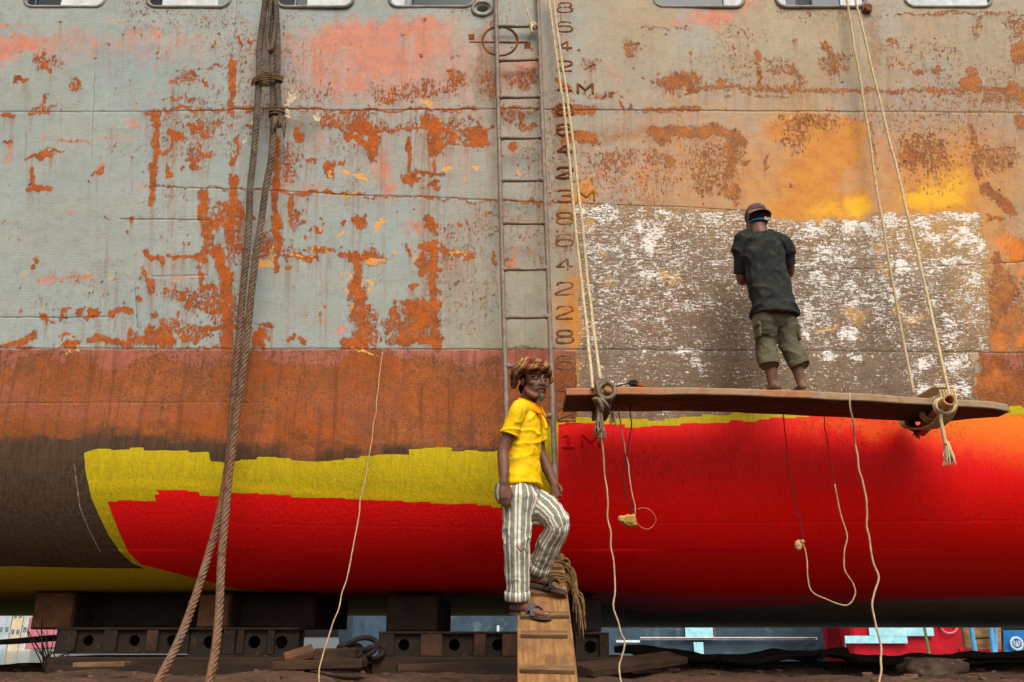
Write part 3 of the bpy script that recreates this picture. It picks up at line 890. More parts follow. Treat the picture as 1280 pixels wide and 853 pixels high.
    # scraper strokes: thin bright scratches that thicken where the paint was worked hardest
    w1 = t.noise(t.mapping(o, scale=(11, 11, 46)), 1.7, 5, 0.66, 0.8)
    w2 = t.noise(t.mapping(o, scale=(40, 40, 30), rot=(0, .35, 0)), 1.5, 5, 0.66, 0.9)
    w4 = t.noise(t.mapping(o, scale=(1, 1, 1.5), rot=(0, .5, 0)), 44, 6, 0.72, 0.8)
    w3 = t.noise(t.mapping(o, scale=(3.2, 3.2, 5)), 1.8, 5, 0.65)
    wf = t.mad(white, .66, .10)
    ws = t.math('ADD', t.mad(w1, 1.9, -.95), t.mad(w2, 1.5, -.75))
    ws = t.math('ADD', ws, t.math('ADD', t.mad(w4, 1.1, -.55), t.mad(w3, .9, -.45)))
    wm = t.step(t.math('ADD', wf, ws), .46, .60)
    wm = t.math('MAXIMUM', wm, t.step(t.math('SUBTRACT', t.math('MULTIPLY', wf, .03), t.math('ABSOLUTE', t.math('SUBTRACT', w1, .5))), -.004, .012, 0, .7))
    st = t.mix(t.math('MULTIPLY', wm, .93), st, t.mix(t.step(nX, .3, .7), L(252, 249, 244), L(238, 228, 214)))
    c = t.mix(sp, c, st)
    # --- fresh paint
    n_roll = t.noise(t.mapping(o, scale=(14, 14, 2.0)), 3.0, 4, 0.6)
    yn = t.step(t.math('ADD', yellow, t.mad(nF, .25, -.125)), .44, .56)
    yc = t.mix(t.step(n_roll, .35, .68), L(216, 186, 4), L(196, 166, 2))
    yc = t.mix(t.step(nM, .5, .8, 0, .35), yc, L(160, 146, 10))
    yc = t.mix(t.step(t.noise(t.mapping(o, scale=(30, 30, 2.2)), 1.4, 5, .65), .52, .7, 0, .4), yc, L(150, 128, 22))
    yc = t.mix(t.math('MULTIPLY', t.math('SUBTRACT', 1.0, yelline), .28), yc, L(160, 150, 30))
    yc = t.mix(t.math('MULTIPLY', yelline, .6), yc, L(220, 184, 20))
    c = t.mix(yn, c, yc)
    rr = t.step(t.math('ADD', red, t.mad(nF, .2, -.1)), .44, .56)
    rcol = t.mix(t.step(n_roll, .3, .7), (0.90, 0.002, 0.001, 1), (0.76, 0.0015, 0.001, 1))
    rcol = t.mix(t.step(nM, .45, .75, 0, .35), rcol, (0.76, 0.001, 0.001, 1))
    tn = t.step(t.math('ADD', thin, t.mad(nP, .5, -.25)), .02, .95)
    rcol = t.mix(tn, rcol, L(232, 120, 10))
    c = t.mix(rr, c, rcol)
    fresh = t.math('MAXIMUM', yn, rr)
    c = t.mix(t.math('MULTIPLY', t.step(t.math('ADD', chalk, t.mad(nF, .6, -.3)), .3, .7), .7), c, L(190, 186, 176))
    # weld lines: dark gap
    sm2 = t.math('MULTIPLY', t.step(seam, .25, .8), t.math('SUBTRACT', 1.0, t.math('MULTIPLY', fresh, .78)))
    c = t.mix(t.math('MULTIPLY', sm2, t.step(nF, .3, .6, .35, .85)), c, L(70, 58, 44))
    # grime of pores everywhere outside fresh paint
    c = t.mix(t.math('MULTIPLY', t.step(nX, .56, .74, 0, .25), t.math('SUBTRACT', 1.0, fresh)), c, L(90, 70, 50))
    # relief
    h = t.math('MULTIPLY', rm, t.mad(nF, 1.4, -.2))
    h = t.math('ADD', h, t.math('MULTIPLY', nH, t.mad(fresh, -.30, .45)))
    h = t.math('ADD', h, t.math('MULTIPLY', nM, t.mad(fresh, -.25, .5)))
    h = t.math('ADD', h, t.math('MULTIPLY', nX, t.mad(fresh, -.08, .18)))
    h = t.math('ADD', h, t.math('MULTIPLY', seam, t.mad(fresh, .8, -1.2)))
    h = t.math('ADD', h, t.math('MULTIPLY', wm, t.math('MULTIPLY', sp, .35)))
    nrm = t.bump(h, .65, .013)
    rough = t.math('SUBTRACT', t.math('ADD', .62, t.math('MULTIPLY', rm, .25)), t.math('MULTIPLY', fresh, .06))
    return t.out(c, rough, nrm, 0.22)


def rounded_rect(w, h, r, n=6):
    pts = []
    for cx, cy, a0 in ((w / 2 - r, h / 2 - r, 0), (-w / 2 + r, h / 2 - r, 90), (-w / 2 + r, -h / 2 + r, 180), (w / 2 - r, -h / 2 + r, 270)):
        for k in range(n + 1):
            a = math.radians(a0 + 90 * k / n)
            pts.append((cx + r * math.cos(a), cy + r * math.sin(a)))
    return pts


PORTS = [(30, 130), (184, 286), (346, 440), (487, 592), (818, 930), (972, 1082), (1133, 1240)]
port_boxes = []
for a, b in PORTS:
    pa, pb = pix(a, 9, HY), pix(b, 9, HY)
    port_boxes.append((pa.x, pb.x, pa.z, pa.z + 0.42))


def build_hull(ship, mat):
    xs = np.concatenate([np.linspace(-13, -5.2, 40, endpoint=False), np.arange(-5.2, 5.2, 0.0085), np.linspace(5.2, 13, 40)])
    zs = np.concatenate([np.arange(HTOP, KEEL + RB, -0.0085)])
    sec = [(HY, z) for z in zs]
    na = int(RB * math.pi / 2 / 0.0095)
    for k in range(na + 1):
        a = k / na * math.pi / 2
        sec.append((HY + RB - RB * math.cos(a), KEEL + RB - RB * math.sin(a)))
    for y in (7.15, 7.25, 7.37, 7.5, 7.65, 7.8, 8.0, 8.2, 8.45, 8.7, 9.0, 9.4, 10.3, 11.5, 13.0, 15.0, 16.6):
        sec.append((y, KEEL))
    sec = np.array(sec)
    nx, ns = len(xs), len(sec)
    X = np.repeat(xs[None, :], ns, 0)
    Y = np.repeat(sec[:, 0:1], nx, 1)
    Z = np.repeat(sec[:, 1:2], nx, 1)
    px, py = proj(X, Y, Z)
    u = np.clip(px - PX0 - .5, 0, CW - 1.001)
    v = np.clip(py - PY0 - .5, 0, CH - 1.001)
    i, j = u.astype(int), v.astype(int)
    fu, fv = (u - i).astype(np.float32), (v - j).astype(np.float32)

    def samp(n):
        A = LAYERS[n]
        return A[j, i] * (1 - fu) * (1 - fv) + A[j, i + 1] * fu * (1 - fv) + A[j + 1, i] * (1 - fu) * fv + A[j + 1, i + 1] * fu * fv
    # a little deadrise towards the keel on the right-hand body of the ship
    dr = np.clip((X - 0.3) / 1.2, 0, 1)
    dr = dr * dr * (3 - 2 * dr)
    Z = Z - dr * np.clip((Y - (HY + .40)) / 2.6, 0, 1) * .205
    # gentle hungry-plate dishing between the frames, and a raised weld bead is left to the shader
    P = np.stack([X.ravel() * 1.0, Z.ravel() * 1.0, np.zeros(X.size)], 1)
    dish = (vnoise(P * np.array([1.45, 1.15, 1])) - .5) * 0.022 + (vnoise(P * np.array([4.0, 3.0, 1]) + 9) - .5) * 0.006
    Y = Y + (dish.reshape(X.shape) * (Z > KEEL + .25))
    off = world_loc(ship)
    co = np.stack([X - off.x, Y - off.y, Z - off.z], -1).reshape(-1, 3).astype(np.float32)
    idx = np.arange(nx * ns).reshape(ns, nx)
    q = np.stack([idx[:-1, :-1], idx[1:, :-1], idx[1:, 1:], idx[:-1, 1:]], -1)
    xc = (xs[:-1] + xs[1:]) / 2
    keep = np.ones((ns - 1, nx - 1), bool)
    zc = (sec[:-1, 1] + sec[1:, 1]) / 2
    for (a, b, z0, z1) in port_boxes:
        cx, cz, w, h, r = (a + b) / 2, (z0 + z1) / 2, (b - a), (z1 - z0), 0.08
        dx = np.maximum(np.abs(xc - cx) - (w / 2 - r), 0)[None, :]
        dz = np.maximum(np.abs(zc - cz) - (h / 2 - r), 0)[:, None]
        keep &= ~(np.hypot(dx, dz) < r)
    # the fairlead hole
    for (hx, hz, hr) in HOLES:
        keep &= ~(np.hypot((xc - hx)[None, :], (zc - hz)[:, None]) < hr)
    q = q[keep].reshape(-1, 4)
    me = bpy.data.meshes.new('hull_plating')
    me.vertices.add(len(co))
    me.vertices.foreach_set('co', co.ravel())
    me.loops.add(q.size)
    me.loops.foreach_set('vertex_index', q.ravel().astype(np.int32))
    me.polygons.add(len(q))
    me.polygons.foreach_set('loop_start', np.arange(0, q.size, 4, dtype=np.int32))
    me.polygons.foreach_set('use_smooth', np.ones(len(q), bool))
    me.update(calc_edges=True)
    packs = {'fA': ('rust', 'salmon', 'ochre', 'gold'), 'fB': ('scrape', 'white', 'yellow', 'red'), 'fC': ('boot', 'bootrust', 'brown', 'seam'),
             'fD': ('warm', 'thin', 'chip', 'run'), 'fE': ('dark', 'blue', 'green', 'cream'), 'fF': ('brownst', 'ochresalmon', 'pinkband', 'orange'),
             'fG': ('chalk', 'yelline', 'rustdark', None)}
    for an, names in packs.items():
        at = me.attributes.new(an, 'FLOAT_COLOR', 'POINT')
        d = np.stack([samp(n).ravel() if n else np.ones(X.size, np.float32) for n in names], -1).astype(np.float32)
        at.data.foreach_set('color', d.ravel())
    o = bpy.data.objects.new('hull_plating', me)
    COL.objects.link(o)
    o.parent = ship
    me.materials.append(mat)
    return o


ship = empty('cargo_ship', (0, HY, KEEL))
tag(ship, 'huge beached ship of rusty grey plating with fresh red and yellow paint along its bottom', 'ship')
_h = pix(603, 12, HY)
_k = pix(1083, 12, HY)
HOLES = [(_h.x, _h.z, 0.055)]
M_HULL = hull_material()
hull = build_hull(ship, M_HULL)

M_RUST = worn('rust_scale', L(150, 84, 40), L(112, 62, 36), 9, c3=L(84, 52, 36), c3thr=.6, bump=.7, rough=.9)
M_RUSTD = worn('dark_rust_scale', L(140, 86, 54), L(108, 70, 48), 10, bump=.7, rough=.9)
M_OCHRE = worn('ochre_rust', L(180, 112, 44), L(140, 88, 44), 10, bump=.5, rough=.9)
M_OCHRED = worn('dull_ochre_rust', L(146, 104, 66), L(116, 84, 56), 10, bump=.5, rough=.9)
M_REDP = worn('red_over_weld', (0.70, .002, .001, 1), (0.58, .002, .001, 1), 8, bump=.4, rough=.6)
M_REDP.node_tree.nodes['Principled BSDF'].inputs['Specular IOR Level'].default_value = .15
M_GREYP = worn('old_grey_paint', L(160, 160, 150), L(140, 138, 126), 4, c3=L(150, 92, 52), c3thr=.66, bump=.3)
M_WHITEP = worn('white_house_paint', L(226, 228, 226), L(206, 210, 208), 2, c3=L(180, 160, 140), c3thr=.72, bump=.15, rough=.6)
M_DARKW = worn('dark_window', L(30, 38, 50), L(22, 30, 40), 2, bump=.05, rough=.25)

# freeing ports: a welded rim round every opening
for k, (a, b, z0, z1) in enumerate(port_boxes):
    m = MB()
    rr = rounded_rect(b - a + .004, z1 - z0 + .004, 0.082)
    pth = [Vector(((a + b) / 2 + x, HY - .004, (z0 + z1) / 2 + y)) for x, y in rr]
    tube(m, pth, 0.016, 6, closed=True)
    # the plate edge seen inside the opening
    V = []
    for x, y in rr:
        V += [((a + b) / 2 + x, HY - .002, (z0 + z1) / 2 + y), ((a + b) / 2 + x, HY + .05, (z0 + z1) / 2 + y)]
    n = len(rr)
    m.add(V, [(2 * i, 2 * i + 1, 2 * ((i + 1) % n) + 1, 2 * ((i + 1) % n)) for i in range(n)])
    obj('freeing_port', m, M_GREYP, ship, smooth=True)

# deck, deckhouse and rail stanchions behind the bulwark
m = MB()
box(m, (0, HY + 5.2, EYE + 4.95), (25, 10.2, .06))
obj('deck', m, M_GREYP, ship)
for a, b in [(60, 270), (376, 505), (905, 985), (1045, 1420), (-200, 20)]:
    m = MB()
    pa, pb = pix(a, 5, HY + 2.2), pix(b, 5, HY + 2.2)
    box(m, ((pa.x + pb.x) / 2, HY + 2.5, EYE + 6.6), (pb.x - pa.x, .5, 3.3), bevel=.03)
    obj('deckhouse', m, M_WHITEP, ship)
for a, b in [(28, 62), (180, 192), (347, 378), (518, 600), (800, 898), (1003, 1040)]:  # dark panels standing for the deckhouse windows seen through the ports
    m = MB()
    pa, pb = pix(a, 4, HY + 1.2), pix(b, 4, HY + 1.2)
    box(m, ((pa.x + pb.x) / 2, HY + 1.2, EYE + 5.9), (pb.x - pa.x, .4, 1.9), bevel=.02)
    obj('dark_window_panel', m, M_DARKW, ship)
# bulwark cap
m = MB()
box(m, (0, HY + .06, HTOP + .03), (26, .26, .06), bevel=.015)
obj('bulwark_cap', m, M_RUST, ship)

# fairlead ring, scupper knob and load line ring
m = MB()
c = Vector((_h.x, HY - .012, _h.z))
ring = [c + Vector((.083 * math.cos(a), 0, .070 * math.sin(a))) for a in np.linspace(0, 2 * math.pi, 40, endpoint=False)]
tube(m, ring, .015, 8, closed=True)
V = []
for a in np.linspace(0, 2 * math.pi, 40, endpoint=False):
    V += [tuple(c + Vector((.085 * math.cos(a), .002, .072 * math.sin(a)))), tuple(c + Vector((.05 * math.cos(a), .004, .034 * math.sin(a)))), tuple(c + Vector((.05 * math.cos(a), .16, .034 * math.sin(a))))]
F = []
for i in range(40):
    j = (i + 1) % 40
    F += [(3 * i, 3 * i + 1, 3 * j + 1, 3 * j), (3 * i + 1, 3 * i + 2, 3 * j + 2, 3 * j + 1)]
m.add(V, F)
obj('fairlead', m, M_GREYP, ship, smooth=True)
m = MB()
for r, d in ((.045, .02), (.03, .05)):
    tube(m, [Vector((_k.x, HY + .02, _k.z)), Vector((_k.x, HY - d, _k.z - d * .3))], r, 14)
obj('scupper', m, M_RUSTD, ship, smooth=False)
m = MB()
lc = pix(625, 52, HY)
lc.y = HY - .004
ring = [lc + Vector((.150 * math.cos(a), 0, .150 * math.sin(a))) for a in np.linspace(0, 2 * math.pi, 48, endpoint=False)]
tube(m, ring, .012, 6, closed=True)
tube(m, [lc + Vector((-.26, 0, -.015)), lc + Vector((.24, 0, -.015))], .011, 6)
for dx, dz in ((-.245, .035), (.235, -.045)):
    box(m, lc + Vector((dx, 0, dz)), (.055, .012, .07), bevel=.004)
obj('load_line_ring', m, M_RUST, ship)

# draft marks: digits laid on as weld bead
DIG = {
    '1': [[(.25, .75), (.55, 1), (.55, 0)], [(.2, 0), (.9, 0)]],
    '2': [[(.02, .78), (.12, .96), (.3, 1), (.75, 1), (.96, .9), (1, .74), (.9, .58), (.1, .2), (0, 0), (1, 0)]],
    '3': [[(.02, .92), (.2, 1), (.8, 1), (1, .86), (.95, .62), (.7, .53), (.35, .52)], [(.7, .53), (.98, .42), (1, .16), (.8, 0), (.2, 0), (0, .1)]],
    '4': [[(.68, 0), (.68, 1), (.0, .32), (1, .32)]],
    '6': [[(.95, .88), (.75, 1), (.28, 1), (.03, .8), (0, .2), (.2, 0), (.8, 0), (1, .18), (.98, .42), (.8, .56), (.2, .56), (.02, .42)]],
    '8': [[(.3, .53), (.06, .66), (.06, .88), (.28, 1), (.72, 1), (.94, .88), (.94, .66), (.7, .53), (.3, .53), (.02, .4), (0, .14), (.24, 0), (.76, 0), (1, .14), (.98, .4), (.7, .53)]],
    'M': [[(0, 0), (0, 1), (.5, .35), (1, 1), (1, 0)]],
}


def bead_digit(ch, cx, cz, w=.122, h=.098):
    m = MB()
    for st in DIG[ch]:
        pts = [Vector((cx + (x - .5) * w, HY + .0052, cz + (y - .5) * h)) for x, y in st]
        P = resample(catmull(pts, 5) if ch not in '4M1' else np.array([list(p) for p in pts]), .006)
        P[:, 1] += (vnoise(P * 60) - .5) * .006
        r = .0128 + (vnoise(P * 45 + 5) - .5) * .005
        tube(m, P, r, 7)
    return m


MARKS = [(10, '8'), (34, '6'), (58, '4'), (83, '2'), (111, '4M'), (137, '8'), (162, '6'), (187, '4'), (216, '2'), (245, '3M'), (273, '8'), (301, '6'), (331, '4'), (361, '2'), (391, '2'), (421, '8'), (453, '6'), (486, '4'), (518, '2'), (551, '1M')]
for y, s in MARKS:
    cpos = pix(706 + (3 if y > 500 else 0), y, HY)
    mt = M_RUST if y < 50 else M_RUST if y < 225 else M_OCHRE if y < 290 else M_OCHRED if y < 470 else M_RUSTD if y < 540 else M_REDP
    obj('draft_mark', bead_digit(s[0], cpos.x, cpos.z), mt, ship, smooth=True)
    if len(s) > 1:
        obj('draft_mark', bead_digit('M', cpos.x + .172, cpos.z, .125, .10), mt, ship, smooth=True)

# ------------------------------------------------------------------ ground
def sstep(x, a, b):
    t = np.clip((x - a) / (b - a), 0, 1)
    return t * t * (3 - 2 * t)


BANK = EYE - 0.27
gy_ = np.concatenate([np.linspace(-60, 1.5, 30, endpoint=False), np.arange(1.5, 4.4, .1), np.arange(4.4, 12.5, .06), np.linspace(12.5, 30, 40), np.linspace(32, 120, 40), np.array([200, 400, 900.])])
gx_ = np.concatenate([np.array([-900, -400, -150.]), np.linspace(-80, -9, 30, endpoint=False), np.arange(-9, 9.01, .07), np.linspace(9.4, 80, 30), np.array([150, 400, 900.])])
GXX, GYY = np.meshgrid(gx_, gy_)
pp = np.stack([GXX.ravel(), GYY.ravel(), np.zeros(GXX.size)], 1)
up = sstep(GYY, 2.6, 5.25)
sh_ = 1.0 * sstep(GXX, .8, 2.0)
dn = sstep(GYY + sh_ * (GYY > 8), 9.6, 12.4)
near = np.exp(-((GYY - 6.5) / 4.5) ** 2) * (np.abs(GXX) < 30)
hgt = BANK * (up - dn) + ((fbm3(pp * 1.3, 4) - .5) * .14 + (fbm3(pp * 7, 3) - .5) * .05).reshape(GXX.shape) * (near + .25)
hgt -= 0.02 * up
idx = np.arange(GXX.size).reshape(GXX.shape)
qf = np.stack([idx[:-1, :-1], idx[:-1, 1:], idx[1:, 1:], idx[1:, :-1]], -1).reshape(-1, 4)
m = MB()
m.add(np.stack([GXX.ravel(), GYY.ravel(), hgt.ravel()], 1), qf.tolist())


def ground_z(x, y):
    i = int(np.clip(np.searchsorted(gx_, x) - 1, 0, len(gx_) - 2))
    j = int(np.clip(np.searchsorted(gy_, y) - 1, 0, len(gy_) - 2))
    fx = (x - gx_[i]) / (gx_[i + 1] - gx_[i])
    fy = (y - gy_[j]) / (gy_[j + 1] - gy_[j])
    return float((hgt[j, i] * (1 - fx) + hgt[j, i + 1] * fx) * (1 - fy) + (hgt[j + 1, i] * (1 - fx) + hgt[j + 1, i + 1] * fx) * fy)


M_EARTH = worn('yard_earth', L(100, 76, 56), L(76, 58, 44), 2.2, c3=L(120, 84, 62), c3thr=.58, bump=.9, bscale=38, dist=.02, rough=.95)
ground = obj('ground', m, M_EARTH, smooth=True)
tag(ground, 'brown trampled earth of the ship yard', kind='structure')

# scraps of chipped paint, splinters and stones on the bank
m = MB()
rs = random.Random(31)
for _ in range(520):
    x, y = rs.uniform(-4.6, 4.6), rs.uniform(4.9, 9.0)
    s = abs(rs.gauss(0, .018)) + .006
    R = Matrix.Rotation(rs.uniform(0, 6.28), 3, 'Z') @ Matrix.Rotation(rs.uniform(-.5, .5), 3, 'X')
    box(m, (x, y, ground_z(x, y) + s * .2), (s * rs.uniform(1, 3.4), s * rs.uniform(.8, 1.4), s * rs.uniform(.3, .9)), R, bevel=s * .12)
tag(obj('rubble', m, worn('chips_and_splinters', L(120, 84, 60), L(74, 56, 44), 14, c3=L(150, 120, 90), c3thr=.6, bump=.3)), 'loose stones, splinters and paint chips scattered along the earth bank', kind='stuff')

# ------------------------------------------------------------------ shared materials
M_WOOD = worn('weathered_board', L(196, 146, 84), L(168, 120, 66), 3.0, stretch=(9, 1.2, 1.2), bump=.25, c3=L(120, 84, 50), c3thr=.62, rough=.8)
M_CLEAT = worn('grey_cleat_wood', L(136, 104, 70), L(104, 78, 52), 4.0, stretch=(1.5, 8, 8), bump=.4, rough=.85)
M_SCAF = worn('scaffold_board', L(104, 70, 46), L(74, 50, 36), 3.0, stretch=(1.0, 9, 9), bump=.4, c3=L(160, 104, 64), c3thr=.66, rough=.85)
M_TIMBER = worn('tarry_timber', L(78, 54, 36), L(50, 36, 26), 3.2, stretch=(1.2, 5, 5), bump=.5, rough=.9)
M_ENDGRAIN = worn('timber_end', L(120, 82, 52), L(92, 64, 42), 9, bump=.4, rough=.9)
M_STEELD = worn('cradle_steel', L(54, 41, 31), L(36, 28, 22), 4, c3=L(84, 56, 36), c3thr=.62, bump=.5, rough=.85)
M_LADDER = worn('galvanised_pipe', L(150, 134, 120), L(128, 112, 98), 12, c3=L(138, 92, 62), c3thr=.58, bump=.2, rough=.55)
M_ROPE = worn('pale_hemp', L(232, 210, 168), L(208, 182, 138), 30, bump=.3, rough=.9)
M_ROPEG = worn('grey_lashing', L(150, 132, 108), L(112, 96, 78), 26, bump=.4, rough=.9)
M_STRAW = worn('straw_rope', L(138, 108, 64), L(96, 74, 44), 24, bump=.4, rough=.9)
M_STRING = worn('thin_twine', L(206, 176, 140), L(178, 146, 110), 20, bump=.1, rough=.8)
M_BLACKWIRE = worn('black_wire', L(52, 36, 32), L(34, 26, 24), 14, bump=.1, rough=.6)
M_BLACKROPE = worn('tarred_debris', L(44, 34, 28), L(30, 24, 20), 8, bump=.6, rough=.9)
M_STONE = worn('rough_stone', L(104, 84, 68), L(74, 58, 48), 6, c3=L(140, 120, 100), c3thr=.62, bump=.8, rough=.9)
M_SPONGE = worn('yellow_sponge', L(214, 172, 92), L(184, 138, 66), 16, bump=.8, rough=.95)


def wire_mat():
    t = NT('rusty_wire_rope')
    o = t.coords()
    n = t.noise(o, 3.0, 4, .6)
    n2 = t.noise(o, 30, 4, .6)
    z = t.node('ShaderNodeSeparateXYZ')
    t.put(z.inputs[0], o)
    low = t.step(z.outputs[2], 0.0, 2.2, 1.0, 0.0)
    c = t.mix(t.step(n, .3, .7), L(120, 104, 86), L(88, 74, 60))
    c = t.mix(t.math('MULTIPLY', low, t.step(n, .25, .6, .3, .9)), c, L(132, 92, 62))
    c = t.mix(t.step(n2, .45, .66, 0, .7), c, L(70, 54, 42))
    return t.out(c, .7, t.bump(n2, .3, .004), .3)


M_WIRE = wire_mat()

# ------------------------------------------------------------------ ladder
YL0, YL1 = HY - .05, 5.80


def lad(px, py):
    t = (py + 20) / (720 + 20)
    return pix(px, py, YL0 + (YL1 - YL0) * t)


ladder = empty('ladder', lad(664, 700))
tag(ladder, 'tall narrow steel pipe ladder leaning against the ship hull above the gangplank', 'ladder')
RL = [(619.5, -14), (622, 100), (625, 220), (628, 340), (631, 440), (634, 560), (637, 702)]
RR = [(672, -14), (676, 100), (680.5, 220), (685, 340), (688.5, 440), (692.5, 560), (697.5, 702)]
for side in (RL, RR):
    m = MB()
    # flat-bar rail, slightly uneven
    P = catmull([lad(*p) for p in side], 8)
    tube(m, P, .0185, 8)
    obj('rail', m, M_LADDER, ladder, smooth=True)


def on(side, y):
    for (x0, y0), (x1, y1) in zip(side[:-1], side[1:]):
        if y0 <= y <= y1:
            return x0 + (x1 - x0) * (y - y0) / (y1 - y0)


for y0, y1 in [(33, 32.5), (76, 74), (122, 121), (173, 172), (226, 225), (279, 279), (337, 336), (397, 396), (458, 458), (521, 520), (588, 587), (654, 654)]:
    m = MB()
    a, b = lad(on(RL, y0), y0), lad(on(RR, y1), y1)
    tube(m, [a, (a + b) / 2 + Vector((0, 0, -.004)), b], .0145, 8)
    for q, d in ((a, 1), (b, -1)):
        tube(m, [q + Vector((.008 * d, 0, 0)), q + Vector((.034 * d, 0, 0))], .021, 8)
    obj('rung', m, M_LADDER, ladder, smooth=True)

# cord made fast to the top rung
cord = empty('tie_cord', lad(666, 34))
tag(cord, 'thin pale cord knotted to the top visible rung of the ladder', 'cord')
m = MB()
rope(m, catmull([pix(650, -8, HY - .09), pix(656, 6, HY - .09), pix(662, 22, HY - .09), lad(666, 31) + Vector((0, -.02, 0))], 8), .008, 3, .03, .008)
obj('cord', m, M_ROPE, cord, smooth=True)
m = MB()
coil(m, lad(666, 33), (1, 0, 0.05), .024, 4, .008, .05, .3)
tube(m, catmull([lad(666, 34) + Vector((0, -.025, 0)), lad(664, 38) + Vector((0, -.03, 0)), lad(665, 43) + Vector((0, -.02, 0))], 5), [.011] * 11, 6)
obj('knot', m, M_ROPE, cord, smooth=True)

# ------------------------------------------------------------------ the wire rope bundle hanging at the left
bundle = empty('wire_rope_bundle', pix(290, 560, 5.75))
tag(bundle, 'thick rusty twisted wire rope bundle lashed together, hanging down the left of the hull', 'wire rope')
YB = 5.86
fallA = [(334, -14, 6.0), (330, 20, 5.99), (325, 60, 5.98), (323, 100, 5.97), (321, 140, 5.97), (318, 190, 5.96), (313, 240, 5.95), (310, 290, 5.94), (305, 345, 5.93), (300, 400, 5.92), (293, 480, 5.9), (288, 560, 5.86), (277, 630, 5.8), (258, 705, 5.7), (230, 785, 5.5), (198, 852, 5.28), (170, 905, 5.1)]
fallB = [(338, -14, 5.99), (340, 30, 5.98), (340, 70, 5.97), (341, 110, 5.96), (342, 150, 5.94), (339, 200, 5.93), (331, 245, 5.92), (322, 300, 5.90), (314, 360, 5.88), (308, 420, 5.87), (301, 480, 5.85), (293, 545, 5.82), (285, 610, 5.77), (279, 680, 5.68), (274, 760, 5.55), (268, 815, 5.42), (258, 862, 5.28), (245, 910, 5.1)]
fallC = [(344, -14, 5.97), (347, 30, 5.96), (347, 70, 5.95), (347, 110, 5.94), (350, 140, 5.93), (349, 158, 5.93)]
fallD = [(341, -14, 5.95), (337, 20, 5.94), (334, 44, 5.94), (336, 62, 5.93), (340, 60, 5.925), (343, 40, 5.93), (345, 15, 5.93), (342, -14, 5.93)]
for pts, R in ((fallA, .0265), (fallB, .0265), (fallC, .0245)):
    m = MB()
    wire = resample(catmull([pix(*p) for p in pts], 10), .05)
    wire[:, 0] += (vnoise(wire * 3.1 + R * 900) - .5) * .016
    rope(m, wire, R, 5, .17 + .02 * (pts is fallB), .014, 6)
    frs = random.Random(len(pts))
    for _ in range(46):
        q = Vector(wire[frs.randrange(2, len(wire) - 2)])
        d = Vector((frs.uniform(-1, 1), frs.uniform(-1, -.2), frs.uniform(-.8, .5))).normalized()
        tube(m, catmull([q + d * R * .8, q + d * (R + .012) + Vector((0, 0, -.006)), q + d * (R + frs.uniform(.015, .035)) + Vector((0, 0, -.02))], 3), .0016, 4)
    obj('cable', m, M_WIRE, bundle, smooth=True)
m = MB()
rope(m, catmull([pix(*p) for p in fallD], 10), .016, 6, .11, .012, 5)
obj('cable', m, M_WIRE, bundle, smooth=True)
m = MB()
a, b = pix(322, 104, 5.97), pix(346, 100, 5.94)
for k in range(4):
    dz = (k - 1.5) * .013
    loop = [a + Vector((-.035, 0, dz)), a + Vector((-.01, -.04, dz + .004)), (a + b) / 2 + Vector((0, -.05, dz + .01 * k)), b + Vector((0, -.05, dz - .006)), b + Vector((.045, 0, dz)), (a + b) / 2 + Vector((0, .03, dz))]
    rope(m, catmull(loop, 6, closed=True), .0085, 3, .03, .008, 4)
obj('lashing', m, M_STRAW, bundle, smooth=True)
m = MB()
coil(m, pix(346, 142, 5.94), (.05, 0, 1), .052, 5, .0085, .07, .2, Ry=.04)
for k in range(7):
    x = 343 + k * 2.2
    tube(m, catmull([pix(x, 146, 5.9), pix(x + random.uniform(-3, 3), 156, 5.895), pix(x + random.uniform(-4, 4), 160 + random.uniform(0, 12), 5.91)], 4), [.010, .010, .0095, .009, .008, .0075, .0065, .005, .0035], 5)
obj('lashing', m, worn('rag_lashing', L(126, 100, 70), L(88, 70, 50), 18, bump=.5), bundle, smooth=True)

# ------------------------------------------------------------------ hanging scaffold plank
YP0, YP1 = 5.50, 5.94
scaf = empty('scaffold_plank', pix(980, 492, 5.7))
tag(scaf, 'long dark wooden scaffold plank hung on ropes with a worker standing on it', 'plank')
PKX = [708, 760, 850, 1000, 1060, 1130, 1200, 1260]
PKY = [485.5, 484, 484, 488, 491, 495.5, 499.5, 503.5]
pky = lambda t: float(np.interp(708 + 552 * t, PKX, PKY))
m = MB()
zl = pix(708, 487, YP0).z
zr = pix(1258, 500, YP0).z
xl, xr = pix(708, 487, YP0).x, pix(1260, 505, YP0).x
NS = 60
V, F = [], []
for i in range(NS + 1):
    t = i / NS
    x = xl + (xr - xl) * t
    zt = pix(708 + (1260 - 708) * t, pky(t), YP0).z + .0015 * math.sin(t * 21) + .0012 * math.sin(t * 47 + 1)
    y0, y1 = YP0, YP1
    if t > .90:
        y1 = YP1 - .30 * ((t - .90) / .10) ** 1.3      # the corner sawn off
    if t > .97:
        zt -= .01 * (t - .97) / .03
    y0 += .003 * math.sin(t * 33)
    th = .052 + .003 * math.sin(t * 13)
    V += [(x, y0 + .006, zt), (x, y0, zt - .008), (x, y0, zt - th + .008), (x, y0 + .006, zt - th), (x, y1, zt - th), (x, y1, zt)]
for i in range(NS):
    for k in range(6):
        a, b = i * 6 + k, i * 6 + (k + 1) % 6
        F.append((a, b, b + 6, a + 6))
F.append((5, 4, 3, 2, 1, 0))
F.append(tuple(NS * 6 + k for k in range(6)))
m.add(V, F)
plank_top = lambda t: pix(708 + (1260 - 708) * t, pky(t), YP0).z


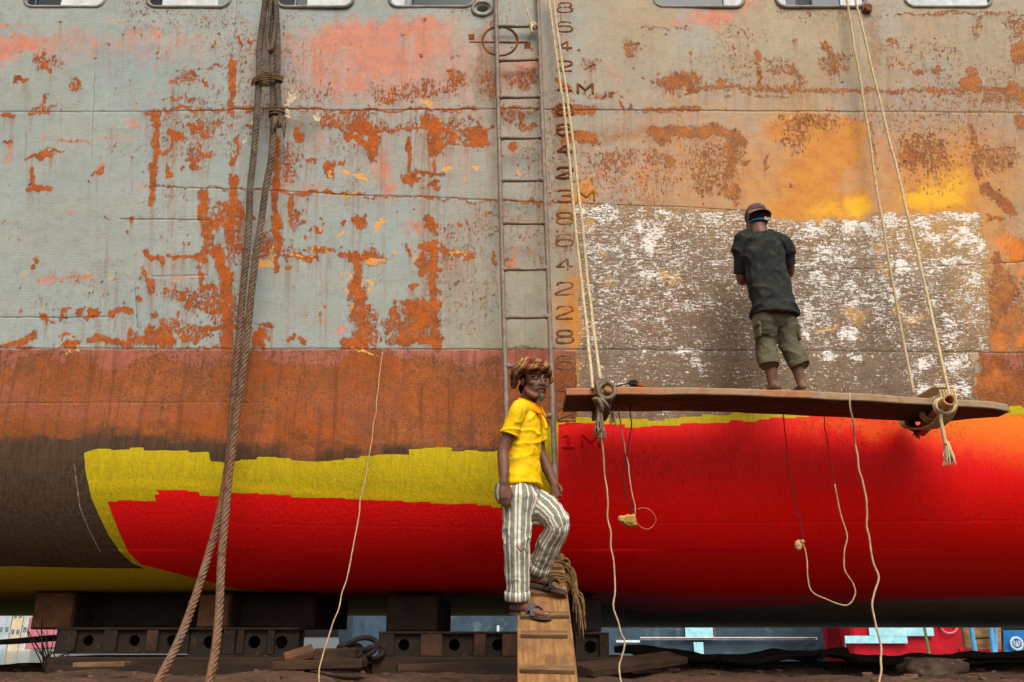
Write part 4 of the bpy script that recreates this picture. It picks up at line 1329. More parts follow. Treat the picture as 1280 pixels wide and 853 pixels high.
def scaf_mat():
    t = NT('scaffold_board_grain')
    o = t.coords()
    g = t.node('ShaderNodeNewGeometry')
    n = t.noise(t.mapping(o, scale=(1, 12, 12)), 3.0, 6, .6)
    n2 = t.noise(o, 8, 5, .6)
    n3 = t.noise(t.mapping(o, scale=(1.4, 1, 1)), 1.4, 3, .5)
    c = t.mix(t.step(n, .35, .65), L(88, 68, 52), L(60, 46, 36))
    c = t.mix(t.step(n2, .58, .7, 0, .6), c, L(128, 90, 64))
    # front edge painted as if sky-lit, splashed with orange paint towards the left end
    att = t.attr('edge')
    e = t.math('MULTIPLY', att[0], t.step(n2, .25, .5, .55, 1.0))
    x = t.node('ShaderNodeSeparateXYZ')
    t.put(x.inputs[0], o)
    pale = t.mix(t.step(t.math('ADD', t.math('MULTIPLY', x.outputs[0], -.6), t.mad(n3, 3.0, -1.6)), -.1, .3), L(164, 138, 108), L(176, 118, 84))
    pale = t.mix(t.step(n2, .5, .62, 0, .6), pale, L(150, 110, 76))
    c = t.mix(e, c, pale)
    return t.out(c, .85, t.bump(t.math('ADD', n, n2), .4, .006), .25)


me = m.mesh('board')
at = me.attributes.new('edge', 'FLOAT_COLOR', 'POINT')
ev = np.zeros((len(me.vertices), 4), np.float32)
ev[:, 3] = 1
for i in range(NS + 1):
    for k in (0, 1, 2):
        ev[i * 6 + k, 0] = 1.0
    ev[i * 6 + 5, 0] = .6
at.data.foreach_set('color', ev.ravel())
obj('board', me, scaf_mat(), scaf)

# poles the plank sits on
def pole(pf, pb, r, mat, label, hollow):
    a, b = Vector(pf), Vector(pb)
    e = empty('scaffold_pole', (a + b) / 2)
    tag(e, label, 'pole')
    m = MB()
    n = 18
    ax = (b - a).normalized()
    u = Vector((0, 0, 1)) - ax * ax.z
    u.normalize()
    v = ax.cross(u)
    rings = [(0, r * .66), (0, r), (1, r * .97), (1, .001)] if hollow else [(0, .001), (.0, r * .9), (.03, r), (.97, r * .95), (1, r * .8), (1, .001)]
    V, F = [], []
    seq = ([(.30, r * .5), (.02, r * .62)] if hollow else []) + rings
    for t, rad in seq:
        c = a + (b - a) * t
        for k in range(n):
            q = 2 * math.pi * k / n
            wob = 1 + .05 * math.sin(3 * q + t * 5)
            V.append(tuple(c + (u * math.cos(q) + v * math.sin(q)) * rad * wob))
    for i in range(len(seq) - 1):
        for k in range(n):
            l = (k + 1) % n
            F.append((i * n + k, i * n + l, (i + 1) * n + l, (i + 1) * n + k))
    m.add(V, F)
    obj('pipe', m, mat, e, smooth=True)
    return e


M_BAMBOO = worn('bamboo_pole', L(196, 140, 88), L(160, 108, 66), 5, stretch=(1, 1, 1), bump=.3, rough=.6)
pr0, pr1 = pix(1187, 500, 5.30), pix(1150, 524, 6.02)
pr1.z = plank_top(.80) - .052 - .055
pr0.z = pix(1187, 500, 5.30).z
pole(pr0, pr1, .040, M_BAMBOO, 'hollow bamboo pole poking towards the viewer under the right end of the hanging plank', True)
pl0, pl1 = pix(761, 486, 5.40), pix(752, 508, 6.0)
pl1.z = plank_top(.08) - .052 - .04
pole(pl0, pl1, .030, M_BAMBOO, 'short pole stub wrapped in rope at the left end of the hanging plank', False)


def tassel(m, top, length, n, spread, r, rs):
    top = Vector(top)
    for _ in range(n):
        d = Vector((rs.uniform(-1, 1) * spread, rs.uniform(-1, 1) * spread, 0))
        l = length * rs.uniform(.7, 1.1)
        p = [top + d * .25, top + d * .5 + Vector((0, 0, -l * .35)), top + d * .9 + Vector((rs.uniform(-.01, .01), 0, -l * .75)), top + d * 1.2 + Vector((rs.uniform(-.015, .015), 0, -l))]
        q = catmull(p, 4)
        tube(m, q, np.linspace(r, r * .4, len(q)), 5)


def hemp_rope(m, pts, R):
    frs = random.Random(int(pts[0][0]))
    P = resample(catmull([pix(*p) for p in pts], 12), .04)
    P[:, 0] += (vnoise(P * 5 + pts[0][0]) - .5) * .010
    rope(m, P, R, 3, .055, .012, 5)
    for _ in range(70):
        q = Vector(P[frs.randrange(2, len(P) - 2)])
        d = Vector((frs.uniform(-1, 1), frs.uniform(-1, 0), frs.uniform(-.6, .6))).normalized()
        tube(m, catmull([q + d * R * .7, q + d * (R + .008), q + d * (R + frs.uniform(.010, .030)) + Vector((0, 0, -.012))], 3), .0011, 4)


# left suspension rope
rs = random.Random(8)
sl_ = empty('suspension_rope', pix(748, 486, 5.5))
tag(sl_, 'pale twin rope holding up the left end of the hanging plank beside the draft marks', 'rope')
for pts in ([(684, -12, 6.05), (704, 130, 5.98), (716, 250, 5.9), (727, 350, 5.8), (741, 486, 5.48)], [(690, -12, 6.03), (710, 130, 5.96), (722, 230, 5.9), (737, 370, 5.75), (752, 486, 5.47)]):
    m = MB()
    hemp_rope(m, pts, .0125)
    obj('rope', m, M_ROPE, sl_, smooth=True)
m = MB()
for k in range(7):
    cx = 746 + k * 2.3
    c = pix(cx, 496 - (k % 2) * 2, 5.62)
    loop = [Vector((c.x - .012, 5.46, c.z + .062)), Vector((c.x, 5.60, c.z + .085)), Vector((c.x + .01, 5.96, c.z + .04)), Vector((c.x + .006, 5.96, c.z - .075)), Vector((c.x, 5.62, c.z - .105)), Vector((c.x - .006, 5.45, c.z - .06)), Vector((c.x - .012, 5.43, c.z))]
    rope(m, catmull(loop, 6, closed=True), .013, 3, .045, .012, 4)
coil(m, pix(758, 490, 5.43), (.1, 1, .0), .050, 4, .013, .07, .2)
coil(m, pix(751, 505, 5.44), (.8, .2, .5), .040, 3, .013, .06, .4)
obj('lashing', m, M_ROPEG, sl_, smooth=True)
m = MB()
tassel(m, pix(749, 512, 5.43), .20, 16, .035, .008, rs)
obj('frayed_end', m, M_ROPEG, sl_, smooth=True)
m = MB()
tassel(m, pix(765, 514, 5.60), .11, 7, .02, .007, rs)
obj('frayed_end', m, M_ROPEG, sl_, smooth=True)
m = MB()
tassel(m, pix(752, 530, 5.43), .09, 8, .016, .007, rs)
obj('frayed_end', m, M_ROPE, sl_, smooth=True)

# right suspension rope
sr_ = empty('suspension_rope', pix(1175, 500, 5.5))
tag(sr_, 'pale twin rope spread in a narrow V above the right end of the hanging plank', 'rope')
for pts in ([(1056, -12, 6.06), (1080, 130, 6.02), (1100, 260, 5.98), (1121, 380, 5.96), (1142, 492, 5.95)], [(1066, -12, 6.03), (1098, 120, 5.92), (1128, 240, 5.8), (1157, 360, 5.62), (1187, 494, 5.36)]):
    m = MB()
    hemp_rope(m, pts, .0110)
    obj('rope', m, M_ROPE, sr_, smooth=True)
m = MB()
for k in range(6):
    c = pix(1160 + k * 3.5, 505, 5.6)
    loop = [Vector((c.x + .02, 5.47, c.z + .075)), Vector((c.x, 5.62, c.z + .085)), Vector((c.x - .02, 5.97, c.z + .06)), Vector((c.x - .02, 5.97, c.z - .07)), Vector((c.x, 5.66, c.z - .14)), Vector((c.x + .01, 5.46, c.z - .075))]
    rope(m, catmull(loop, 6, closed=True), .0095, 3, .04, .012, 4)
coil(m, pix(1180, 508, 5.40), (pr1 - pr0), .051, 4, .010, .07, .2)
coil(m, pix(1163, 517, 5.70), (pr1 - pr0), .052, 5, .010, .11, .3)
obj('lashing', m, M_ROPE, sr_, smooth=True)
m = MB()
coil(m, pix(1146, 527, 5.97), (pr1 - pr0), .060, 5, .012, .13, .3)
tassel(m, pix(1141, 527, 5.95), .12, 8, .03, .009, rs)
obj('lashing', m, worn('dark_wet_lashing', L(110, 84, 62), L(70, 52, 40), 16, bump=.5), sr_, smooth=True)
m = MB()
rope(m, catmull([pix(1178, 512, 5.39), pix(1176, 524, 5.39), pix(1179, 540, 5.39), pix(1182, 556, 5.39)], 8), .013, 3, .05, .01, 5)
tassel(m, pix(1183, 552, 5.39), .15, 20, .03, .007, rs)
obj('frayed_end', m, M_ROPE, sr_, smooth=True)

# paint scraper left lying on the plank
sc_ = empty('paint_scraper', pix(790, 483, 5.55))
tag(sc_, 'black paint scraper with a thin rod lying on the left end of the hanging plank', 'scraper')
m = MB()
tube(m, [pix(768, 484, 5.52), pix(782, 480, 5.52), pix(790, 478, 5.53)], .005, 6)
obj('rod', m, M_BLACKWIRE, sc_, smooth=True)
m = MB()
tube(m, catmull([pix(787, 478, 5.53), pix(792, 476, 5.53), pix(797, 479, 5.54), pix(795, 483, 5.54), pix(789, 482, 5.54)], 5, closed=True), .009, 6, closed=True)
tube(m, [pix(790, 480, 5.53), pix(796, 481, 5.53)], .016, 8)
obj('head', m, M_BLACKWIRE, sc_, smooth=True)
m = MB()
tube(m, catmull([pix(796, 481, 5.53), pix(801, 482, 5.53), pix(806, 483, 5.53)], 4), [.008, .010, .012, .013, .013, .013, .013, .012, .009], 8)
obj('handle', m, worn('orange_handle', L(190, 104, 50), L(150, 80, 40), 12), sc_, smooth=True)

# ------------------------------------------------------------------ loose strings
def string(pts, r, mat, label, cat='string', wob=.004, seed=1, name='hanging_string'):
    P = resample(catmull([pix(*p) for p in pts], 8), .03)
    q = P * 11 + seed * 7.1
    P[:, 0] += (vnoise(q) - .5) * 2 * wob
    P[:, 1] += (vnoise(q + 40) - .5) * 2 * wob
    m = MB()
    tube(m, P, r, 6)
    c = P[len(P) // 2]
    o = obj(name, m, mat, origin=c, smooth=True)
    tag(o, label, cat)
    return o


string([(478, 440, 6.09), (473, 490, 6.08), (463, 556, 6.08), (452, 620, 6.04), (441, 690, 5.98), (425, 755, 5.86), (410, 800, 5.72), (400, 838, 5.6), (399, 856, 5.5)], .0045, M_STRING, 'long thin pale string hanging between the wire rope bundle and the man in yellow', seed=1, wob=.008)
string([(751, 540, 5.44), (757, 590, 5.5), (760, 640, 5.5), (765, 690, 5.5), (769, 738, 5.48), (767, 760, 5.46), (775, 790, 5.44), (781, 802, 5.42), (777, 822, 5.40), (774, 834, 5.38), (777, 858, 5.3)], .0055, M_STRING, 'pale string trailing to the ground from the rope knot at the left plank end', seed=2, wob=.012)
o1 = string([(787, 506, 5.7), (789, 530, 5.7), (785, 556, 5.72), (780, 585, 5.74), (781, 612, 5.74), (786, 630, 5.74), (793, 642, 5.74)], .004, M_BLACKWIRE, 'short black wire hanging under the plank beside the sponge on a string', cat='wire', seed=3, name='hanging_wire')
sp = empty('sponge_on_string', pix(786, 652, 5.75))
tag(sp, 'yellow sponge tied to a string with a round wire loop against the red', 'sponge')
m = MB()
P = resample(catmull([pix(773, 508, 5.75), pix(776, 530, 5.75), pix(780, 553, 5.75), (pix(785, 580, 5.75)), pix(789, 610, 5.75), pix(793, 632, 5.75), pix(793, 646, 5.75), pix(788, 649, 5.75)], 8), .02)
P[:, 0] += (vnoise(P * 14) - .5) * .012
tube(m, P, .0042, 6)
obj('string', m, M_STRING, sp, smooth=True)
m = MB()
P = catmull([pix(793, 645, 5.74), pix(797, 655, 5.74), (pix(804, 660.5, 5.74)), pix(812, 661, 5.74), pix(819, 654, 5.74), pix(819, 646, 5.74), pix(812, 637.5, 5.74), pix(803, 635, 5.74), pix(797, 637, 5.74)], 6)
tube(m, P, .0032, 6)
obj('wire_loop', m, worn('copper_wire', L(190, 120, 80), L(150, 90, 60), 20), sp, smooth=True)
bmv = bmesh.new()
bmesh.ops.create_icosphere(bmv, subdivisions=4, radius=1)
Vn = np.array([v.co[:] for v in bmv.verts])
Fn = [[v.index for v in f.verts] for f in bmv.faces]
bmv.free()


def lump(c, r3, amp, freq, seed=0, boxy=.0):
    d = Vn.copy()
    if boxy:
        d = np.sign(d) * np.abs(d) ** (1 - boxy)
    k = 1 + (fbm3(Vn * freq + seed * 13.7, 3) - .5) * 2 * amp
    return np.array(list(c)) + d * k[:, None] * np.array(r3)


m = MB()
m.add(lump(pix(787, 651, 5.75), (.045, .035, .042), .30, 2.2, 3, .35), Fn)
m.add(lump(pix(778, 649, 5.75), (.028, .02, .022), .35, 2.6, 5, .2), Fn)
obj('sponge', m, M_SPONGE, sp, smooth=True)

lp = empty('looped_string', pix(1010, 690, 5.75))
tag(lp, 'slack string looped in a U under the plank with a pale knotted rag', 'string')
P = resample(catmull([pix(979, 514, 5.86), pix(982, 545, 5.86), pix(986, 590, 5.86), pix(995, 632, 5.86), pix(1002, 660, 5.85), pix(1003, 678, 5.84), pix(1008, 690, 5.84), pix(1010, 722, 5.84), pix(1016, 741, 5.83), pix(1035, 750, 5.83), pix(1058, 757, 5.83), pix(1068, 745, 5.83), pix(1066, 730, 5.84), pix(1055, 710, 5.84), pix(1056, 690, 5.84), pix(1058, 668, 5.85), pix(1050, 640, 5.86), pix(1044, 605, 5.86), pix(1036, 570, 5.86), pix(1029, 516, 5.86)], 8), .02)
P[:, 0] += (vnoise(P * 12 + 4) - .5) * .014
k1 = np.argmin(np.linalg.norm(P - np.array(pix(1003, 678, 5.84)), axis=1))
k2 = np.argmin(np.linalg.norm(P - np.array(pix(1044, 605, 5.86)), axis=1))
m = MB(); tube(m, P[:k1 + 1], .0036, 6); obj('cord', m, M_BLACKWIRE, lp, smooth=True)
m = MB(); tube(m, P[k1:k2 + 1], .0048, 6); obj('cord', m, M_STRING, lp, smooth=True)
m = MB(); tube(m, P[k2:], .0036, 6); obj('cord', m, worn('paint_soaked_cord', L(150, 44, 24), L(120, 36, 20), 20), lp, smooth=True)
m = MB()
m.add(lump(pix(998, 682, 5.84), (.024, .02, .034), .3, 2, 8), Fn)
m.add(lump(pix(1003, 677, 5.84), (.016, .014, .012), .3, 2, 9), Fn)
obj('knot', m, worn('rag_knot', L(222, 186, 134), L(190, 150, 100), 18, bump=.5), lp, smooth=True)
string([(1061, 492, 5.47), (1063, 506, 5.46), (1068, 530, 5.5), (1070, 556, 5.6), (1072, 570, 5.6), (1079, 610, 5.6), (1084, 640, 5.6), (1086, 680, 5.6), (1090, 705, 5.6), (1097, 722, 5.58), (1092, 742, 5.56), (1090, 760, 5.54), (1097, 785, 5.5), (1101, 810, 5.46), (1101, 830, 5.4), (1101, 858, 5.3)], .0065, M_STRING, 'thick pale string hanging over the plank edge right down to the ground', seed=6, wob=.012)

# ------------------------------------------------------------------ gangplank
def gp(u, t, lift=0.0):
    """u: across -1..1, t: 0 at the top end, 1 at the bottom of the frame."""
    a = Vector((pix(675.5, 700, 5.90).x, 5.90, EYE + .50))
    b = Vector((pix(685, 853, 4.60).x, 4.60, EYE - .245))
    c = a + (b - a) * t
    n = Vector((0, (a - b).z, -(a - b).y)).normalized() * -1
    if n.z < 0:
        n = -n
    return c + Vector((u * .153, 0, 0)) + n * lift


gang = empty('gangplank', gp(0, .8))
tag(gang, 'wooden gangplank with nailed cross cleats sloping up from the ground to the ladder foot', 'gangplank')
m = MB()
NT_ = 40
V, F = [], []
for i in range(NT_ + 1):
    t = -.02 + 1.75 * i / NT_
    e = .012 * math.sin(t * 7) * .4
    for u, lf in ((-1 + e, .0), (-.97, .006), (.97, .006), (1 - e, 0), (1 - e, -.034), (-1 + e, -.034)):
        V.append(tuple(gp(u, t, lf)))
for i in range(NT_):
    for k in range(6):
        a, b = i * 6 + k, i * 6 + (k + 1) % 6
        F.append((a, a + 6, b + 6, b))
F.append(tuple(range(6)))
F.append(tuple(NT_ * 6 + k for k in range(5, -1, -1)))
m.add(V, F)


def board_mat():
    t = NT('gangplank_wood')
    o = t.mapping(t.coords(), rot=(math.radians(-30), 0, 0))
    n = t.noise(t.mapping(o, scale=(16, 1.2, 2)), 2.4, 6, .62)
    n2 = t.noise(o, 7, 5, .6)
    n3 = t.noise(t.mapping(o, scale=(40, 2.5, 4)), 2.0, 4, .6)
    c = t.mix(t.step(n, .32, .68), L(168, 120, 72), L(126, 90, 54))
    c = t.mix(t.step(n2, .40, .66, 0, .75), c, L(108, 78, 50))
    c = t.mix(t.step(n3, .58, .72, 0, .6), c, L(104, 72, 44))
    return t.out(c, .8, t.bump(t.math('ADD', n, t.math('MULTIPLY', n2, .6)), .4, .005), .25)


obj('board', m, board_mat(), gang)
gdir = (gp(0, 1) - gp(0, 0)).normalized()
gnorm = gdir.cross(Vector((1, 0, 0))).normalized()
if gnorm.z < 0:
    gnorm = -gnorm
Rg = Matrix((Vector((1, 0, 0)), gdir, gnorm)).transposed()


def gang_t(py):
    lo, hi = 0.0, 1.6
    for _ in range(40):
        md = (lo + hi) / 2
        if proj(*gp(0, md))[1] < py:
            lo = md
        else:
            hi = md
    return (lo + hi) / 2


for k, (py, sk) in enumerate([(712, 0), (745, .01), (773, -.025), (797, .012), (841, .03), (890, 0), (950, 0)]):
    m = MB()
    box(m, gp(.03 * (k % 3 - 1), gang_t(py), .018), (.278 - .022 * (k % 2), .046, .026), Rg @ Matrix.Rotation(sk, 3, 'Z'), bevel=.004)
    obj('cleat', m, M_CLEAT, gang)
sw = empty('straw_rope', gp(.9, .12))
tag(sw, 'frayed straw rope wound round the top of the gangplank with a loose tail', 'rope')
m = MB()
rs = random.Random(5)
for t in (.06, .10, .14, .21, .235, .26):
    loop = [gp(-1.05, t, .015), gp(-.4, t + .01, .03), gp(.4, t - .01, .03), gp(1.06, t, .02), gp(1.06, t, -.045), gp(0, t, -.055), gp(-1.06, t, -.045)]
    rope(m, catmull(loop, 6, closed=True), .0085, 3, .04, .012, 4)
coil(m, gp(1.0, .08, .015), (0, 1, .4), .026, 3, .008, .07, .4)
obj('lashing', m, M_STRAW, sw, smooth=True)
m = MB()
for k in range(15):
    s = rs.uniform(-.015, .015)
    e = rs.uniform(-.03, .03)
    l = rs.uniform(.26, .47)
    q0 = gp(1.06, .10 + s, .02)
    p = [q0, q0 + Vector((.035 + s, -.05, -.05)), q0 + Vector((.05 + e * .6, -.10, -.18)), q0 + Vector((.065 + e, -.14, -l * .7)), q0 + Vector((.07 + e * 1.4, -.16, -l))]
    P = catmull(p, 5)
    tube(m, P, np.linspace(.011, .004, len(P)), 5)
obj('frayed_tail', m, M_STRAW, sw, smooth=True)

# ------------------------------------------------------------------ blocks and cradle beams under the ship
def timber(x0, x1, y0, y1, z0, z1, label, mat=M_TIMBER, endm=None, name='keel_block', ends=0):
    c = Vector(((x0 + x1) / 2, (y0 + y1) / 2, z0))
    e = empty(name, c)
    tag(e, label, 'timber block', 'timber blocks under the ship')
    m = MB()
    box(m, ((x0 + x1) / 2, (y0 + y1) / 2, (z0 + z1) / 2), (x1 - x0, y1 - y0, z1 - z0), bevel=.012)
    obj('block', m, mat, e)
    m = MB()
    box(m, ((x0 + x1) / 2, y0 - .006, (z0 + z1) / 2), (x1 - x0 - .03, .016, z1 - z0 - .03), bevel=.005)
    obj('end_face', m, endm or mat, e)
    return e


def bl(pxa, pxb, pyt, pyb, Y, D, **k):
    a, b = pix(pxa, pyt, Y), pix(pxb, pyb, Y)
    zt = min(a.z, KEEL - .003) if Y > HY + RB else a.z
    return timber(a.x, b.x, Y, Y + D, b.z, zt, **k)


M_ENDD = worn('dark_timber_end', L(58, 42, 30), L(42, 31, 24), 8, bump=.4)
bl(46, 90, 736, 787, 7.15, 1.6, label='weathered brown timber block under the hull at the far left', endm=M_ENDGRAIN)
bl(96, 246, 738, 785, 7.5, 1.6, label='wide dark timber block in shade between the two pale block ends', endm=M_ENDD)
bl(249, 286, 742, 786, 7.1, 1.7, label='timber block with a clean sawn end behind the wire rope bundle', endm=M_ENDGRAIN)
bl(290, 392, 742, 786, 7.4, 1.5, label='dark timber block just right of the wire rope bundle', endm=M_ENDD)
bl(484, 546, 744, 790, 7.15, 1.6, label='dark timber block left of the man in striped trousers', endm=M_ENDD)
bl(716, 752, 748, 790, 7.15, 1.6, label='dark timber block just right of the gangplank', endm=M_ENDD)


def beam(pxa, pxb, pyt, pyb, Y, label, holes, posts):
    a, b = pix(pxa, pyt, Y), pix(pxb, pyb, Y)
    e = empty('cradle_beam', ((a.x + b.x) / 2, Y, b.z))
    tag(e, label, 'steel beam', 'cradle beams under the ship')
    zt, zb = a.z, b.z
    h = zt - zb
    m = MB()
    # web with round holes: built as strips of quads round each hole
    xs = sorted([a.x] + [pix(q, 800, Y).x for q in holes] + [b.x])
    hr = h * .24
    cells = []
    hx = [pix(q, 800, Y).x for q in holes]
    edges = [a.x] + [(hx[i] + hx[i + 1]) / 2 for i in range(len(hx) - 1)] + [b.x]
    zc = (zt + zb) / 2
    for i, cx in enumerate(hx):
        x0, x1 = edges[i], edges[i + 1]
        n = 24
        V, F = [], []
        for k in range(n):
            q = 2 * math.pi * k / n + math.pi / 4
            cq, sq = math.cos(q), math.sin(q)
            s = max(abs(cq), abs(sq))
            ux, uz = cq / s, sq / s
            ox = cx + (ux * (x1 - cx) if ux > 0 else ux * (cx - x0))
            V += [(cx + cq * hr, Y, zc + sq * hr), (ox, Y, zc + uz * h / 2), (cx + cq * hr, Y + .03, zc + sq * hr)]
        for k in range(n):
            l = (k + 1) % n
            F += [(3 * k, 3 * k + 1, 3 * l + 1, 3 * l), (3 * k, 3 * l, 3 * l + 2, 3 * k + 2)]
        m.add(V, F)
    obj('web', m, M_STEELD, e)
    for z in (zt, zb):
        m = MB()
        box(m, ((a.x + b.x) / 2, Y + .07, z), (b.x - a.x, .22, .016), bevel=.003)
        obj('flange', m, M_STEELD, e)
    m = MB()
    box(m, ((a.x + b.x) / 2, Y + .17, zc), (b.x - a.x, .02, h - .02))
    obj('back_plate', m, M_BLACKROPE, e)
    for q, wpx, mt in posts:
        x = pix(q, 800, Y).x
        m = MB()
        box(m, (x, Y - .018, zc), (wpx * .0062, .036, h - .022), bevel=.004)
        obj('stiffener', m, mt, e)
    return e


M_RUSTW = worn('rusty_stiffener', L(92, 60, 38), L(64, 44, 30), 6, bump=.5)
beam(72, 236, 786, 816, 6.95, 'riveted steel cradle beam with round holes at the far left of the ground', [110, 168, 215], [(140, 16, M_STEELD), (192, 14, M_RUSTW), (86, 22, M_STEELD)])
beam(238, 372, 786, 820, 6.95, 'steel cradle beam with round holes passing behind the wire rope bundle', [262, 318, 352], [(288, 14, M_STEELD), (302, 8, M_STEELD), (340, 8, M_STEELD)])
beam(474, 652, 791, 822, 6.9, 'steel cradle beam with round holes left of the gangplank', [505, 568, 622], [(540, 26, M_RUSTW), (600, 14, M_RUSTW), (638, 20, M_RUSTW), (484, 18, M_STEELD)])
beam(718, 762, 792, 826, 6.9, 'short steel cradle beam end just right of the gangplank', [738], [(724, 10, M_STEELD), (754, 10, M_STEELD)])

# sleepers the beams lie on
for pxa, pxb, lab in ((60, 384, 'long dark sleeper lying under the two cradle beams on the left'), (466, 660, 'dark sleeper lying under the cradle beam left of the gangplank'), (700, 790, 'short dark sleeper under the cradle beam end right of the gangplank')):
    a, b = pix(pxa, 819, 6.86), pix(pxb, 819, 6.86)
    zb = EYE - .36
    zt_ = pix(300, 821.5, 6.86).z
    m = MB()
    box(m, ((a.x + b.x) / 2, 7.25, (zb + zt_) / 2), (b.x - a.x, .80, zt_ - zb), bevel=.015)
    tag(obj('sleeper', m, worn('sleeper_wood', L(64, 46, 34), L(44, 34, 26), 3, stretch=(1, 6, 6), bump=.5, rough=.9), origin=((a.x + b.x) / 2, 7.25, zb)), lab, 'sleeper', 'sleepers under the cradle beams')

# heavy chain beside the beam
ch = empty('anchor_chain', pix(448, 822, 6.9))
tag(ch, 'short heap of heavy rusty anchor chain between the two cradle beams', 'chain')
for cx, cy, rx, rz, tilt in [(454, 809, .10, .065, 0.1), (438, 814, .085, .05, -.2), (468, 816, .07, .045, .4), (446, 819, .08, .04, .1)]:
    m = MB()
    c = pix(cx, cy, 6.85)
    P = [c + Vector((rx * math.cos(a), .05 * math.sin(a * 2 + tilt), rz * math.sin(a) + tilt * rx * math.cos(a) * .5)) for a in np.linspace(0, 2 * math.pi, 28, endpoint=False)]
    tube(m, P, .020, 8, closed=True)
    obj('link', m, M_STEELD, ch, smooth=True)


def stick(pts, r, mat, name, label, cat, flat=None, rough_=.2):
    P = resample(catmull([pix(*p) for p in pts], 8), .05)
    rr = r * (1 + (vnoise(P * 5) - .5) * 2 * rough_)
    P[:, 2] += (vnoise(P * 4 + 9) - .5) * r * rough_ * 2
    m = MB()
    tube(m, P, rr, 8)
    tag(obj(name, m, mat, origin=P[len(P) // 2], smooth=True), label, cat)


def loose_board(pa, pb, w, th, mat, label, name='loose_board', roll=0.0):
    a, b = pix(*pa), pix(*pb)
    d = (b - a)
    x = d.normalized()
    z = Vector((0, 0, 1)) - x * x.z
    z.normalize()
    R = Matrix((x, z.cross(x), z)).transposed() @ Matrix.Rotation(roll, 3, 'X')
    m = MB()
    box(m, (a + b) / 2, (d.length, w, th), R, bevel=th * .12)
    tag(obj(name, m, mat, origin=(a + b) / 2 - Vector((0, 0, th / 2))), label, 'board', 'boards lying on the earth bank')


loose_board((346, 832, 6.3), (456, 829, 6.3), .25, .055, M_TIMBER, 'broad broken board lying on the earth below the anchor chain')
loose_board((356, 824, 6.7), (392, 813, 6.75), .16, .05, M_ENDGRAIN, 'short splintered board propped on the broad broken board', roll=.3)
loose_board((395, 818, 6.6), (446, 818, 6.6), .16, .08, M_TIMBER, 'squared timber offcut lying in front of the anchor chain')
loose_board((496, 835, 6.2), (578, 832, 6.3), .14, .04, M_TIMBER, 'thin plank on the earth just left of the gangplank')
loose_board((728, 838, 6.4), (846, 822, 7.0), .22, .05, M_TIMBER, 'tilted weathered plank lying on the earth right of the gangplank', roll=.2)
loose_board((96, 831, 6.4), (160, 830, 6.4), .12, .03, M_CLEAT, 'thin grey plank on the earth at the far left')

# low concrete kerb / slip rail under the far debris
m = MB()
a, b = pix(770, 828, 8.2), pix(1420, 831, 8.2)
for k in range(7):
    xa = a.x + (b.x - a.x) * k / 7
    xb = a.x + (b.x - a.x) * (k + 1) / 7
    box(m, ((xa + xb) / 2, 8.3, a.z - .06), (xb - xa - .004, .35, .12), bevel=.015)
sr = obj('slip_rail', m, M_STEELD, origin=((a.x + b.x) / 2, 8.3, a.z - .12))
tag(sr, 'dark timber slip rail running along the ground under the ship on the right', 'rail')

# tarred ropes lying along the rail
for k, (pts, r) in enumerate([([(768, 812, 8.0), (830, 816, 8.0), (890, 821, 8.0), (950, 817, 8.0), (1010, 821, 8.0), (1060, 817, 8.0)], .035), ([(900, 827, 7.9), (980, 822, 7.9), (1040, 816, 7.9), (1065, 822, 7.9), (1130, 826, 7.9), (1200, 824, 7.9), (1300, 822, 7.9)], .030),
                              ([(1020, 822, 7.8), (1035, 813, 7.8), (1052, 818, 7.8), (1072, 823, 7.8)], .022), ([(1060, 825, 7.95), (1130, 823, 7.95), (1220, 828, 7.95), (1330, 824, 7.95)], .026)]):
    lab = ['thick black tarred rope lying in waves along the slip rail, longest one', 'black rope on the slip rail running on to the right edge', 'short humped piece of black rope lying on the longer ropes', 'lower black rope lying behind the rough stone'][k]
    P = resample(catmull([pix(*p) for p in pts], 10), .03)
    P[:, 2] += (fbm3(P * np.array([3.4, 0, 0]) + k * 11, 3) - .5) * .10
    m = MB()
    tube(m, P, r * (1 + (vnoise(P * 7) - .5) * .9), 8)
    tag(obj('tarred_rope', m, M_BLACKROPE, origin=P[len(P) // 2], smooth=True), lab, 'rope', 'tarred ropes along the slip rail')
m = MB()
m.add(lump(pix(1166, 836, 7.2), (.22, .2, .085), .35, 2.0, 4, .3), Fn)
tag(obj('rough_stone', m, M_STONE, origin=pix(1166, 846, 7.2), smooth=True), 'rough brown stone lying on the slip rail in front of the red boat', 'stone')

# black pole and thorny scrub at far left
stick([(-60, 806, 7.4), (0, 803, 7.4), (40, 800, 7.4), (78, 797, 7.4)], .022, M_BLACKROPE, 'steel_pipe', 'thin black pipe lying level across the gap in front of the pink boat', 'pipe')
m = MB()
rs = random.Random(14)
base = pix(62, 838, 6.9)
for k in range(16):
    d = Vector((rs.uniform(-.32, .32), rs.uniform(-.1, .1), rs.uniform(.10, .42)))
    P = catmull([base + Vector((rs.uniform(-.05, .05), 0, 0)), base + d * .5 + Vector((rs.uniform(-.05, .05), 0, .03)), base + d], 4)
    tube(m, P, np.linspace(.006, .002, len(P)), 4)
tag(obj('dry_twigs', m, M_BLACKROPE, origin=base), 'tuft of bare dark twigs sticking out of the earth at the far left', 'twigs')

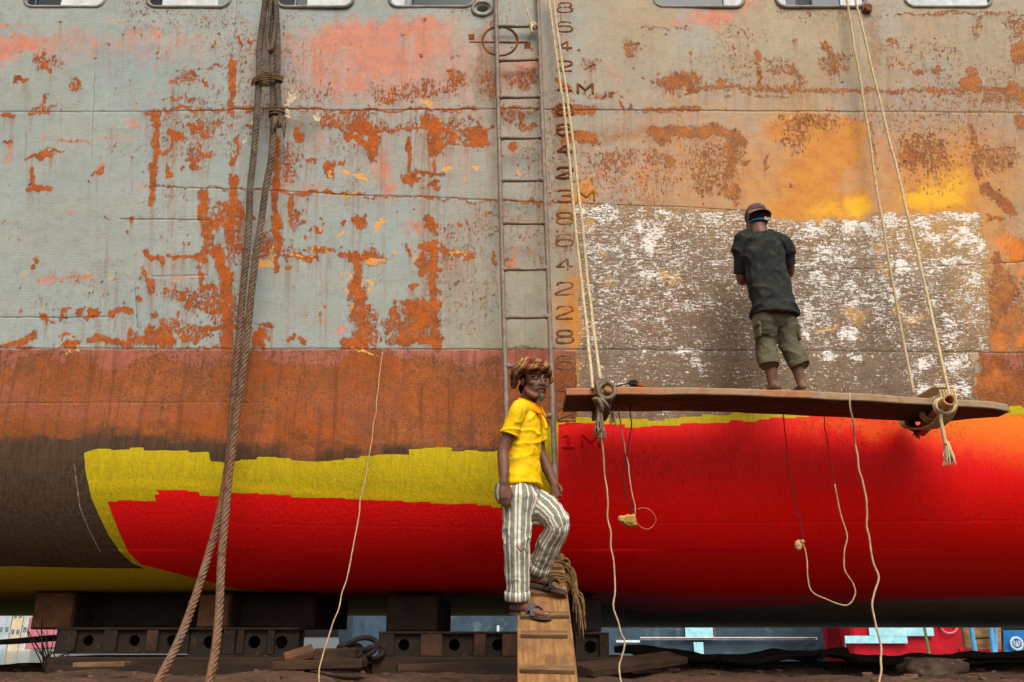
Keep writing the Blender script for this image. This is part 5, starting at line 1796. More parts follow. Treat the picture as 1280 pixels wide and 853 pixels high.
# pale sheet half buried in the bank
m = MB()
c = pix(398, 853, 5.1)
nx_, ny_ = 26, 18
V, F = [], []
for j in range(ny_):
    for i in range(nx_):
        x = c.x + (i / (nx_ - 1) - .5) * .26 + .02 * math.sin(j * 1.3)
        y = 5.10 + (j / (ny_ - 1) - .5) * .34 + .02 * math.sin(i * .9)
        zz = max(ground_z(x, y), ground_z(x, y)) + .018 + .03 * float(fbm3(np.array([[x * 9, y * 9, 3.]]), 3)[0])
        V.append((x, y, zz))
for j in range(ny_ - 1):
    for i in range(nx_ - 1):
        F.append((j * nx_ + i, j * nx_ + i + 1, (j + 1) * nx_ + i + 1, (j + 1) * nx_ + i))
n0 = len(V)
V += [(x, y, z - .02) for x, y, z in V]
F += [tuple(n0 + q for q in reversed(f)) for f in F]
m.add(V, F)
tag(obj('plastic_sheet', m, worn('dirty_plastic', L(206, 204, 186), L(170, 164, 146), 6, bump=.3, rough=.5), origin=c, smooth=True), 'crumpled off-white plastic sheet on the earth at the bottom of the view', 'sheet')

# ------------------------------------------------------------------ the yard beyond, seen under the ship
def far_hull(pxa, pxb, pyt, pyb, Y, mat, name, depth=6.0, rake=.6):
    a, b = pix(pxa, pyt, Y), pix(pxb, pyb, Y)
    e = empty(name, ((a.x + b.x) / 2, Y, 0))
    return e, a, b


def slab(a, b, Y, thick, mat, parent, name, wob=0.0, top=None):
    m = MB()
    box(m, ((a.x + b.x) / 2, Y + thick / 2, (a.z + b.z) / 2), (abs(b.x - a.x), thick, abs(a.z - b.z)), bevel=min(.02, thick * .2))
    return obj(name, m, mat, parent)


def boat_hull(pxa, pxb, Y, ztop, zbot, depth, mat, parent, rake=.8, name='hull'):
    """ship side with raked ends and a turn of bilge"""
    xa, xb = pix(pxa, 800, Y).x, pix(pxb, 800, Y).x
    N = 40
    V, F = [], []
    prof = [(0, ztop), (0.02, (ztop + zbot) / 2), (.15, zbot + .4), (.9, zbot)]
    for i in range(N + 1):
        t = i / N
        x = xa + (xb - xa) * t
        endk = max(0, abs(t - .5) * 2 - .86) / .14
        bow = endk ** 2 * depth * .35
        for dy, z in prof:
            V.append((x + (0.5 - t) * endk * rake * (ztop - z) / max(ztop - zbot, .1), Y + dy * 2 + bow, z + endk * .1))
        for dy, z in reversed(prof):
            V.append((x + (0.5 - t) * endk * rake * (ztop - z) / max(ztop - zbot, .1), Y + depth - dy * 2 - bow, z + endk * .1))
    n = len(prof) * 2
    for i in range(N):
        for k in range(n):
            l = (k + 1) % n
            F.append((i * n + k, i * n + l, (i + 1) * n + l, (i + 1) * n + k))
    F.append(tuple(range(n - 1, -1, -1)))
    F.append(tuple(N * n + k for k in range(n)))
    m = MB()
    m.add(V, F)
    return obj(name, m, mat, parent)


M_SLATE = worn('slate_hull_paint', L(72, 92, 106), L(58, 76, 90), .5, c3=L(92, 112, 122), c3thr=.6, bump=.1, rough=.6)
M_LBLUE = worn('light_blue_paint', L(186, 238, 246), L(164, 228, 240), .8, bump=.05, rough=.5)
M_RUSTB = worn('rust_band', L(150, 96, 76), L(120, 80, 66), 1, bump=.1)
M_WHT = worn('white_band', L(232, 240, 240), L(214, 226, 230), 1, bump=.05)
M_FRED = worn('far_red_paint', L(214, 22, 44), L(190, 16, 36), .7, c3=L(170, 30, 40), c3thr=.62, bump=.1)
M_POST = worn('sky_blue_post', L(96, 178, 226), L(80, 160, 212), 1, bump=.05)
M_BAM = worn('bamboo_screen', L(178, 136, 90), L(136, 98, 66), 1.2, stretch=(1, 1, 6), bump=.3)
M_BANNER = worn('blue_banner_cloth', L(30, 120, 190), L(24, 106, 176), .7, bump=.1)
M_EMB = worn('banner_white', L(226, 236, 240), L(210, 222, 228), 2, bump=.02)
M_PINK = worn('pink_boat_paint', L(214, 128, 140), L(196, 112, 124), .9, bump=.1)

# river water beyond the bank
m = MB()
wx = np.linspace(-400, 400, 60)
wy = np.concatenate([np.linspace(10.4, 60, 40), np.linspace(70, 500, 20)])
WX_, WY_ = np.meshgrid(wx, wy)
idx = np.arange(WX_.size).reshape(WX_.shape)
m.add(np.stack([WX_.ravel(), WY_.ravel(), np.full(WX_.size, .12)], 1), np.stack([idx[:-1, :-1], idx[:-1, 1:], idx[1:, 1:], idx[1:, :-1]], -1).reshape(-1, 4).tolist())


def water_mat():
    t = NT('river_water')
    o = t.coords()
    n = t.noise(t.mapping(o, scale=(1, 2.2, 1)), 1.4, 4, .6)
    return t.out(t.mix(t.step(n, .3, .7), L(120, 128, 120), L(98, 108, 104)), .16, t.bump(n, .25, .05), .6)


tag(obj('water', m, water_mat(), smooth=True), 'pale river water beyond the bank, seen under the hull', kind='structure')

YD = 46.0
ds = empty('distant_ship', (pix(760, 800, YD).x, YD, 0))
tag(ds, 'distant dark slate hull with a light blue patch and white stripe, seen underneath', 'ship')
boat_hull(400, 1130, YD, EYE + 4.0, -.1, 9, M_SLATE, ds)


def fp(pxa, pxb, pyt, pyb, Y):
    return pix(pxa, pyt, Y), pix(pxb, pyb, Y)


a, b = fp(856, 892, 779, 799, YD - .03)
slab(a, b, YD - .03, .03, M_LBLUE, ds, 'painted_patch')
a, b = fp(867, 881, 803, 832, YD - .03)
slab(a, b, YD - .03, .03, M_LBLUE, ds, 'painted_patch')
a, b = fp(800, 1022, 796.6, 800.2, YD - .06)
slab(a, b, YD - .06, .06, M_WHT, ds, 'rubbing_strake')
a, b = fp(800, 1020, 797.6, 799.2, YD - .10)
slab(a, b, YD - .10, .05, M_RUSTB, ds, 'rubbing_strake')
a, b = fp(770, 800, 800.4, 803.4, YD - .06)
slab(a, b, YD - .06, .05, M_WHT, ds, 'rubbing_strake')
a, b = fp(892, 895, 780, 800, YD - .05)
slab(a, b, YD - .05, .05, M_RUSTB, ds, 'fender_post')
a, b = fp(621, 624, 782, 796, YD - .05)
slab(a, b, YD - .05, .05, M_WHT, ds, 'fender_post')

YR = 40.0
rb_ = empty('red_boat', (pix(1130, 800, YR).x, YR, 0))
tag(rb_, 'distant red and light blue painted boat seen in the gap at the right', 'boat')
boat_hull(1057, 1218, YR, EYE + 2.5, -.1, 4, M_FRED, rb_, rake=.3)
for q in ((1084, 1166, 770, 795.5), (1056, 1135, 795, 804.5), (1056, 1059, 800, 822), (1133, 1168, 780, 795)):
    a, b = fp(*q, YR - .05 - .01 * (q[0] % 3))
    slab(a, b, YR - .05 - .01 * (q[0] % 3), .06, M_LBLUE, rb_, 'painted_patch')
m = MB()
c = pix(1185, 783, YR)
tube(m, [c + Vector((.36 * math.cos(q), -.06, .30 * math.sin(q))) for q in np.linspace(0, 6.283, 24, endpoint=False)], .05, 6, closed=True)
obj('hawse_ring', m, M_PINK, rb_, smooth=True)
m = MB()
tube(m, [pix(1154, 776, YR - 3), pix(1163, 826, YR - 3)], .06, 8)
tag(obj('mooring_pole', m, worn('green_pole', L(120, 140, 96), L(96, 118, 80), 1), origin=pix(1163, 826, YR - 3)), 'slanting green pole standing in front of the red boat', 'pole')

YS = 36.0
sh = empty('bamboo_shelter', (pix(1232, 820, YS).x, YS, 0))
tag(sh, 'brown bamboo-walled shelter with sky blue posts between the red boat and the banner', 'shelter')
a, b = fp(1200, 1256, 765, 812, YS)
slab(a, b, YS, .2, M_BAM, sh, 'wall')
a, b = fp(1200, 1256, 811, 835, YS + .02)
slab(a, b, YS + .02, .2, M_FRED, sh, 'plinth')
for q0, q1, w_ in ((1211, 1221, 5.5), (1236, 1244, 5.5), (1244, 1246, 3)):
    m = MB()
    p0, p1 = pix(q0, 768, YS - .4), pix(q1, 828, YS - .4)
    tube(m, [p0, p1], w_ * YS / FPX / 2, 8)
    obj('post', m, M_POST, sh)
m = MB()
tube(m, [pix(1216, 798.5, YS - .3), pix(1243, 797, YS - .3)], .04, 6)
obj('rail', m, M_STEELD, sh)

YN = 30.0
bn = empty('blue_banner', (pix(1275, 820, YN).x, YN, 0))
tag(bn, 'bright blue banner with a round white emblem at the right edge of the gap', 'banner')
m = MB()
p = [pix(1254, 788, YN), pix(1330, 788, YN), pix(1330, 826, YN), pix(1257, 826, YN)]
nb = 16
V, F = [], []
for j in range(nb + 1):
    for i in range(nb + 1):
        u, v = i / nb, j / nb
        q = (p[0] * (1 - u) + p[1] * u) * (1 - v) + (p[3] * (1 - u) + p[2] * u) * v
        V.append((q.x, q.y + .03 * math.sin(u * 9 + v * 3), q.z))
n0 = len(V)
for j in range(nb):
    for i in range(nb):
        F.append((j * (nb + 1) + i, (j + 1) * (nb + 1) + i, (j + 1) * (nb + 1) + i + 1, j * (nb + 1) + i + 1))
V += [(x, y + .03, z) for x, y, z in V]
F += [tuple(n0 + q for q in reversed(f)) for f in F]
m.add(V, F)
obj('cloth', m, M_BANNER, bn)
m = MB()
c = pix(1271, 804.5, YN - .10)
R0 = 6.2 * YN / FPX
tube(m, [c + Vector((R0 * math.cos(q), 0, R0 * math.sin(q))) for q in np.linspace(0, 6.283, 32, endpoint=False)], .022, 6, closed=True)
for k in range(18):
    q = 2 * math.pi * k / 18
    box(m, c + Vector((R0 * 1.16 * math.cos(q), 0, R0 * 1.16 * math.sin(q))), (.05, .03, .05), Matrix.Rotation(-q, 3, 'Y'), bevel=.008)
for s in (-1, 1):
    P = [c + Vector((s * R0 * .12, 0, -R0 * .55)), c + Vector((s * R0 * .5, 0, -R0 * .2)), c + Vector((s * R0 * .6, 0, R0 * .35))]
    tube(m, catmull(P, 5), .018, 5)
    for k in range(3):
        q = Vector((s * R0 * (.2 + .16 * k), 0, R0 * (-.2 + .26 * k)))
        tube(m, [c + q, c + q + Vector((-s * R0 * .12, 0, R0 * .26))], .016, 5)
tube(m, [c + Vector((0, 0, -R0 * .5)), c + Vector((0, 0, R0 * .5))], .018, 5)
obj('emblem', m, M_EMB, bn)
for q in (1253.5, 1262.5):
    m = MB()
    tube(m, [pix(q - 1.5, 768, YN + .1), pix(q, 832, YN + .1)], .03, 6)
    obj('post', m, M_STEELD, bn)

# far left: pink boat and the waterside town
YQ = 26.0
pb = empty('pink_boat', (pix(60, 815, YQ).x, YQ, 0))
tag(pb, 'small pink boat stern with a dotted white edge in the gap at the far left', 'boat')
m = MB()
p = [pix(37, 772, YQ), pix(72, 777, YQ), pix(82, 783, YQ), (pix(77, 790, YQ)), pix(78, 798, YQ), pix(70, 809, YQ), pix(31, 812, YQ)]
V = [tuple(q) for q in p] + [(q.x + .5, q.y + 3.5, q.z) for q in p]
n = len(p)
F = [tuple(range(n - 1, -1, -1)), tuple(n + k for k in range(n))] + [(k, (k + 1) % n, n + (k + 1) % n, n + k) for k in range(n)]
m.add(V, F)
obj('hull', m, M_PINK, pb)
m = MB()
for k in range(13):
    t = k / 12
    q = pix(36 - 6 * t, 773 + 38 * t, YQ - .03)
    box(m, q, (.045, .04, .05), bevel=.006)
obj('edge_lights', m, M_EMB, pb)
m = MB()
tube(m, [pix(76, 782, YQ - .05), pix(90, 782.5, YQ - .05)], .04, 6)
obj('tiller', m, M_PINK, pb)

YH = 90.0
M_PALEW = worn('far_window', L(120, 142, 156), L(100, 122, 138), 2, bump=.05, rough=.3)
rs = random.Random(3)
for k, (x0, x1, yt, col, lab) in enumerate([(-90, -28, 752, L(216, 190, 150), 'distant pale ochre waterside building, leftmost of the row'), (-26, 10, 748, L(190, 200, 206), 'distant pale blue waterside building in the row at the far left'), (11, 24, 755, L(224, 206, 170), 'distant narrow cream building at the far left'), (25, 40, 750, L(204, 200, 190), 'distant grey building beside the pink boat')]):
    e = empty('waterside_building', (pix((x0 + x1) / 2, 806, YH).x, YH, 0))
    tag(e, lab, 'building', 'waterside buildings far left')
    a, b = pix(x0, 800, YH), pix(x1, 800, YH)
    a.z = pix(x0, yt, YH).z
    m = MB()
    box(m, ((a.x + b.x) / 2, YH + 3, (a.z + 0) / 2), (b.x - a.x, 6, a.z), bevel=.03)
    obj('wall', m, worn('plaster_wall', col, tuple(c * .85 for c in col[:3]) + (1,), .3, bump=.05), e)
    m = MB()
    box(m, ((a.x + b.x) / 2, YH + 2.8, a.z + .12), (b.x - a.x - .01, 6.8, .24), bevel=.03)
    obj('roof', m, M_RUSTD, e)
    nwin = max(2, int((x1 - x0) / 7))
    for j in range(2):
        for i in range(nwin):
            x = a.x + (b.x - a.x) * (i + .5) / nwin
            z = a.z * (.42 + .34 * j)
            m = MB()
            box(m, (x, YH - .01, z), (.30, .10, .42), bevel=.02)
            w_ = obj('window', m, M_PALEW, e)
# ------------------------------------------------------------------ figures
def limb(mb, pts, radii, ref=(0, 0, 1), n=16, per=6, cap=True):
    """lofted tapering limb; radii entries r or (a, b): a along ref, b across."""
    P = [list(p) for p in pts]
    R = [(r, r) if np.isscalar(r) else tuple(r) for r in radii]
    Q = catmull(np.concatenate([np.array(P), np.array(R)], 1), per)
    C, AB = Q[:, :3], np.maximum(Q[:, 3:], .002)
    T = np.gradient(C, axis=0)
    T /= np.linalg.norm(T, axis=1, keepdims=True)
    ref = np.array(list(ref), float)
    rings = []
    for i in range(len(C)):
        u = ref - T[i] * ref.dot(T[i])
        l = np.linalg.norm(u)
        if l < .15:
            u = np.array([0.3, 1, 0.2]) - T[i] * np.array([0.3, 1, 0.2]).dot(T[i])
            l = np.linalg.norm(u)
        u /= l
        rings.append((C[i], u, np.cross(T[i], u), AB[i][0], AB[i][1]))
    out = []
    if cap:
        c, u, v, a, b = rings[0]
        m_ = min(a, b)
        for k in (80, 55, 28):
            q = math.radians(k)
            out.append((c - T[0] * m_ * math.sin(q), u, v, a * math.cos(q), b * math.cos(q)))
    out += rings
    if cap:
        c, u, v, a, b = rings[-1]
        m_ = min(a, b)
        for k in (28, 55, 80):
            q = math.radians(k)
            out.append((c + T[-1] * m_ * math.sin(q), u, v, a * math.cos(q), b * math.cos(q)))
    V, F = [], []
    for c, u, v, a, b in out:
        for k in range(n):
            q = 2 * math.pi * k / n
            V.append(c + u * a * math.cos(q) + v * b * math.sin(q))
    m = len(out)
    for i in range(m - 1):
        for k in range(n):
            l = (k + 1) % n
            F.append((i * n + k, i * n + l, (i + 1) * n + l, (i + 1) * n + k))
    F.append(tuple(range(n - 1, -1, -1)))
    F.append(tuple((m - 1) * n + k for k in range(n)))
    mb.add(np.array(V), F)
    return mb


def blob(mb, c, r3, axes=None):
    """ellipsoid; axes = (right, forward, up)"""
    if axes is None:
        axes = (Vector((1, 0, 0)), Vector((0, 1, 0)), Vector((0, 0, 1)))
    A = np.array([list(a) for a in axes])
    mb.add(np.array(list(c)) + (Vn * np.array(r3)) @ A, Fn)
    return mb


def skin(mb, voxel=.006, smooth=4, fac=.5):
    """fuse overlapping forms into one continuous surface"""
    me = mb.mesh('fuse')
    o = bpy.data.objects.new('fuse', me)
    COL.objects.link(o)
    r = o.modifiers.new('r', 'REMESH')
    r.mode = 'VOXEL'
    r.voxel_size = voxel
    r.adaptivity = 0
    s = o.modifiers.new('s', 'SMOOTH')
    s.factor = fac
    s.iterations = smooth
    dg = bpy.context.evaluated_depsgraph_get()
    out = bpy.data.meshes.new_from_object(o.evaluated_get(dg))
    bpy.data.objects.remove(o)
    bpy.data.meshes.remove(me)
    return out


def get_co(me):
    a = np.empty(len(me.vertices) * 3, np.float32)
    me.vertices.foreach_get('co', a)
    return a.reshape(-1, 3).astype(float)


def get_no(me):
    a = np.empty(len(me.vertices) * 3, np.float32)
    me.vertices.foreach_get('normal', a)
    return a.reshape(-1, 3).astype(float)


def set_co(me, P):
    me.vertices.foreach_set('co', P.astype(np.float32).ravel())
    me.update()


def attrf(me, name, val):
    at = me.attributes.new(name, 'FLOAT_COLOR', 'POINT')
    d = np.zeros((len(me.vertices), 4), np.float32)
    d[:, 3] = 1
    val = np.asarray(val)
    if val.ndim == 1:
        val = val[:, None]
    d[:, :val.shape[1]] = val
    at.data.foreach_set('color', d.ravel())


def crumple(me, amp, freq, seed=0, stretch=(1, 1, 1), sharp=2.0, axes=None):
    """cloth folds: ridged noise pushed along the normals"""
    P = get_co(me)
    N = get_no(me)
    Q = P if axes is None else P @ np.array([list(a) for a in axes]).T
    Q = Q * np.array(stretch) * freq + seed * 9.1
    warp = np.stack([fbm3(Q * .7 + 3.1, 2), fbm3(Q * .7 + 8.3, 2), fbm3(Q * .7 + 5.7, 2)], 1) - .5
    n = fbm3(Q + warp * 1.6, 3)
    rid = 1 - np.abs(n - .5) * 2 * 2.2
    rid = np.clip(rid, 0, 1) ** sharp
    set_co(me, P + N * (rid - .4)[:, None] * amp)


def hand(mb, wrist, d, palm, thumb, curl=.5, size=1.0, spread=.10):
    """wrist point, d = direction to fingertips, palm = palm normal, thumb = side the thumb is on."""
    d = Vector(d).normalized()
    palm = Vector(palm)
    palm = (palm - d * palm.dot(d)).normalized()
    s = d.cross(palm)
    if s.dot(Vector(thumb)) < 0:
        s = -s
    W = Vector(wrist)
    k = size
    limb(mb, [W - d * .02 * k, W + d * .02 * k, W + d * .055 * k, W + d * .088 * k], [(.019 * k, .027 * k), (.018 * k, .031 * k), (.016 * k, .039 * k), (.012 * k, .038 * k)], ref=palm, n=14, per=4)
    for i, (off, ln) in enumerate([(.030, .068), (.010, .076), (-.011, .070), (-.030, .054)]):
        base = W + d * (.080 - .004 * abs(i - 1)) * k + s * off * k
        fd = (d + s * (off * spread * 10 - .0)).normalized()
        p = [base]
        a = 0
        for seg, frac in enumerate((.45, .32, .23)):
            a += curl * (.55 if seg == 0 else .75) * (1 + .12 * i)
            v = fd * math.cos(a) + palm * math.sin(a)
            p.append(p[-1] + v * ln * frac * k)
        r = .0088 * k if i < 3 else .0076 * k
        limb(mb, [base - fd * .02 * k] + p, [r * 1.05, r * 1.06, r, r * .93, r * .8], ref=palm, n=10, per=4)
    tb = W + d * .028 * k + s * .026 * k + palm * .006 * k
    tp = [tb - d * .012 * k, tb + s * .014 * k + d * .016 * k + palm * .006 * k, tb + s * .022 * k + d * .044 * k + palm * .014 * k, tb + s * .020 * k + d * .066 * k + palm * .024 * k]
    limb(mb, tp, [.012 * k, .0115 * k, .0098 * k, .0078 * k], ref=palm, n=10, per=4)


def foot(mb, ankle, heel_dir, sole_z, toe, k=1.0, n_up=Vector((0, 0, 1))):
    """ankle point; toe = direction to the toes (unit, along the sole); sole plane passes sole_z below the ankle"""
    toe = Vector(toe).normalized()
    up = Vector(n_up)
    up = (up - toe * up.dot(toe)).normalized()
    side = toe.cross(up)
    A = Vector(ankle)
    S = A - up * sole_z
    limb(mb, [A + up * .06 * k, A, S + up * .035 * k - toe * .02 * k], [.036 * k, (.035 * k, .032 * k), (.034 * k, .033 * k)], ref=toe, n=14, per=4)
    limb(mb, [S - toe * .052 * k + up * .030 * k, S - toe * .01 * k + up * .034 * k, S + toe * .06 * k + up * .034 * k, S + toe * .12 * k + up * .022 * k, S + toe * .155 * k + up * .016 * k],
         [(.028 * k, .030 * k), (.032 * k, .032 * k), (.030 * k, .036 * k), (.019 * k, .043 * k), (.013 * k, .042 * k)], ref=up, n=16, per=4)
    for i, (o, l, r) in enumerate([(.031, .036, .0125), (.011, .036, .0095), (-.007, .031, .009), (-.022, .024, .0085), (-.035, .016, .008)]):
        b = S + toe * (.152 - .006 * i) * k + side * o * k + up * .013 * k
        limb(mb, [b - toe * .02 * k, b + toe * l * .6 * k + up * .002, b + toe * l * k - up * .002], [r * k, r * k, r * .85 * k], ref=up, n=10, per=3)
    return S, side


def head(mb, c, f, u, k=1.0):
    f = Vector(f).normalized()
    u = Vector(u)
    u = (u - f * u.dot(f)).normalized()
    r = f.cross(u)
    r, f, u = r * k, f * k, u * k
    ax = (r, f, u)
    c = Vector(c)
    at = lambda x, y, z: c + r * x + f * y + u * z
    blob(mb, at(0, -.012, .032), (.074, .094, .090), ax)
    blob(mb, at(0, .030, -.035), (.060, .066, .072), ax)
    blob(mb, at(0, .055, -.092), (.036, .034, .028), ax)
    blob(mb, at(0, .074, -.104), (.019, .017, .016), ax)
    for s in (-1, 1):
        blob(mb, at(s * .046, .058, -.024), (.022, .022, .018), ax)      # cheekbone
        limb(mb, [at(s * .058, .005, -.055), at(s * .050, .035, -.085), at(s * .026, .066, -.106)], [.018, .017, .014], ref=u, n=10, per=4)   # jaw
        blob(mb, at(s * .077, -.012, -.005), (.009, .020, .031), ax)       # ear
        blob(mb, at(s * .015, .098, -.034), (.010, .011, .008), ax)        # nostril
        limb(mb, [at(s * .008, .086, .022), at(s * .030, .084, .027), at(s * .052, .066, .020)], [.009, .011, .008], ref=u, n=8, per=4)   # brow
    limb(mb, [at(0, .084, .016), at(0, .097, -.008), at(0, .112, -.030), at(0, .106, -.038)], [.009, .010, .0125, .010], ref=r, n=10, per=4)
    blob(mb, at(0, .090, -.066), (.024, .011, .0065), ax)
    blob(mb, at(0, .088, -.078), (.021, .011, .0075), ax)
    return at, ax


def skin_mat(name, c1, c2, dusty=None):
    t = NT(name)
    o = t.coords()
    n = t.noise(o, 16, 5, .6)
    n2 = t.noise(o, 90, 3, .6)
    c = t.mix(t.step(n, .3, .7), c1, c2)
    if dusty:
        c = t.mix(t.step(t.noise(o, 9, 5, .65), .5, .72, 0, .5), c, dusty)
    return t.out(c, .55, t.bump(n2, .12, .002), .35)


# =================================================== the man coming down the gangplank
M_SKIN = skin_mat('brown_skin', L(124, 82, 62), L(98, 64, 50))
f1 = Vector((0.94, -0.34, 0)).normalized()
u1 = Vector((0, 0, 1))
r1 = f1.cross(u1)                                   # his right-hand side
pel = pix(653, 612, 5.25)
nb_ = pix(659, 509, 5.26)
chest = pix(656, 545, 5.25)
hd_f = Vector((0.52, -0.85, -.06)).normalized()
hd_u = Vector((0.06, -.06, 1)).normalized()
hd_c = pix(667.5, 478, 5.22)
shR, shL = nb_ + r1 * .165 - u1 * .045, nb_ - r1 * .155 - u1 * .050
elR, wrR = pix(629.5, 563, 5.12), pix(630, 604, 5.06)
elL, wrL = pix(676, 566, 5.47), pix(692, 605, 5.42)
hipR, hipL = pel + r1 * .085 - u1 * .02, pel - r1 * .085 - u1 * .02
knR = pix(646, 682, 5.18)
anR = pix(652.5, 752, 5.24)
knL = pix(697, 655, 5.22)
anL = pix(675.5, 716, 5.43)

m = MB()
limb(m, [nb_ - u1 * .03, (nb_ + hd_c) / 2 - hd_f * .012, hd_c - hd_u * .03 - hd_f * .02], [.058, .052, .056], ref=f1, n=16)
limb(m, [pel - u1 * .02, pel + u1 * .13, chest, nb_ - u1 * .06, nb_], [(.085, .12), (.074, .105), (.085, .115), (.060, .095), (.045, .050)], ref=f1, n=20)
limb(m, [nb_ - u1 * .06 + r1 * .05, shR - u1 * .015, (shR + elR) / 2, elR, elR * .6 + wrR * .4, wrR], [.034, .036, .038, .036, .036, .026], ref=f1)
limb(m, [nb_ - u1 * .06 - r1 * .05, shL - u1 * .015, (shL + elL) / 2, elL, elL * .6 + wrL * .4, wrL], [.034, .036, .038, .036, .036, .026], ref=f1)
hand(m, wrR, pix(633, 640, 5.05) - wrR, r1 * -.55 + f1 * -.25 + Vector((-.2, .2, 0)), f1 * .8 + Vector((.0, -.4, 0)), curl=.42, size=1.0)
hand(m, wrL, pix(699, 634, 5.36) - wrL, r1, f1, curl=.7, size=.95)
limb(m, [hipR, (hipR + knR) / 2, knR, knR * .6 + anR * .4, anR], [.075, .065, .050, .050, .034], ref=f1)
limb(m, [hipL, (hipL + knL) / 2, knL, knL * .6 + anL * .4, anL], [.075, .065, .050, .050, .034], ref=f1)
toeR = Vector((.84, -.52, -.12)).normalized()
toeL = Vector((.88, -.40, -.26)).normalized()
SR, sdR = foot(m, anR, None, .070, toeR, .98)
SL, sdL = foot(m, anL, None, .072, toeL, .98, n_up=Vector((.2, -.1, 1)))
at1, ax1 = head(m, hd_c, hd_f, hd_u, 1.0)
me = skin(m, .0052, 3)
base1 = gp(0, gang_t(766))
man = obj('person', me, M_SKIN, origin=base1, smooth=True)
tag(man, 'man in yellow polo shirt, checked headscarf and striped trousers stepping down the gangplank', 'person')

# eyes, brows, moustache and goatee
M_EYEW = worn('eye_white', L(190, 176, 160), L(170, 150, 134), 20, bump=0, rough=.3)
M_EYED = worn('eye_dark', L(24, 16, 14), L(16, 10, 8), 20, bump=0, rough=.2)
M_HAIRG = worn('grizzled_hair', L(120, 108, 96), L(64, 54, 48), 60, c3=L(176, 168, 156), c3thr=.6, bump=.6)
M_HAIRD = worn('black_hair', L(30, 22, 20), L(20, 15, 14), 60, bump=.6)
for s in (-1, 1):
    m = MB()
    blob(m, at1(s * .031, .0795, .006), (.0135, .0105, .0068), ax1)
    e = obj('eye', m, M_EYEW, man, smooth=True)
    m = MB()
    blob(m, at1(s * .031 + .002, .0885, .006), (.0058, .0035, .0058), ax1)
    obj('iris', m, M_EYED, e, smooth=True)
    m = MB()
    limb(m, [at1(s * .012, .096, .026), at1(s * .032, .094, .033), at1(s * .054, .076, .026)], [.004, .0055, .0035], ref=ax1[2], n=8, per=4)
    obj('eyebrow', m, M_HAIRD, man, smooth=True)
m = MB()
for s in (-1, 1):
    limb(m, [at1(0, .101, -.053), at1(s * .018, .098, -.055), at1(s * .034, .082, -.068)], [.0075, .008, .004], ref=ax1[2], n=8, per=4)
obj('moustache', skin(m, .003, 2), M_HAIRG, man, smooth=True)
m = MB()
blob(m, at1(0, .086, -.104), (.024, .020, .020), ax1)
blob(m, at1(0, .088, -.122), (.015, .014, .016), ax1)
me = skin(m, .003, 1)
P = get_co(me)
set_co(me, P + get_no(me) * (vnoise(P * 220) - .5)[:, None] * .006)
obj('goatee', me, M_HAIRG, man, smooth=True)
m = MB()
for s in (-1, 1):
    blob(m, at1(s * .070, -.006, .010), (.012, .030, .040), ax1)
blob(m, at1(0, -.085, -.030), (.060, .022, .050), ax1)
obj('hair', skin(m, .004, 2), M_HAIRD, man, smooth=True)

# headscarf: a wrapped checked cloth with a heavy fold and a loose flap on his right
m = MB()
tilt = lambda x, y, z: at1(x, y, z - .16 * y * 0 + .10 * x)
ringp = []
for k in range(16):
    a = 2 * math.pi * k / 16
    ringp.append(at1(.086 * math.cos(a), -.012 + .104 * math.sin(a), .062 + .012 * math.sin(a * 2 + 1) + .012 * math.sin(a)))
P = catmull(ringp, 4, closed=True)
tube(m, P, .016 + .003 * np.sin(np.linspace(0, 19, len(P))), 12, closed=True)
blob(m, at1(0, -.015, .062), (.084, .102, .074), ax1)
blob(m, at1(.030, -.030, .092), (.056, .082, .042), ax1)
limb(m, [at1(-.085, .05, .075), at1(-.03, .080, .104), at1(.04, .070, .112), at1(.085, .0, .092)], [.016, .021, .022, .016], ref=ax1[2], n=12)
limb(m, [at1(-.07, .062, .062), at1(-.02, .098, .078), at1(.04, .094, .072), at1(.085, .05, .060)], [.013, .017, .017, .014], ref=ax1[2], n=12)
# flap hanging on his right and behind
limb(m, [at1(.06, .01, .130), at1(.105, -.015, .085), at1(.118, -.035, .030), at1(.112, -.045, -.018)], [(.02, .06), (.026, .062), (.024, .050), (.012, .030)], ref=ax1[0], n=14)
limb(m, [at1(.05, -.07, .10), at1(.085, -.095, .04), at1(.088, -.10, -.022)], [.036, .032, .018], ref=ax1[0], n=12)
limb(m, [at1(-.085, .04, .06), at1(-.108, .035, .025), at1(-.104, .03, .002)], [.016, .018, .010], ref=ax1[0], n=10)
me = skin(m, .005, 9)
crumple(me, .005, 11, 2, sharp=1.4)
Pq = get_co(me) - np.array(list(hd_c))
A_ = np.array([list(a) for a in ax1])
Lq = Pq @ A_.T
attrf(me, 'cl', np.stack([Lq[:, 0] * .8 + Lq[:, 2] * .55, Lq[:, 1] * .75 - Lq[:, 2] * .6 + Lq[:, 0] * .3, np.clip(.48 - Lq[:, 2] * 6 + Lq[:, 0] * 4.5, 0, 1)], 1) + np.array([1, 1, 0]))


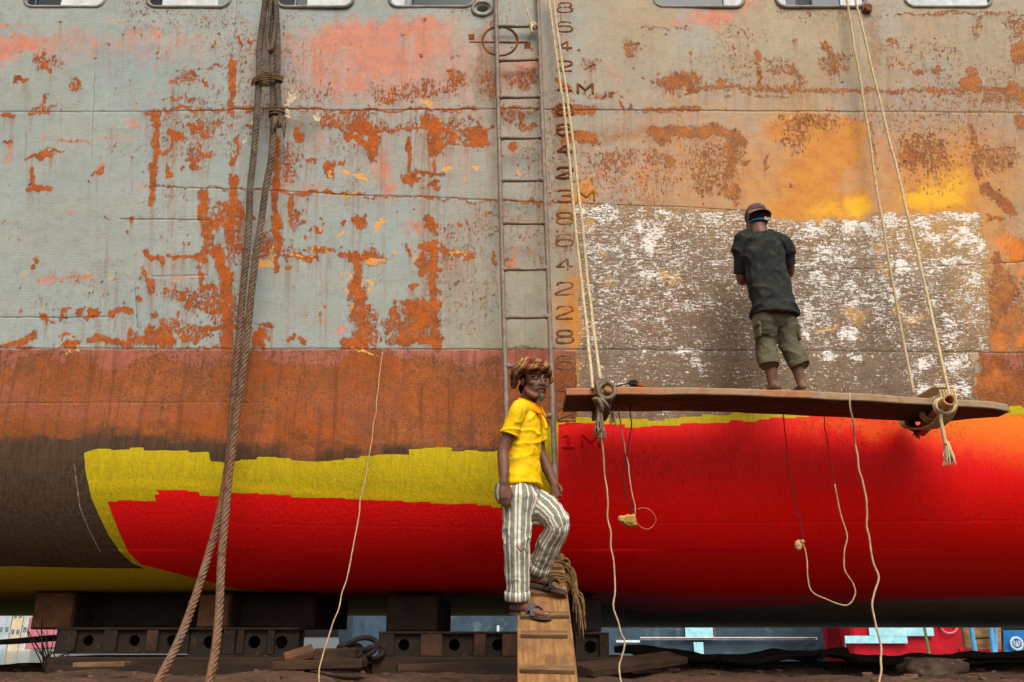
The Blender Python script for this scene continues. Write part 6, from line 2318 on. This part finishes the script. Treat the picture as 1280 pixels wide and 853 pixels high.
def plaid_mat():
    t = NT('checked_cloth')
    a = t.attr('cl')
    def band(v, period, lo, hi):
        return t.step(t.math('PINGPONG', t.math('MULTIPLY', v, 1.0), period), lo, hi)
    o = t.coords()
    n = t.noise(o, 22, 4, .6)
    c = t.mix(t.step(n, .35, .65), L(160, 112, 68), L(126, 84, 54))
    c = t.mix(t.math('MULTIPLY', band(a[0], .026, .0165, .0182), .85), c, L(116, 46, 36))
    c = t.mix(t.math('MULTIPLY', band(a[1], .028, .0190, .0206), .85), c, L(70, 42, 34))
    c = t.mix(t.math('MULTIPLY', t.step(t.math('ABSOLUTE', t.math('SUBTRACT', t.math('PINGPONG', a[0], .026), .006)), .0018, .0009), .8), c, L(206, 170, 104))
    c = t.mix(t.math('MULTIPLY', band(a[1], .012, .0102, .0112), .5), c, L(60, 42, 36))
    big = t.step(t.math('ADD', a[2], t.mad(n, .6, -.3)), .42, .7)
    dk = t.mix(t.math('MULTIPLY', band(a[0], .021, .009, .012), .6), L(74, 46, 34), L(40, 28, 26))
    dk = t.mix(t.math('MULTIPLY', band(a[1], .020, .015, .017), .7), dk, L(170, 110, 60))
    c = t.mix(t.math('MULTIPLY', big, .85), c, dk)
    return t.out(c, .95, t.bump(t.noise(o, 200, 3), .2, .002), .05)


obj('headscarf', me, plaid_mat(), man, smooth=True)

# polo shirt
m = MB()
limb(m, [pel + u1 * .015 + f1 * .004, pel + u1 * .09, pel + u1 * .20, chest + u1 * .02, nb_ - u1 * .075, nb_ - u1 * .025], [(.122, .158), (.110, .142), (.105, .132), (.105, .138), (.090, .136), (.068, .084)], ref=f1, n=28, cap=False)
limb(m, [nb_ - u1 * .030 + r1 * .05, shR - u1 * .006, shR * .66 + elR * .34, shR * .36 + elR * .64], [.050, .053, .054, (.061, .057)], ref=f1, n=18, cap=False)
limb(m, [nb_ - u1 * .030 - r1 * .05, shL - u1 * .006, shL * .66 + elL * .34, shL * .36 + elL * .64], [.048, .051, .052, (.057, .054)], ref=f1, n=18, cap=False)
me = skin(m, .006, 4)
crumple(me, .0110, 6.2, 3, stretch=(1.0, 1.0, 1.6), sharp=2.2)
crumple(me, .003, 15, 5, sharp=1.5)


def cloth_mat(name, c1, c2, scale=5, weave=260, c3=None, rough=.9, dirt=None):
    t = NT(name)
    o = t.coords()
    n = t.noise(o, scale, 5, .6)
    c = t.mix(t.step(n, .3, .7), c1, c2)
    if c3 is not None:
        c = t.mix(t.step(t.noise(o, scale * 2.6, 5, .65), .5, .74, 0, .7), c, c3)
    wv = t.noise(o, weave, 2, .5)
    return t.out(c, rough, t.bump(t.math('ADD', wv, t.math('MULTIPLY', n, 1.2)), .25, .003), .12)


M_YEL = cloth_mat('yellow_knit', L(246, 204, 14), L(230, 180, 10), 7, c3=L(240, 210, 84))
shirt = obj('polo_shirt', me, M_YEL, man, smooth=True)
# collar: stand-up folded band, open at the front
M_COLL = cloth_mat('orange_collar', L(250, 168, 8), L(232, 140, 6), 10)
V, F = [], []
nc = 30
for i in range(nc + 1):
    t = i / nc
    a = math.radians(-158 + 316 * t)        # 0 = back of the neck
    d = -f1 * math.cos(a) + r1 * math.sin(a)
    front = (1 - math.cos(a)) / 2
    c = nb_ + f1 * (.012 + .012 * front) + u1 * (.022 - .060 * front)
    rad = .060
    V += [tuple(c + d * (rad + .002) + u1 * -.018), tuple(c + d * (rad + .000) + u1 * .034), tuple(c + d * (rad + .010) + u1 * .038), tuple(c + d * (rad + .030 + .012 * front) + u1 * (-.008 - .024 * front)), tuple(c + d * (rad + .024 + .012 * front) + u1 * (-.013 - .024 * front))]
for i in range(nc):
    for k in range(5):
        l = (k + 1) % 5
        F.append((i * 5 + k, i * 5 + l, (i + 1) * 5 + l, (i + 1) * 5 + k))
F.append((4, 3, 2, 1, 0))
F.append(tuple(nc * 5 + k for k in range(5)))
m = MB()
m.add(V, F)
obj('collar', m, M_COLL, shirt, smooth=True)
# button placket and buttons
m = MB()
pl = [nb_ + f1 * .085 - u1 * .055, nb_ + f1 * .112 - u1 * .10, nb_ + f1 * .126 - u1 * .15]
tube(m, catmull(pl, 5), .011, 8)
obj('placket', m, M_YEL, shirt, smooth=True)
# hem and sleeve bands
for P0, ra, rb, ax in ((shR * .38 + elR * .62, .0685, .0645, (elR - shR).normalized()), (shL * .38 + elL * .62, .0645, .0615, (elL - shL).normalized())):
    m = MB()
    u = (f1 - ax * f1.dot(ax)).normalized()
    v = ax.cross(u)
    tube(m, [P0 + ax * .0 + u * (ra - .012) * math.cos(q) + v * (rb - .012) * math.sin(q) for q in np.linspace(0, 6.283, 28, endpoint=False)], .0065, 6, closed=True)
    obj('sleeve_band', m, M_YEL, shirt, smooth=True)

# striped trousers
cuR, cuL = pix(646.5, 738, 5.235), pix(676.5, 704, 5.40)
m = MB()
limb(m, [pel + u1 * .01, pel - u1 * .045, pel - u1 * .11], [(.092, .128), (.112, .150), (.105, .145)], ref=f1, n=24)
legR = [hipR - u1 * .03, hipR * .6 + knR * .4, knR, (knR + cuR) / 2, cuR]
legL = [hipL - u1 * .03, hipL * .6 + knL * .4 + f1 * .01, knL, (knL + cuL) / 2 - u1 * .0, cuL]
limb(m, legR, [(.098, .092), (.092, .087), (.079, .076), (.073, .071), (.068, .066)], ref=f1, n=20)
limb(m, legL, [(.098, .092), (.093, .087), (.078, .074), (.072, .068), (.063, .061)], ref=f1, n=20)
blob(m, pel + r1 * .10 - f1 * .085 - u1 * .03, (.05, .06, .075), (r1, f1, u1))
me = skin(m, .006, 4)
crumple(me, .010, 6.0, 8, stretch=(1, 1, 1.2), sharp=2.0)
crumple(me, .003, 15, 4, sharp=1.5)
P = get_co(me)


def seg_info(P, chain):
    best = np.full(len(P), 1e9)
    T = np.zeros((len(P), 3))
    Cn = np.zeros((len(P), 3))
    S = np.zeros(len(P))
    acc = 0
    for a, b in zip(chain[:-1], chain[1:]):
        a, b = np.array(list(a)), np.array(list(b))
        d = b - a
        ln = np.linalg.norm(d)
        t = np.clip(((P - a) @ d) / (ln * ln), 0, 1)
        c = a + t[:, None] * d
        q = np.linalg.norm(P - c, axis=1)
        k = q < best
        best[k] = q[k]
        Cn[k] = c[k]
        T[k] = d / ln
        S[k] = (acc + t * ln)[k]
        acc += ln
    return best, Cn, T, S


def wrap(P, chain, ref):
    best, Cn, T, S = seg_info(P, chain)
    ref = np.array(list(ref))
    u = ref[None] - T * (T @ ref)[:, None]
    u /= np.linalg.norm(u, axis=1, keepdims=True)
    v = np.cross(T, u)
    d = P - Cn
    return best, np.arctan2((d * v).sum(1), (d * u).sum(1)), S


cR = catmull(legR, 4)
cL = catmull(legL, 4)
b1, a1, s1 = wrap(P, cR, f1 * .5 + r1 * .866)
b2, a2, s2 = wrap(P, cL, f1 * .5 - r1 * .866)
right = b1 < b2
ang = np.where(right, a1, a2)
sl = np.where(right, s1, s2)
rad = .084
attrf(me, 'st', np.stack([ang * rad + 1.0, sl, np.where(right, 1.0, 0.0)], 1))


def stripe_mat():
    t = NT('striped_cotton')
    a = t.attr('st')
    o = t.coords()
    n = t.noise(o, 9, 5, .6)
    n2 = t.noise(o, 70, 3, .6)
    per = .108
    x = t.math('FRACT', t.math('DIVIDE', t.mad(n2, .004, a[0]), per))
    def bar(c0, w_):
        d = t.math('ABSOLUTE', t.math('SUBTRACT', x, c0))
        return t.step(d, w_, w_ * .72)
    c = t.mix(t.step(n, .3, .7), L(146, 146, 132), L(122, 122, 110))
    c = t.mix(t.step(n2, .45, .7, 0, .5), c, L(156, 156, 142))
    for c0, w_ in ((.28, .085), (.50, .070), (.88, .050)):
        c = t.mix(t.math('MULTIPLY', bar(c0, w_), .92), c, L(236, 228, 208))
    c = t.mix(t.math('MULTIPLY', bar(.40, .022), .6), c, L(180, 140, 104))
    c = t.mix(t.step(n, .56, .72, 0, .35), c, L(168, 152, 124))
    return t.out(c, .9, t.bump(t.math('ADD', t.noise(o, 240, 2), t.math('MULTIPLY', n, 1.4)), .28, .003), .12)


M_STRIPE = stripe_mat()
tr = obj('trousers', me, M_STRIPE, man, smooth=True)
for cu, prev, ra in ((cuR, legR[3], .072), (cuL, legL[3], .068)):
    m = MB()
    ax = (cu - prev).normalized()
    u = (f1 - ax * f1.dot(ax)).normalized()
    v = ax.cross(u)
    ring0 = []
    V, F = [], []
    n = 36
    for lv, rr_ in ((.004, ra - .006), (.004, ra + .002), (.028, ra + .004), (.052, ra + .003), (.058, ra - .003), (.05, ra - .010)):
        for k in range(n):
            q = 2 * math.pi * k / n
            V.append(tuple(cu + ax * lv + u * rr_ * math.cos(q) + v * rr_ * math.sin(q)))
    for i in range(5):
        for k in range(n):
            l = (k + 1) % n
            F.append((i * n + k, i * n + l, (i + 1) * n + l, (i + 1) * n + k))
    m.add(V, F)
    me = m.mesh('cuff')
    P = get_co(me)
    ch_ = cR if cu is cuR else cL
    _, an_, s_ = wrap(P, [prev, cu, cu + ax * .1], f1 * .5 + r1 * (.866 if cu is cuR else -.866))
    attrf(me, 'st', np.stack([an_ * rad + 1.0, s_, s_ * 0], 1))
    obj('cuff', me, M_STRIPE, tr, smooth=True)
# knotted drawstring dangling at the knee
m = MB()
tube(m, catmull([pix(647, 684, 5.085), pix(651, 689, 5.08), pix(655, 686, 5.085), (pix(659, 692, 5.10))], 5), .0045, 6)
obj('loose_thread', m, M_STRAW, tr, smooth=True)

# sandals
M_SOLE = worn('sandal_sole', L(92, 74, 62), L(66, 54, 46), 12, bump=.3)
M_STRAP = worn('sandal_strap', L(92, 96, 98), L(70, 74, 78), 14, bump=.3)


def sandal(parent, S, toe, side, up, msole, mstrap):
    toe, side = Vector(toe), Vector(side)
    up = Vector(up)
    up = (up - toe * up.dot(toe)).normalized()
    n = 26
    V, F = [], []
    prof = [(-.072, .0), (-.066, .022), (-.04, .035), (.0, .036), (.05, .036), (.10, .045), (.15, .048), (.185, .036), (.203, .0)]
    outl = [(a, b) for a, b in prof] + [(a, -b) for a, b in prof[-2:0:-1]]
    Q = catmull([(a, b, 0) for a, b in outl], 4, closed=True)
    k = len(Q)
    for z, g in ((-.016, .97), (-.014, 1.0), (.002, 1.0), (.004, .96)):
        for a, b, _ in Q:
            V.append(tuple(S + toe * ((a - .065) * g + .065) + side * b * g + up * (z + .010 * max(0, (a - .12)) * 3)))
    for i in range(3):
        for j in range(k):
            l = (j + 1) % k
            F.append((i * k + j, i * k + l, (i + 1) * k + l, (i + 1) * k + j))
    F.append(tuple(range(k - 1, -1, -1)))
    F.append(tuple(3 * k + j for j in range(k)))
    m = MB()
    m.add(V, F)
    so_ = obj('sandal', m, msole, parent, smooth=False)
    m = MB()
    for pts in ([S + toe * .06 + side * .044 + up * .002, S + toe * .085 + side * .034 + up * .045, S + toe * .10 + up * .056, S + toe * .115 - side * .034 + up * .038, S + toe * .125 - side * .048 + up * .002],
                [S + toe * .11 + side * .050 + up * .002, S + toe * .09 + side * .030 + up * .048, S + toe * .07 + up * .064, S + toe * .045 - side * .034 + up * .044, S + toe * .035 - side * .042 + up * .002]):
        limb(m, pts, [(.005, .018)] * 5, ref=up, n=10, per=5)
    obj('strap', skin(m, .004, 2), mstrap, so_, smooth=True)


sandal(man, SR, toeR, sdR, Vector((0, 0, 1)), M_SOLE, M_STRAP)
sandal(man, SL, toeL, sdL, Vector((.2, -.1, 1)), M_SOLE, worn('dark_strap', L(58, 48, 42), L(42, 34, 30), 14, bump=.3))
m = MB()
for S_, toe_, side_ in ((SR, toeR, sdR), (SL, toeL, sdL)):
    upv = (Vector((0, 0, 1)) - toe_ * toe_.z).normalized()
    for i, (o_, l_) in enumerate([(.031, .036), (.011, .036), (-.007, .031), (-.022, .024), (-.035, .016)]):
        b = S_ + toe_ * (.152 - .006 * i + l_ + .001) * .98 + side_ * o_ * .98 + upv * .021
        blob(m, b, (.0072 if i else .0095, .008, .0035), (side_, toe_, upv))
M_NAIL = worn('toe_nail', L(206, 178, 158), L(190, 160, 140), 30, bump=0, rough=.4)
obj('toe_nails', m, M_NAIL, man, smooth=True)

# =================================================== the worker on the hanging plank, seen from behind
M_SKIN2 = skin_mat('dusty_brown_skin', L(128, 88, 68), L(98, 66, 52), L(160, 128, 104))
u2 = Vector((0, 0, 1))
f2 = Vector((-.22, .975, 0)).normalized()
r2 = f2.cross(u2)
YW = 5.585


def wp(px, py, dy=0.0):
    return pix(px, py, YW + dy)


pel2 = wp(968, 392, .0)
ch2 = wp(957, 330, .0)
nb2 = wp(950, 289, .03)
hd2 = wp(945.5, 274, .07)
hf2 = Vector((-.26, .93, -.26)).normalized()
hu2 = Vector((-.05, .27, 1)).normalized()
sR2, sL2 = wp(981, 305, .0), wp(926, 304, .03)
eR2, wR2 = wp(987, 340, .13), wp(975, 345, .33)
eL2, wL2 = wp(927, 350, .12), wp(940, 346, .33)
hR2, hL2 = pel2 + r2 * .076 - u2 * .02, pel2 - r2 * .076 - u2 * .02
kR2, kL2 = wp(985, 428, .03), wp(957, 428, .03)
tz = lambda px: plank_top((px - 708) / 552.0)
aR2 = wp(1001, 474, .0)
aL2 = wp(965, 474, .02)
aR2.z = tz(1001) + .080
aL2.z = tz(965) + .080
m = MB()
limb(m, [nb2 - u2 * .04, (nb2 + hd2) / 2, hd2 - hu2 * .02], [.058, .052, .055], ref=f2, n=14)
limb(m, [pel2, pel2 + u2 * .14, ch2, nb2 - u2 * .07, nb2 - u2 * .01], [(.08, .11), (.075, .10), (.08, .11), (.060, .095), (.045, .050)], ref=f2, n=18)
limb(m, [nb2 - u2 * .07 + r2 * .05, sR2 - u2 * .02, (sR2 + eR2) / 2, eR2, (eR2 + wR2) / 2, wR2], [.034, .036, .038, .036, .034, .026], ref=f2)
limb(m, [nb2 - u2 * .07 - r2 * .05, sL2 - u2 * .02, (sL2 + eL2) / 2, eL2, (eL2 + wL2) / 2, wL2], [.034, .036, .038, .036, .034, .026], ref=f2)
hand(m, wR2, f2 + u2 * .5 - r2 * .3, -u2 * .4 - r2 + f2 * .3, u2, curl=.9, size=.95)
hand(m, wL2, f2 + u2 * .45 + r2 * .2, -u2 * .4 + r2 + f2 * .3, u2, curl=.9, size=.95)
limb(m, [hR2, (hR2 + kR2) / 2, kR2, kR2 * .55 + aR2 * .45 - f2 * .012, aR2], [.075, .065, .050, .046, .033], ref=f2)
limb(m, [hL2, (hL2 + kL2) / 2, kL2, kL2 * .55 + aL2 * .45 - f2 * .012, aL2], [.075, .065, .050, .046, .033], ref=f2)
tR2, tL2 = (f2 + r2 * .38).normalized(), (f2 - r2 * .12).normalized()
SR2, sdR2 = foot(m, aR2, None, .072, tR2, .92)
SL2, sdL2 = foot(m, aL2, None, .072, tL2, .92)
at2, ax2 = head(m, hd2, hf2, hu2, .92)
me = skin(m, .0055, 3)
base2 = Vector((pel2.x, YW, tz(975)))
wk = obj('person', me, M_SKIN2, origin=base2, smooth=True)
tag(wk, 'worker seen from behind in dark T-shirt and cap, standing on the hanging plank', 'person')
m = MB()
blob(m, at2(0, -.03, .0), (.079, .082, .075), ax2)
obj('hair', skin(m, .005, 2), M_HAIRD, wk, smooth=True)
# cap worn back to front
m = MB()
blob(m, at2(0, -.008, .046), (.082, .102, .072), ax2)
blob(m, at2(0, -.002, .078), (.070, .088, .046), ax2)
me = skin(m, .005, 3)
crumple(me, .005, 18, 4)
M_CAP = cloth_mat('faded_cap', L(112, 90, 82), L(92, 74, 68), 9, c3=L(130, 108, 96))
cap = obj('cap', me, M_CAP, wk, smooth=True)
V, F = [], []
n = 22
for i in range(n + 1):
    a = math.radians(-78 + 156 * i / n)
    for rr_, z, th in ((.080, .018, .0), (.105, -.006, 0), (.128, -.022, 0), (.129, -.028, 0), (.105, -.014, 0), (.080, .008, 0)):
        k = rr_ / .084
        V.append(tuple(at2(.088 * math.sin(a) * (1 + (k - 1) * .18), -.02 - .088 * math.cos(a) * (1 + (k - 1) * .75), z + .016 * (1 - math.cos(a)) * 1.2)))
for i in range(n):
    for k in range(6):
        l = (k + 1) % 6
        F.append((i * 6 + k, (i + 1) * 6 + k, (i + 1) * 6 + l, i * 6 + l))
F.append(tuple(range(6)))
F.append(tuple(n * 6 + k for k in range(5, -1, -1)))
m = MB()
m.add(V, F)
obj('brim', m, cloth_mat('faded_brim', L(142, 110, 92), L(120, 92, 78), 12), cap, smooth=True)
m = MB()
tube(m, [at2(0, -.006, .137), at2(0, -.006, .142)], .009, 8)
obj('button', m, M_CAP, cap, smooth=True)
# straps of a face mask behind the neck
m = MB()
limb(m, [at2(-.074, .0, -.050), at2(-.050, -.055, -.062), at2(0, -.078, -.068), at2(.050, -.055, -.060), at2(.076, .0, -.045)], [.007] * 5, ref=hu2, n=8)
obj('mask_strap', m, worn('blue_strap', L(40, 120, 170), L(30, 100, 150), 10, bump=.1), wk, smooth=True)
m = MB()
limb(m, [at2(.015, -.085, -.060), at2(.05, -.065, -.052), at2(.080, -.01, -.035)], [.010, .011, .008], ref=hu2, n=8)
limb(m, [at2(.01, -.088, -.075), at2(.016, -.105, -.098)], [.007, .004], ref=hu2, n=8)
obj('mask_strap', m, worn('pale_strap', L(214, 196, 150), L(190, 170, 130), 10, bump=.1), wk, smooth=True)
# loose T-shirt
m = MB()
hem = pel2 - u2 * .025
limb(m, [hem + r2 * .0, hem + u2 * .12, ch2 - u2 * .06, ch2 + u2 * .06, nb2 - u2 * .09, nb2 - u2 * .030], [(.142, .172), (.130, .156), (.118, .148), (.116, .148), (.100, .138), (.072, .082)], ref=f2, n=28, cap=False)
limb(m, [nb2 - u2 * .040 + r2 * .06, sR2 + u2 * .004, sR2 * .65 + eR2 * .35, sR2 * .24 + eR2 * .76], [.058, .059, .058, .062], ref=f2, n=16, cap=False)
limb(m, [nb2 - u2 * .040 - r2 * .06, sL2 + u2 * .004, sL2 * .60 + eL2 * .40, sL2 * .14 + eL2 * .86], [.058, .059, .058, .062], ref=f2, n=16, cap=False)
me = skin(m, .006, 4)
crumple(me, .017, 4.6, 12, stretch=(1.3, 1, 1.3), sharp=2.2, axes=(Vector((.8, 0, .6)), Vector((0, 1, 0)), Vector((-.6, 0, .8))))
crumple(me, .0035, 13, 2, sharp=1.5)
M_TEE = cloth_mat('charcoal_tee', L(54, 56, 52), L(38, 40, 38), 5, c3=L(78, 74, 64))
tee = obj('t_shirt', me, M_TEE, wk, smooth=True)
m = MB()
P0 = nb2 - u2 * .030
tube(m, [P0 + (r2 * math.cos(q) * .074 + f2 * math.sin(q) * .062) + u2 * .012 * math.sin(q) for q in np.linspace(0, 6.283, 28, endpoint=False)], .009, 8, closed=True)
obj('neck_band', m, M_TEE, tee, smooth=True)
# three-quarter trousers with rolled hems
cR2 = wp(996.5, 451, -.0)
cL2 = wp(960, 450, .0)
m = MB()
limb(m, [pel2 + u2 * .04, pel2 + u2 * .0, pel2 - u2 * .035], [(.085, .125), (.100, .136), (.092, .130)], ref=f2, n=22)
limb(m, [hR2 - u2 * .03, (hR2 + kR2) / 2, kR2, cR2], [(.084, .080), (.082, .079), (.071, .072), (.066, .069)], ref=f2, n=18)
limb(m, [hL2 - u2 * .03, (hL2 + kL2) / 2, kL2, cL2], [(.084, .080), (.082, .079), (.071, .072), (.066, .069)], ref=f2, n=18)
me = skin(m, .006, 4)
crumple(me, .012, 5.5, 21, stretch=(1, 1, 1.2), sharp=2.0)
crumple(me, .004, 14, 9, sharp=1.5)
M_OLIVE = cloth_mat('olive_drill', L(104, 98, 78), L(82, 78, 64), 5, c3=L(126, 100, 68))
tr2 = obj('cropped_trousers', me, M_OLIVE, wk, smooth=True)
for cu, kn in ((cR2, kR2), (cL2, kL2)):
    m = MB()
    ax = (cu - kn).normalized()
    u = (f2 - ax * f2.dot(ax)).normalized()
    v = ax.cross(u)
    n = 32
    V, F = [], []
    for lv, ra in ((.0, .060), (.0, .067), (.02, .071), (.044, .070), (.050, .067), (.044, .058)):
        for k in range(n):
            q = 2 * math.pi * k / n
            w_ = 1 + .03 * math.sin(3 * q + 1)
            V.append(tuple(cu + ax * (lv + .006 * math.sin(2 * q)) + u * ra * w_ * math.cos(q) * .95 + v * ra * w_ * math.sin(q)))
    for i in range(5):
        for k in range(n):
            l = (k + 1) % n
            F.append((i * n + k, i * n + l, (i + 1) * n + l, (i + 1) * n + k))
    m.add(V, F)
    obj('rolled_hem', m, M_OLIVE, tr2, smooth=True)
for s, h in ((1, hR2), (-1, hL2)):
    m = MB()
    box(m, h + r2 * s * .070 - u2 * .13 - f2 * .01, (.020, .085, .10), Matrix((r2, f2, u2)).transposed() @ Matrix.Rotation(-s * .12, 3, 'Y'), bevel=.009)
    box(m, h + r2 * s * .075 - u2 * .080 - f2 * .01, (.022, .095, .036), Matrix((r2, f2, u2)).transposed() @ Matrix.Rotation(-s * .12, 3, 'Y'), bevel=.009)
    obj('cargo_pocket', skin(m, .006, 3), M_OLIVE, tr2, smooth=True)
M_SLIP = worn('dusty_slipper', L(160, 124, 92), L(130, 100, 76), 12, bump=.3)
sandal(wk, SR2, tR2, sdR2, u2, M_SLIP, M_SLIP)
sandal(wk, SL2, tL2, sdL2, u2, M_SLIP, M_SLIP)
# the scraper in his hands
tl = empty('hand_scraper', (wR2 + wL2) / 2 + f2 * .05)
tag(tl, 'small scraper held against the hull by the worker in the cap', 'scraper')
m = MB()
a = (wR2 + wL2) / 2 + f2 * .075 + u2 * .055 - r2 * .1
tube(m, [a, a + r2 * .2], .013, 8)
obj('handle', m, M_CLEAT, tl, smooth=True)
m = MB()
box(m, a + r2 * .26, (.10, .02, .05), Matrix((r2, f2, u2)).transposed(), bevel=.003)
obj('blade', m, M_STEELD, tl)
# ------------------------------------------------------------------ light, camera
w = bpy.data.worlds.new('World')
SC.world = w
w.use_nodes = True
wt = w.node_tree
sky = wt.nodes.new('ShaderNodeTexSky')
sky.sky_type = 'NISHITA'
sky.sun_disc = False
SUN_DIR = Vector((0.25, -0.85, 1.0)).normalized()
sky.sun_elevation = math.asin(SUN_DIR.z)
sky.sun_rotation = math.atan2(SUN_DIR.x, SUN_DIR.y)
sky.dust_density = 6.0
sky.air_density = 1.0
sky.ozone_density = 0.6
hs = wt.nodes.new('ShaderNodeHueSaturation')
hs.inputs['Saturation'].default_value = 0.30
wt.links.new(sky.outputs[0], hs.inputs['Color'])
bg = wt.nodes['Background']
wt.links.new(hs.outputs[0], bg.inputs['Color'])
bg.inputs['Strength'].default_value = 0.11
sl = bpy.data.lights.new('sun', 'SUN')
sl.energy = 1.5
sl.angle = math.radians(34)
sl.color = (1.0, 0.94, 0.84)
so = bpy.data.objects.new('sun', sl)
so.rotation_euler = SUN_DIR.to_track_quat('Z', 'Y').to_euler()
so.location = (0, -10, 20)
COL.objects.link(so)

cam = bpy.data.cameras.new('camera')
cam.sensor_width = 36
cam.lens = FPX * 36 / 1280
cam.clip_end = 4000
cam.clip_start = 0.05
co = bpy.data.objects.new('camera', cam)
co.location = (0, 0, EYE)
co.rotation_euler = (math.radians(90) + TH, 0, 0)
COL.objects.link(co)
SC.camera = co

SC.view_settings.view_transform = 'Standard'
SC.view_settings.look = 'None'
SC.view_settings.exposure = 0.30
SC.view_settings.gamma = 1.0
SC.view_settings.use_curve_mapping = False
SC.cycles.use_denoising = True
SC.cycles.max_bounces = 6
SC.cycles.diffuse_bounces = 4
SC.cycles.glossy_bounces = 2
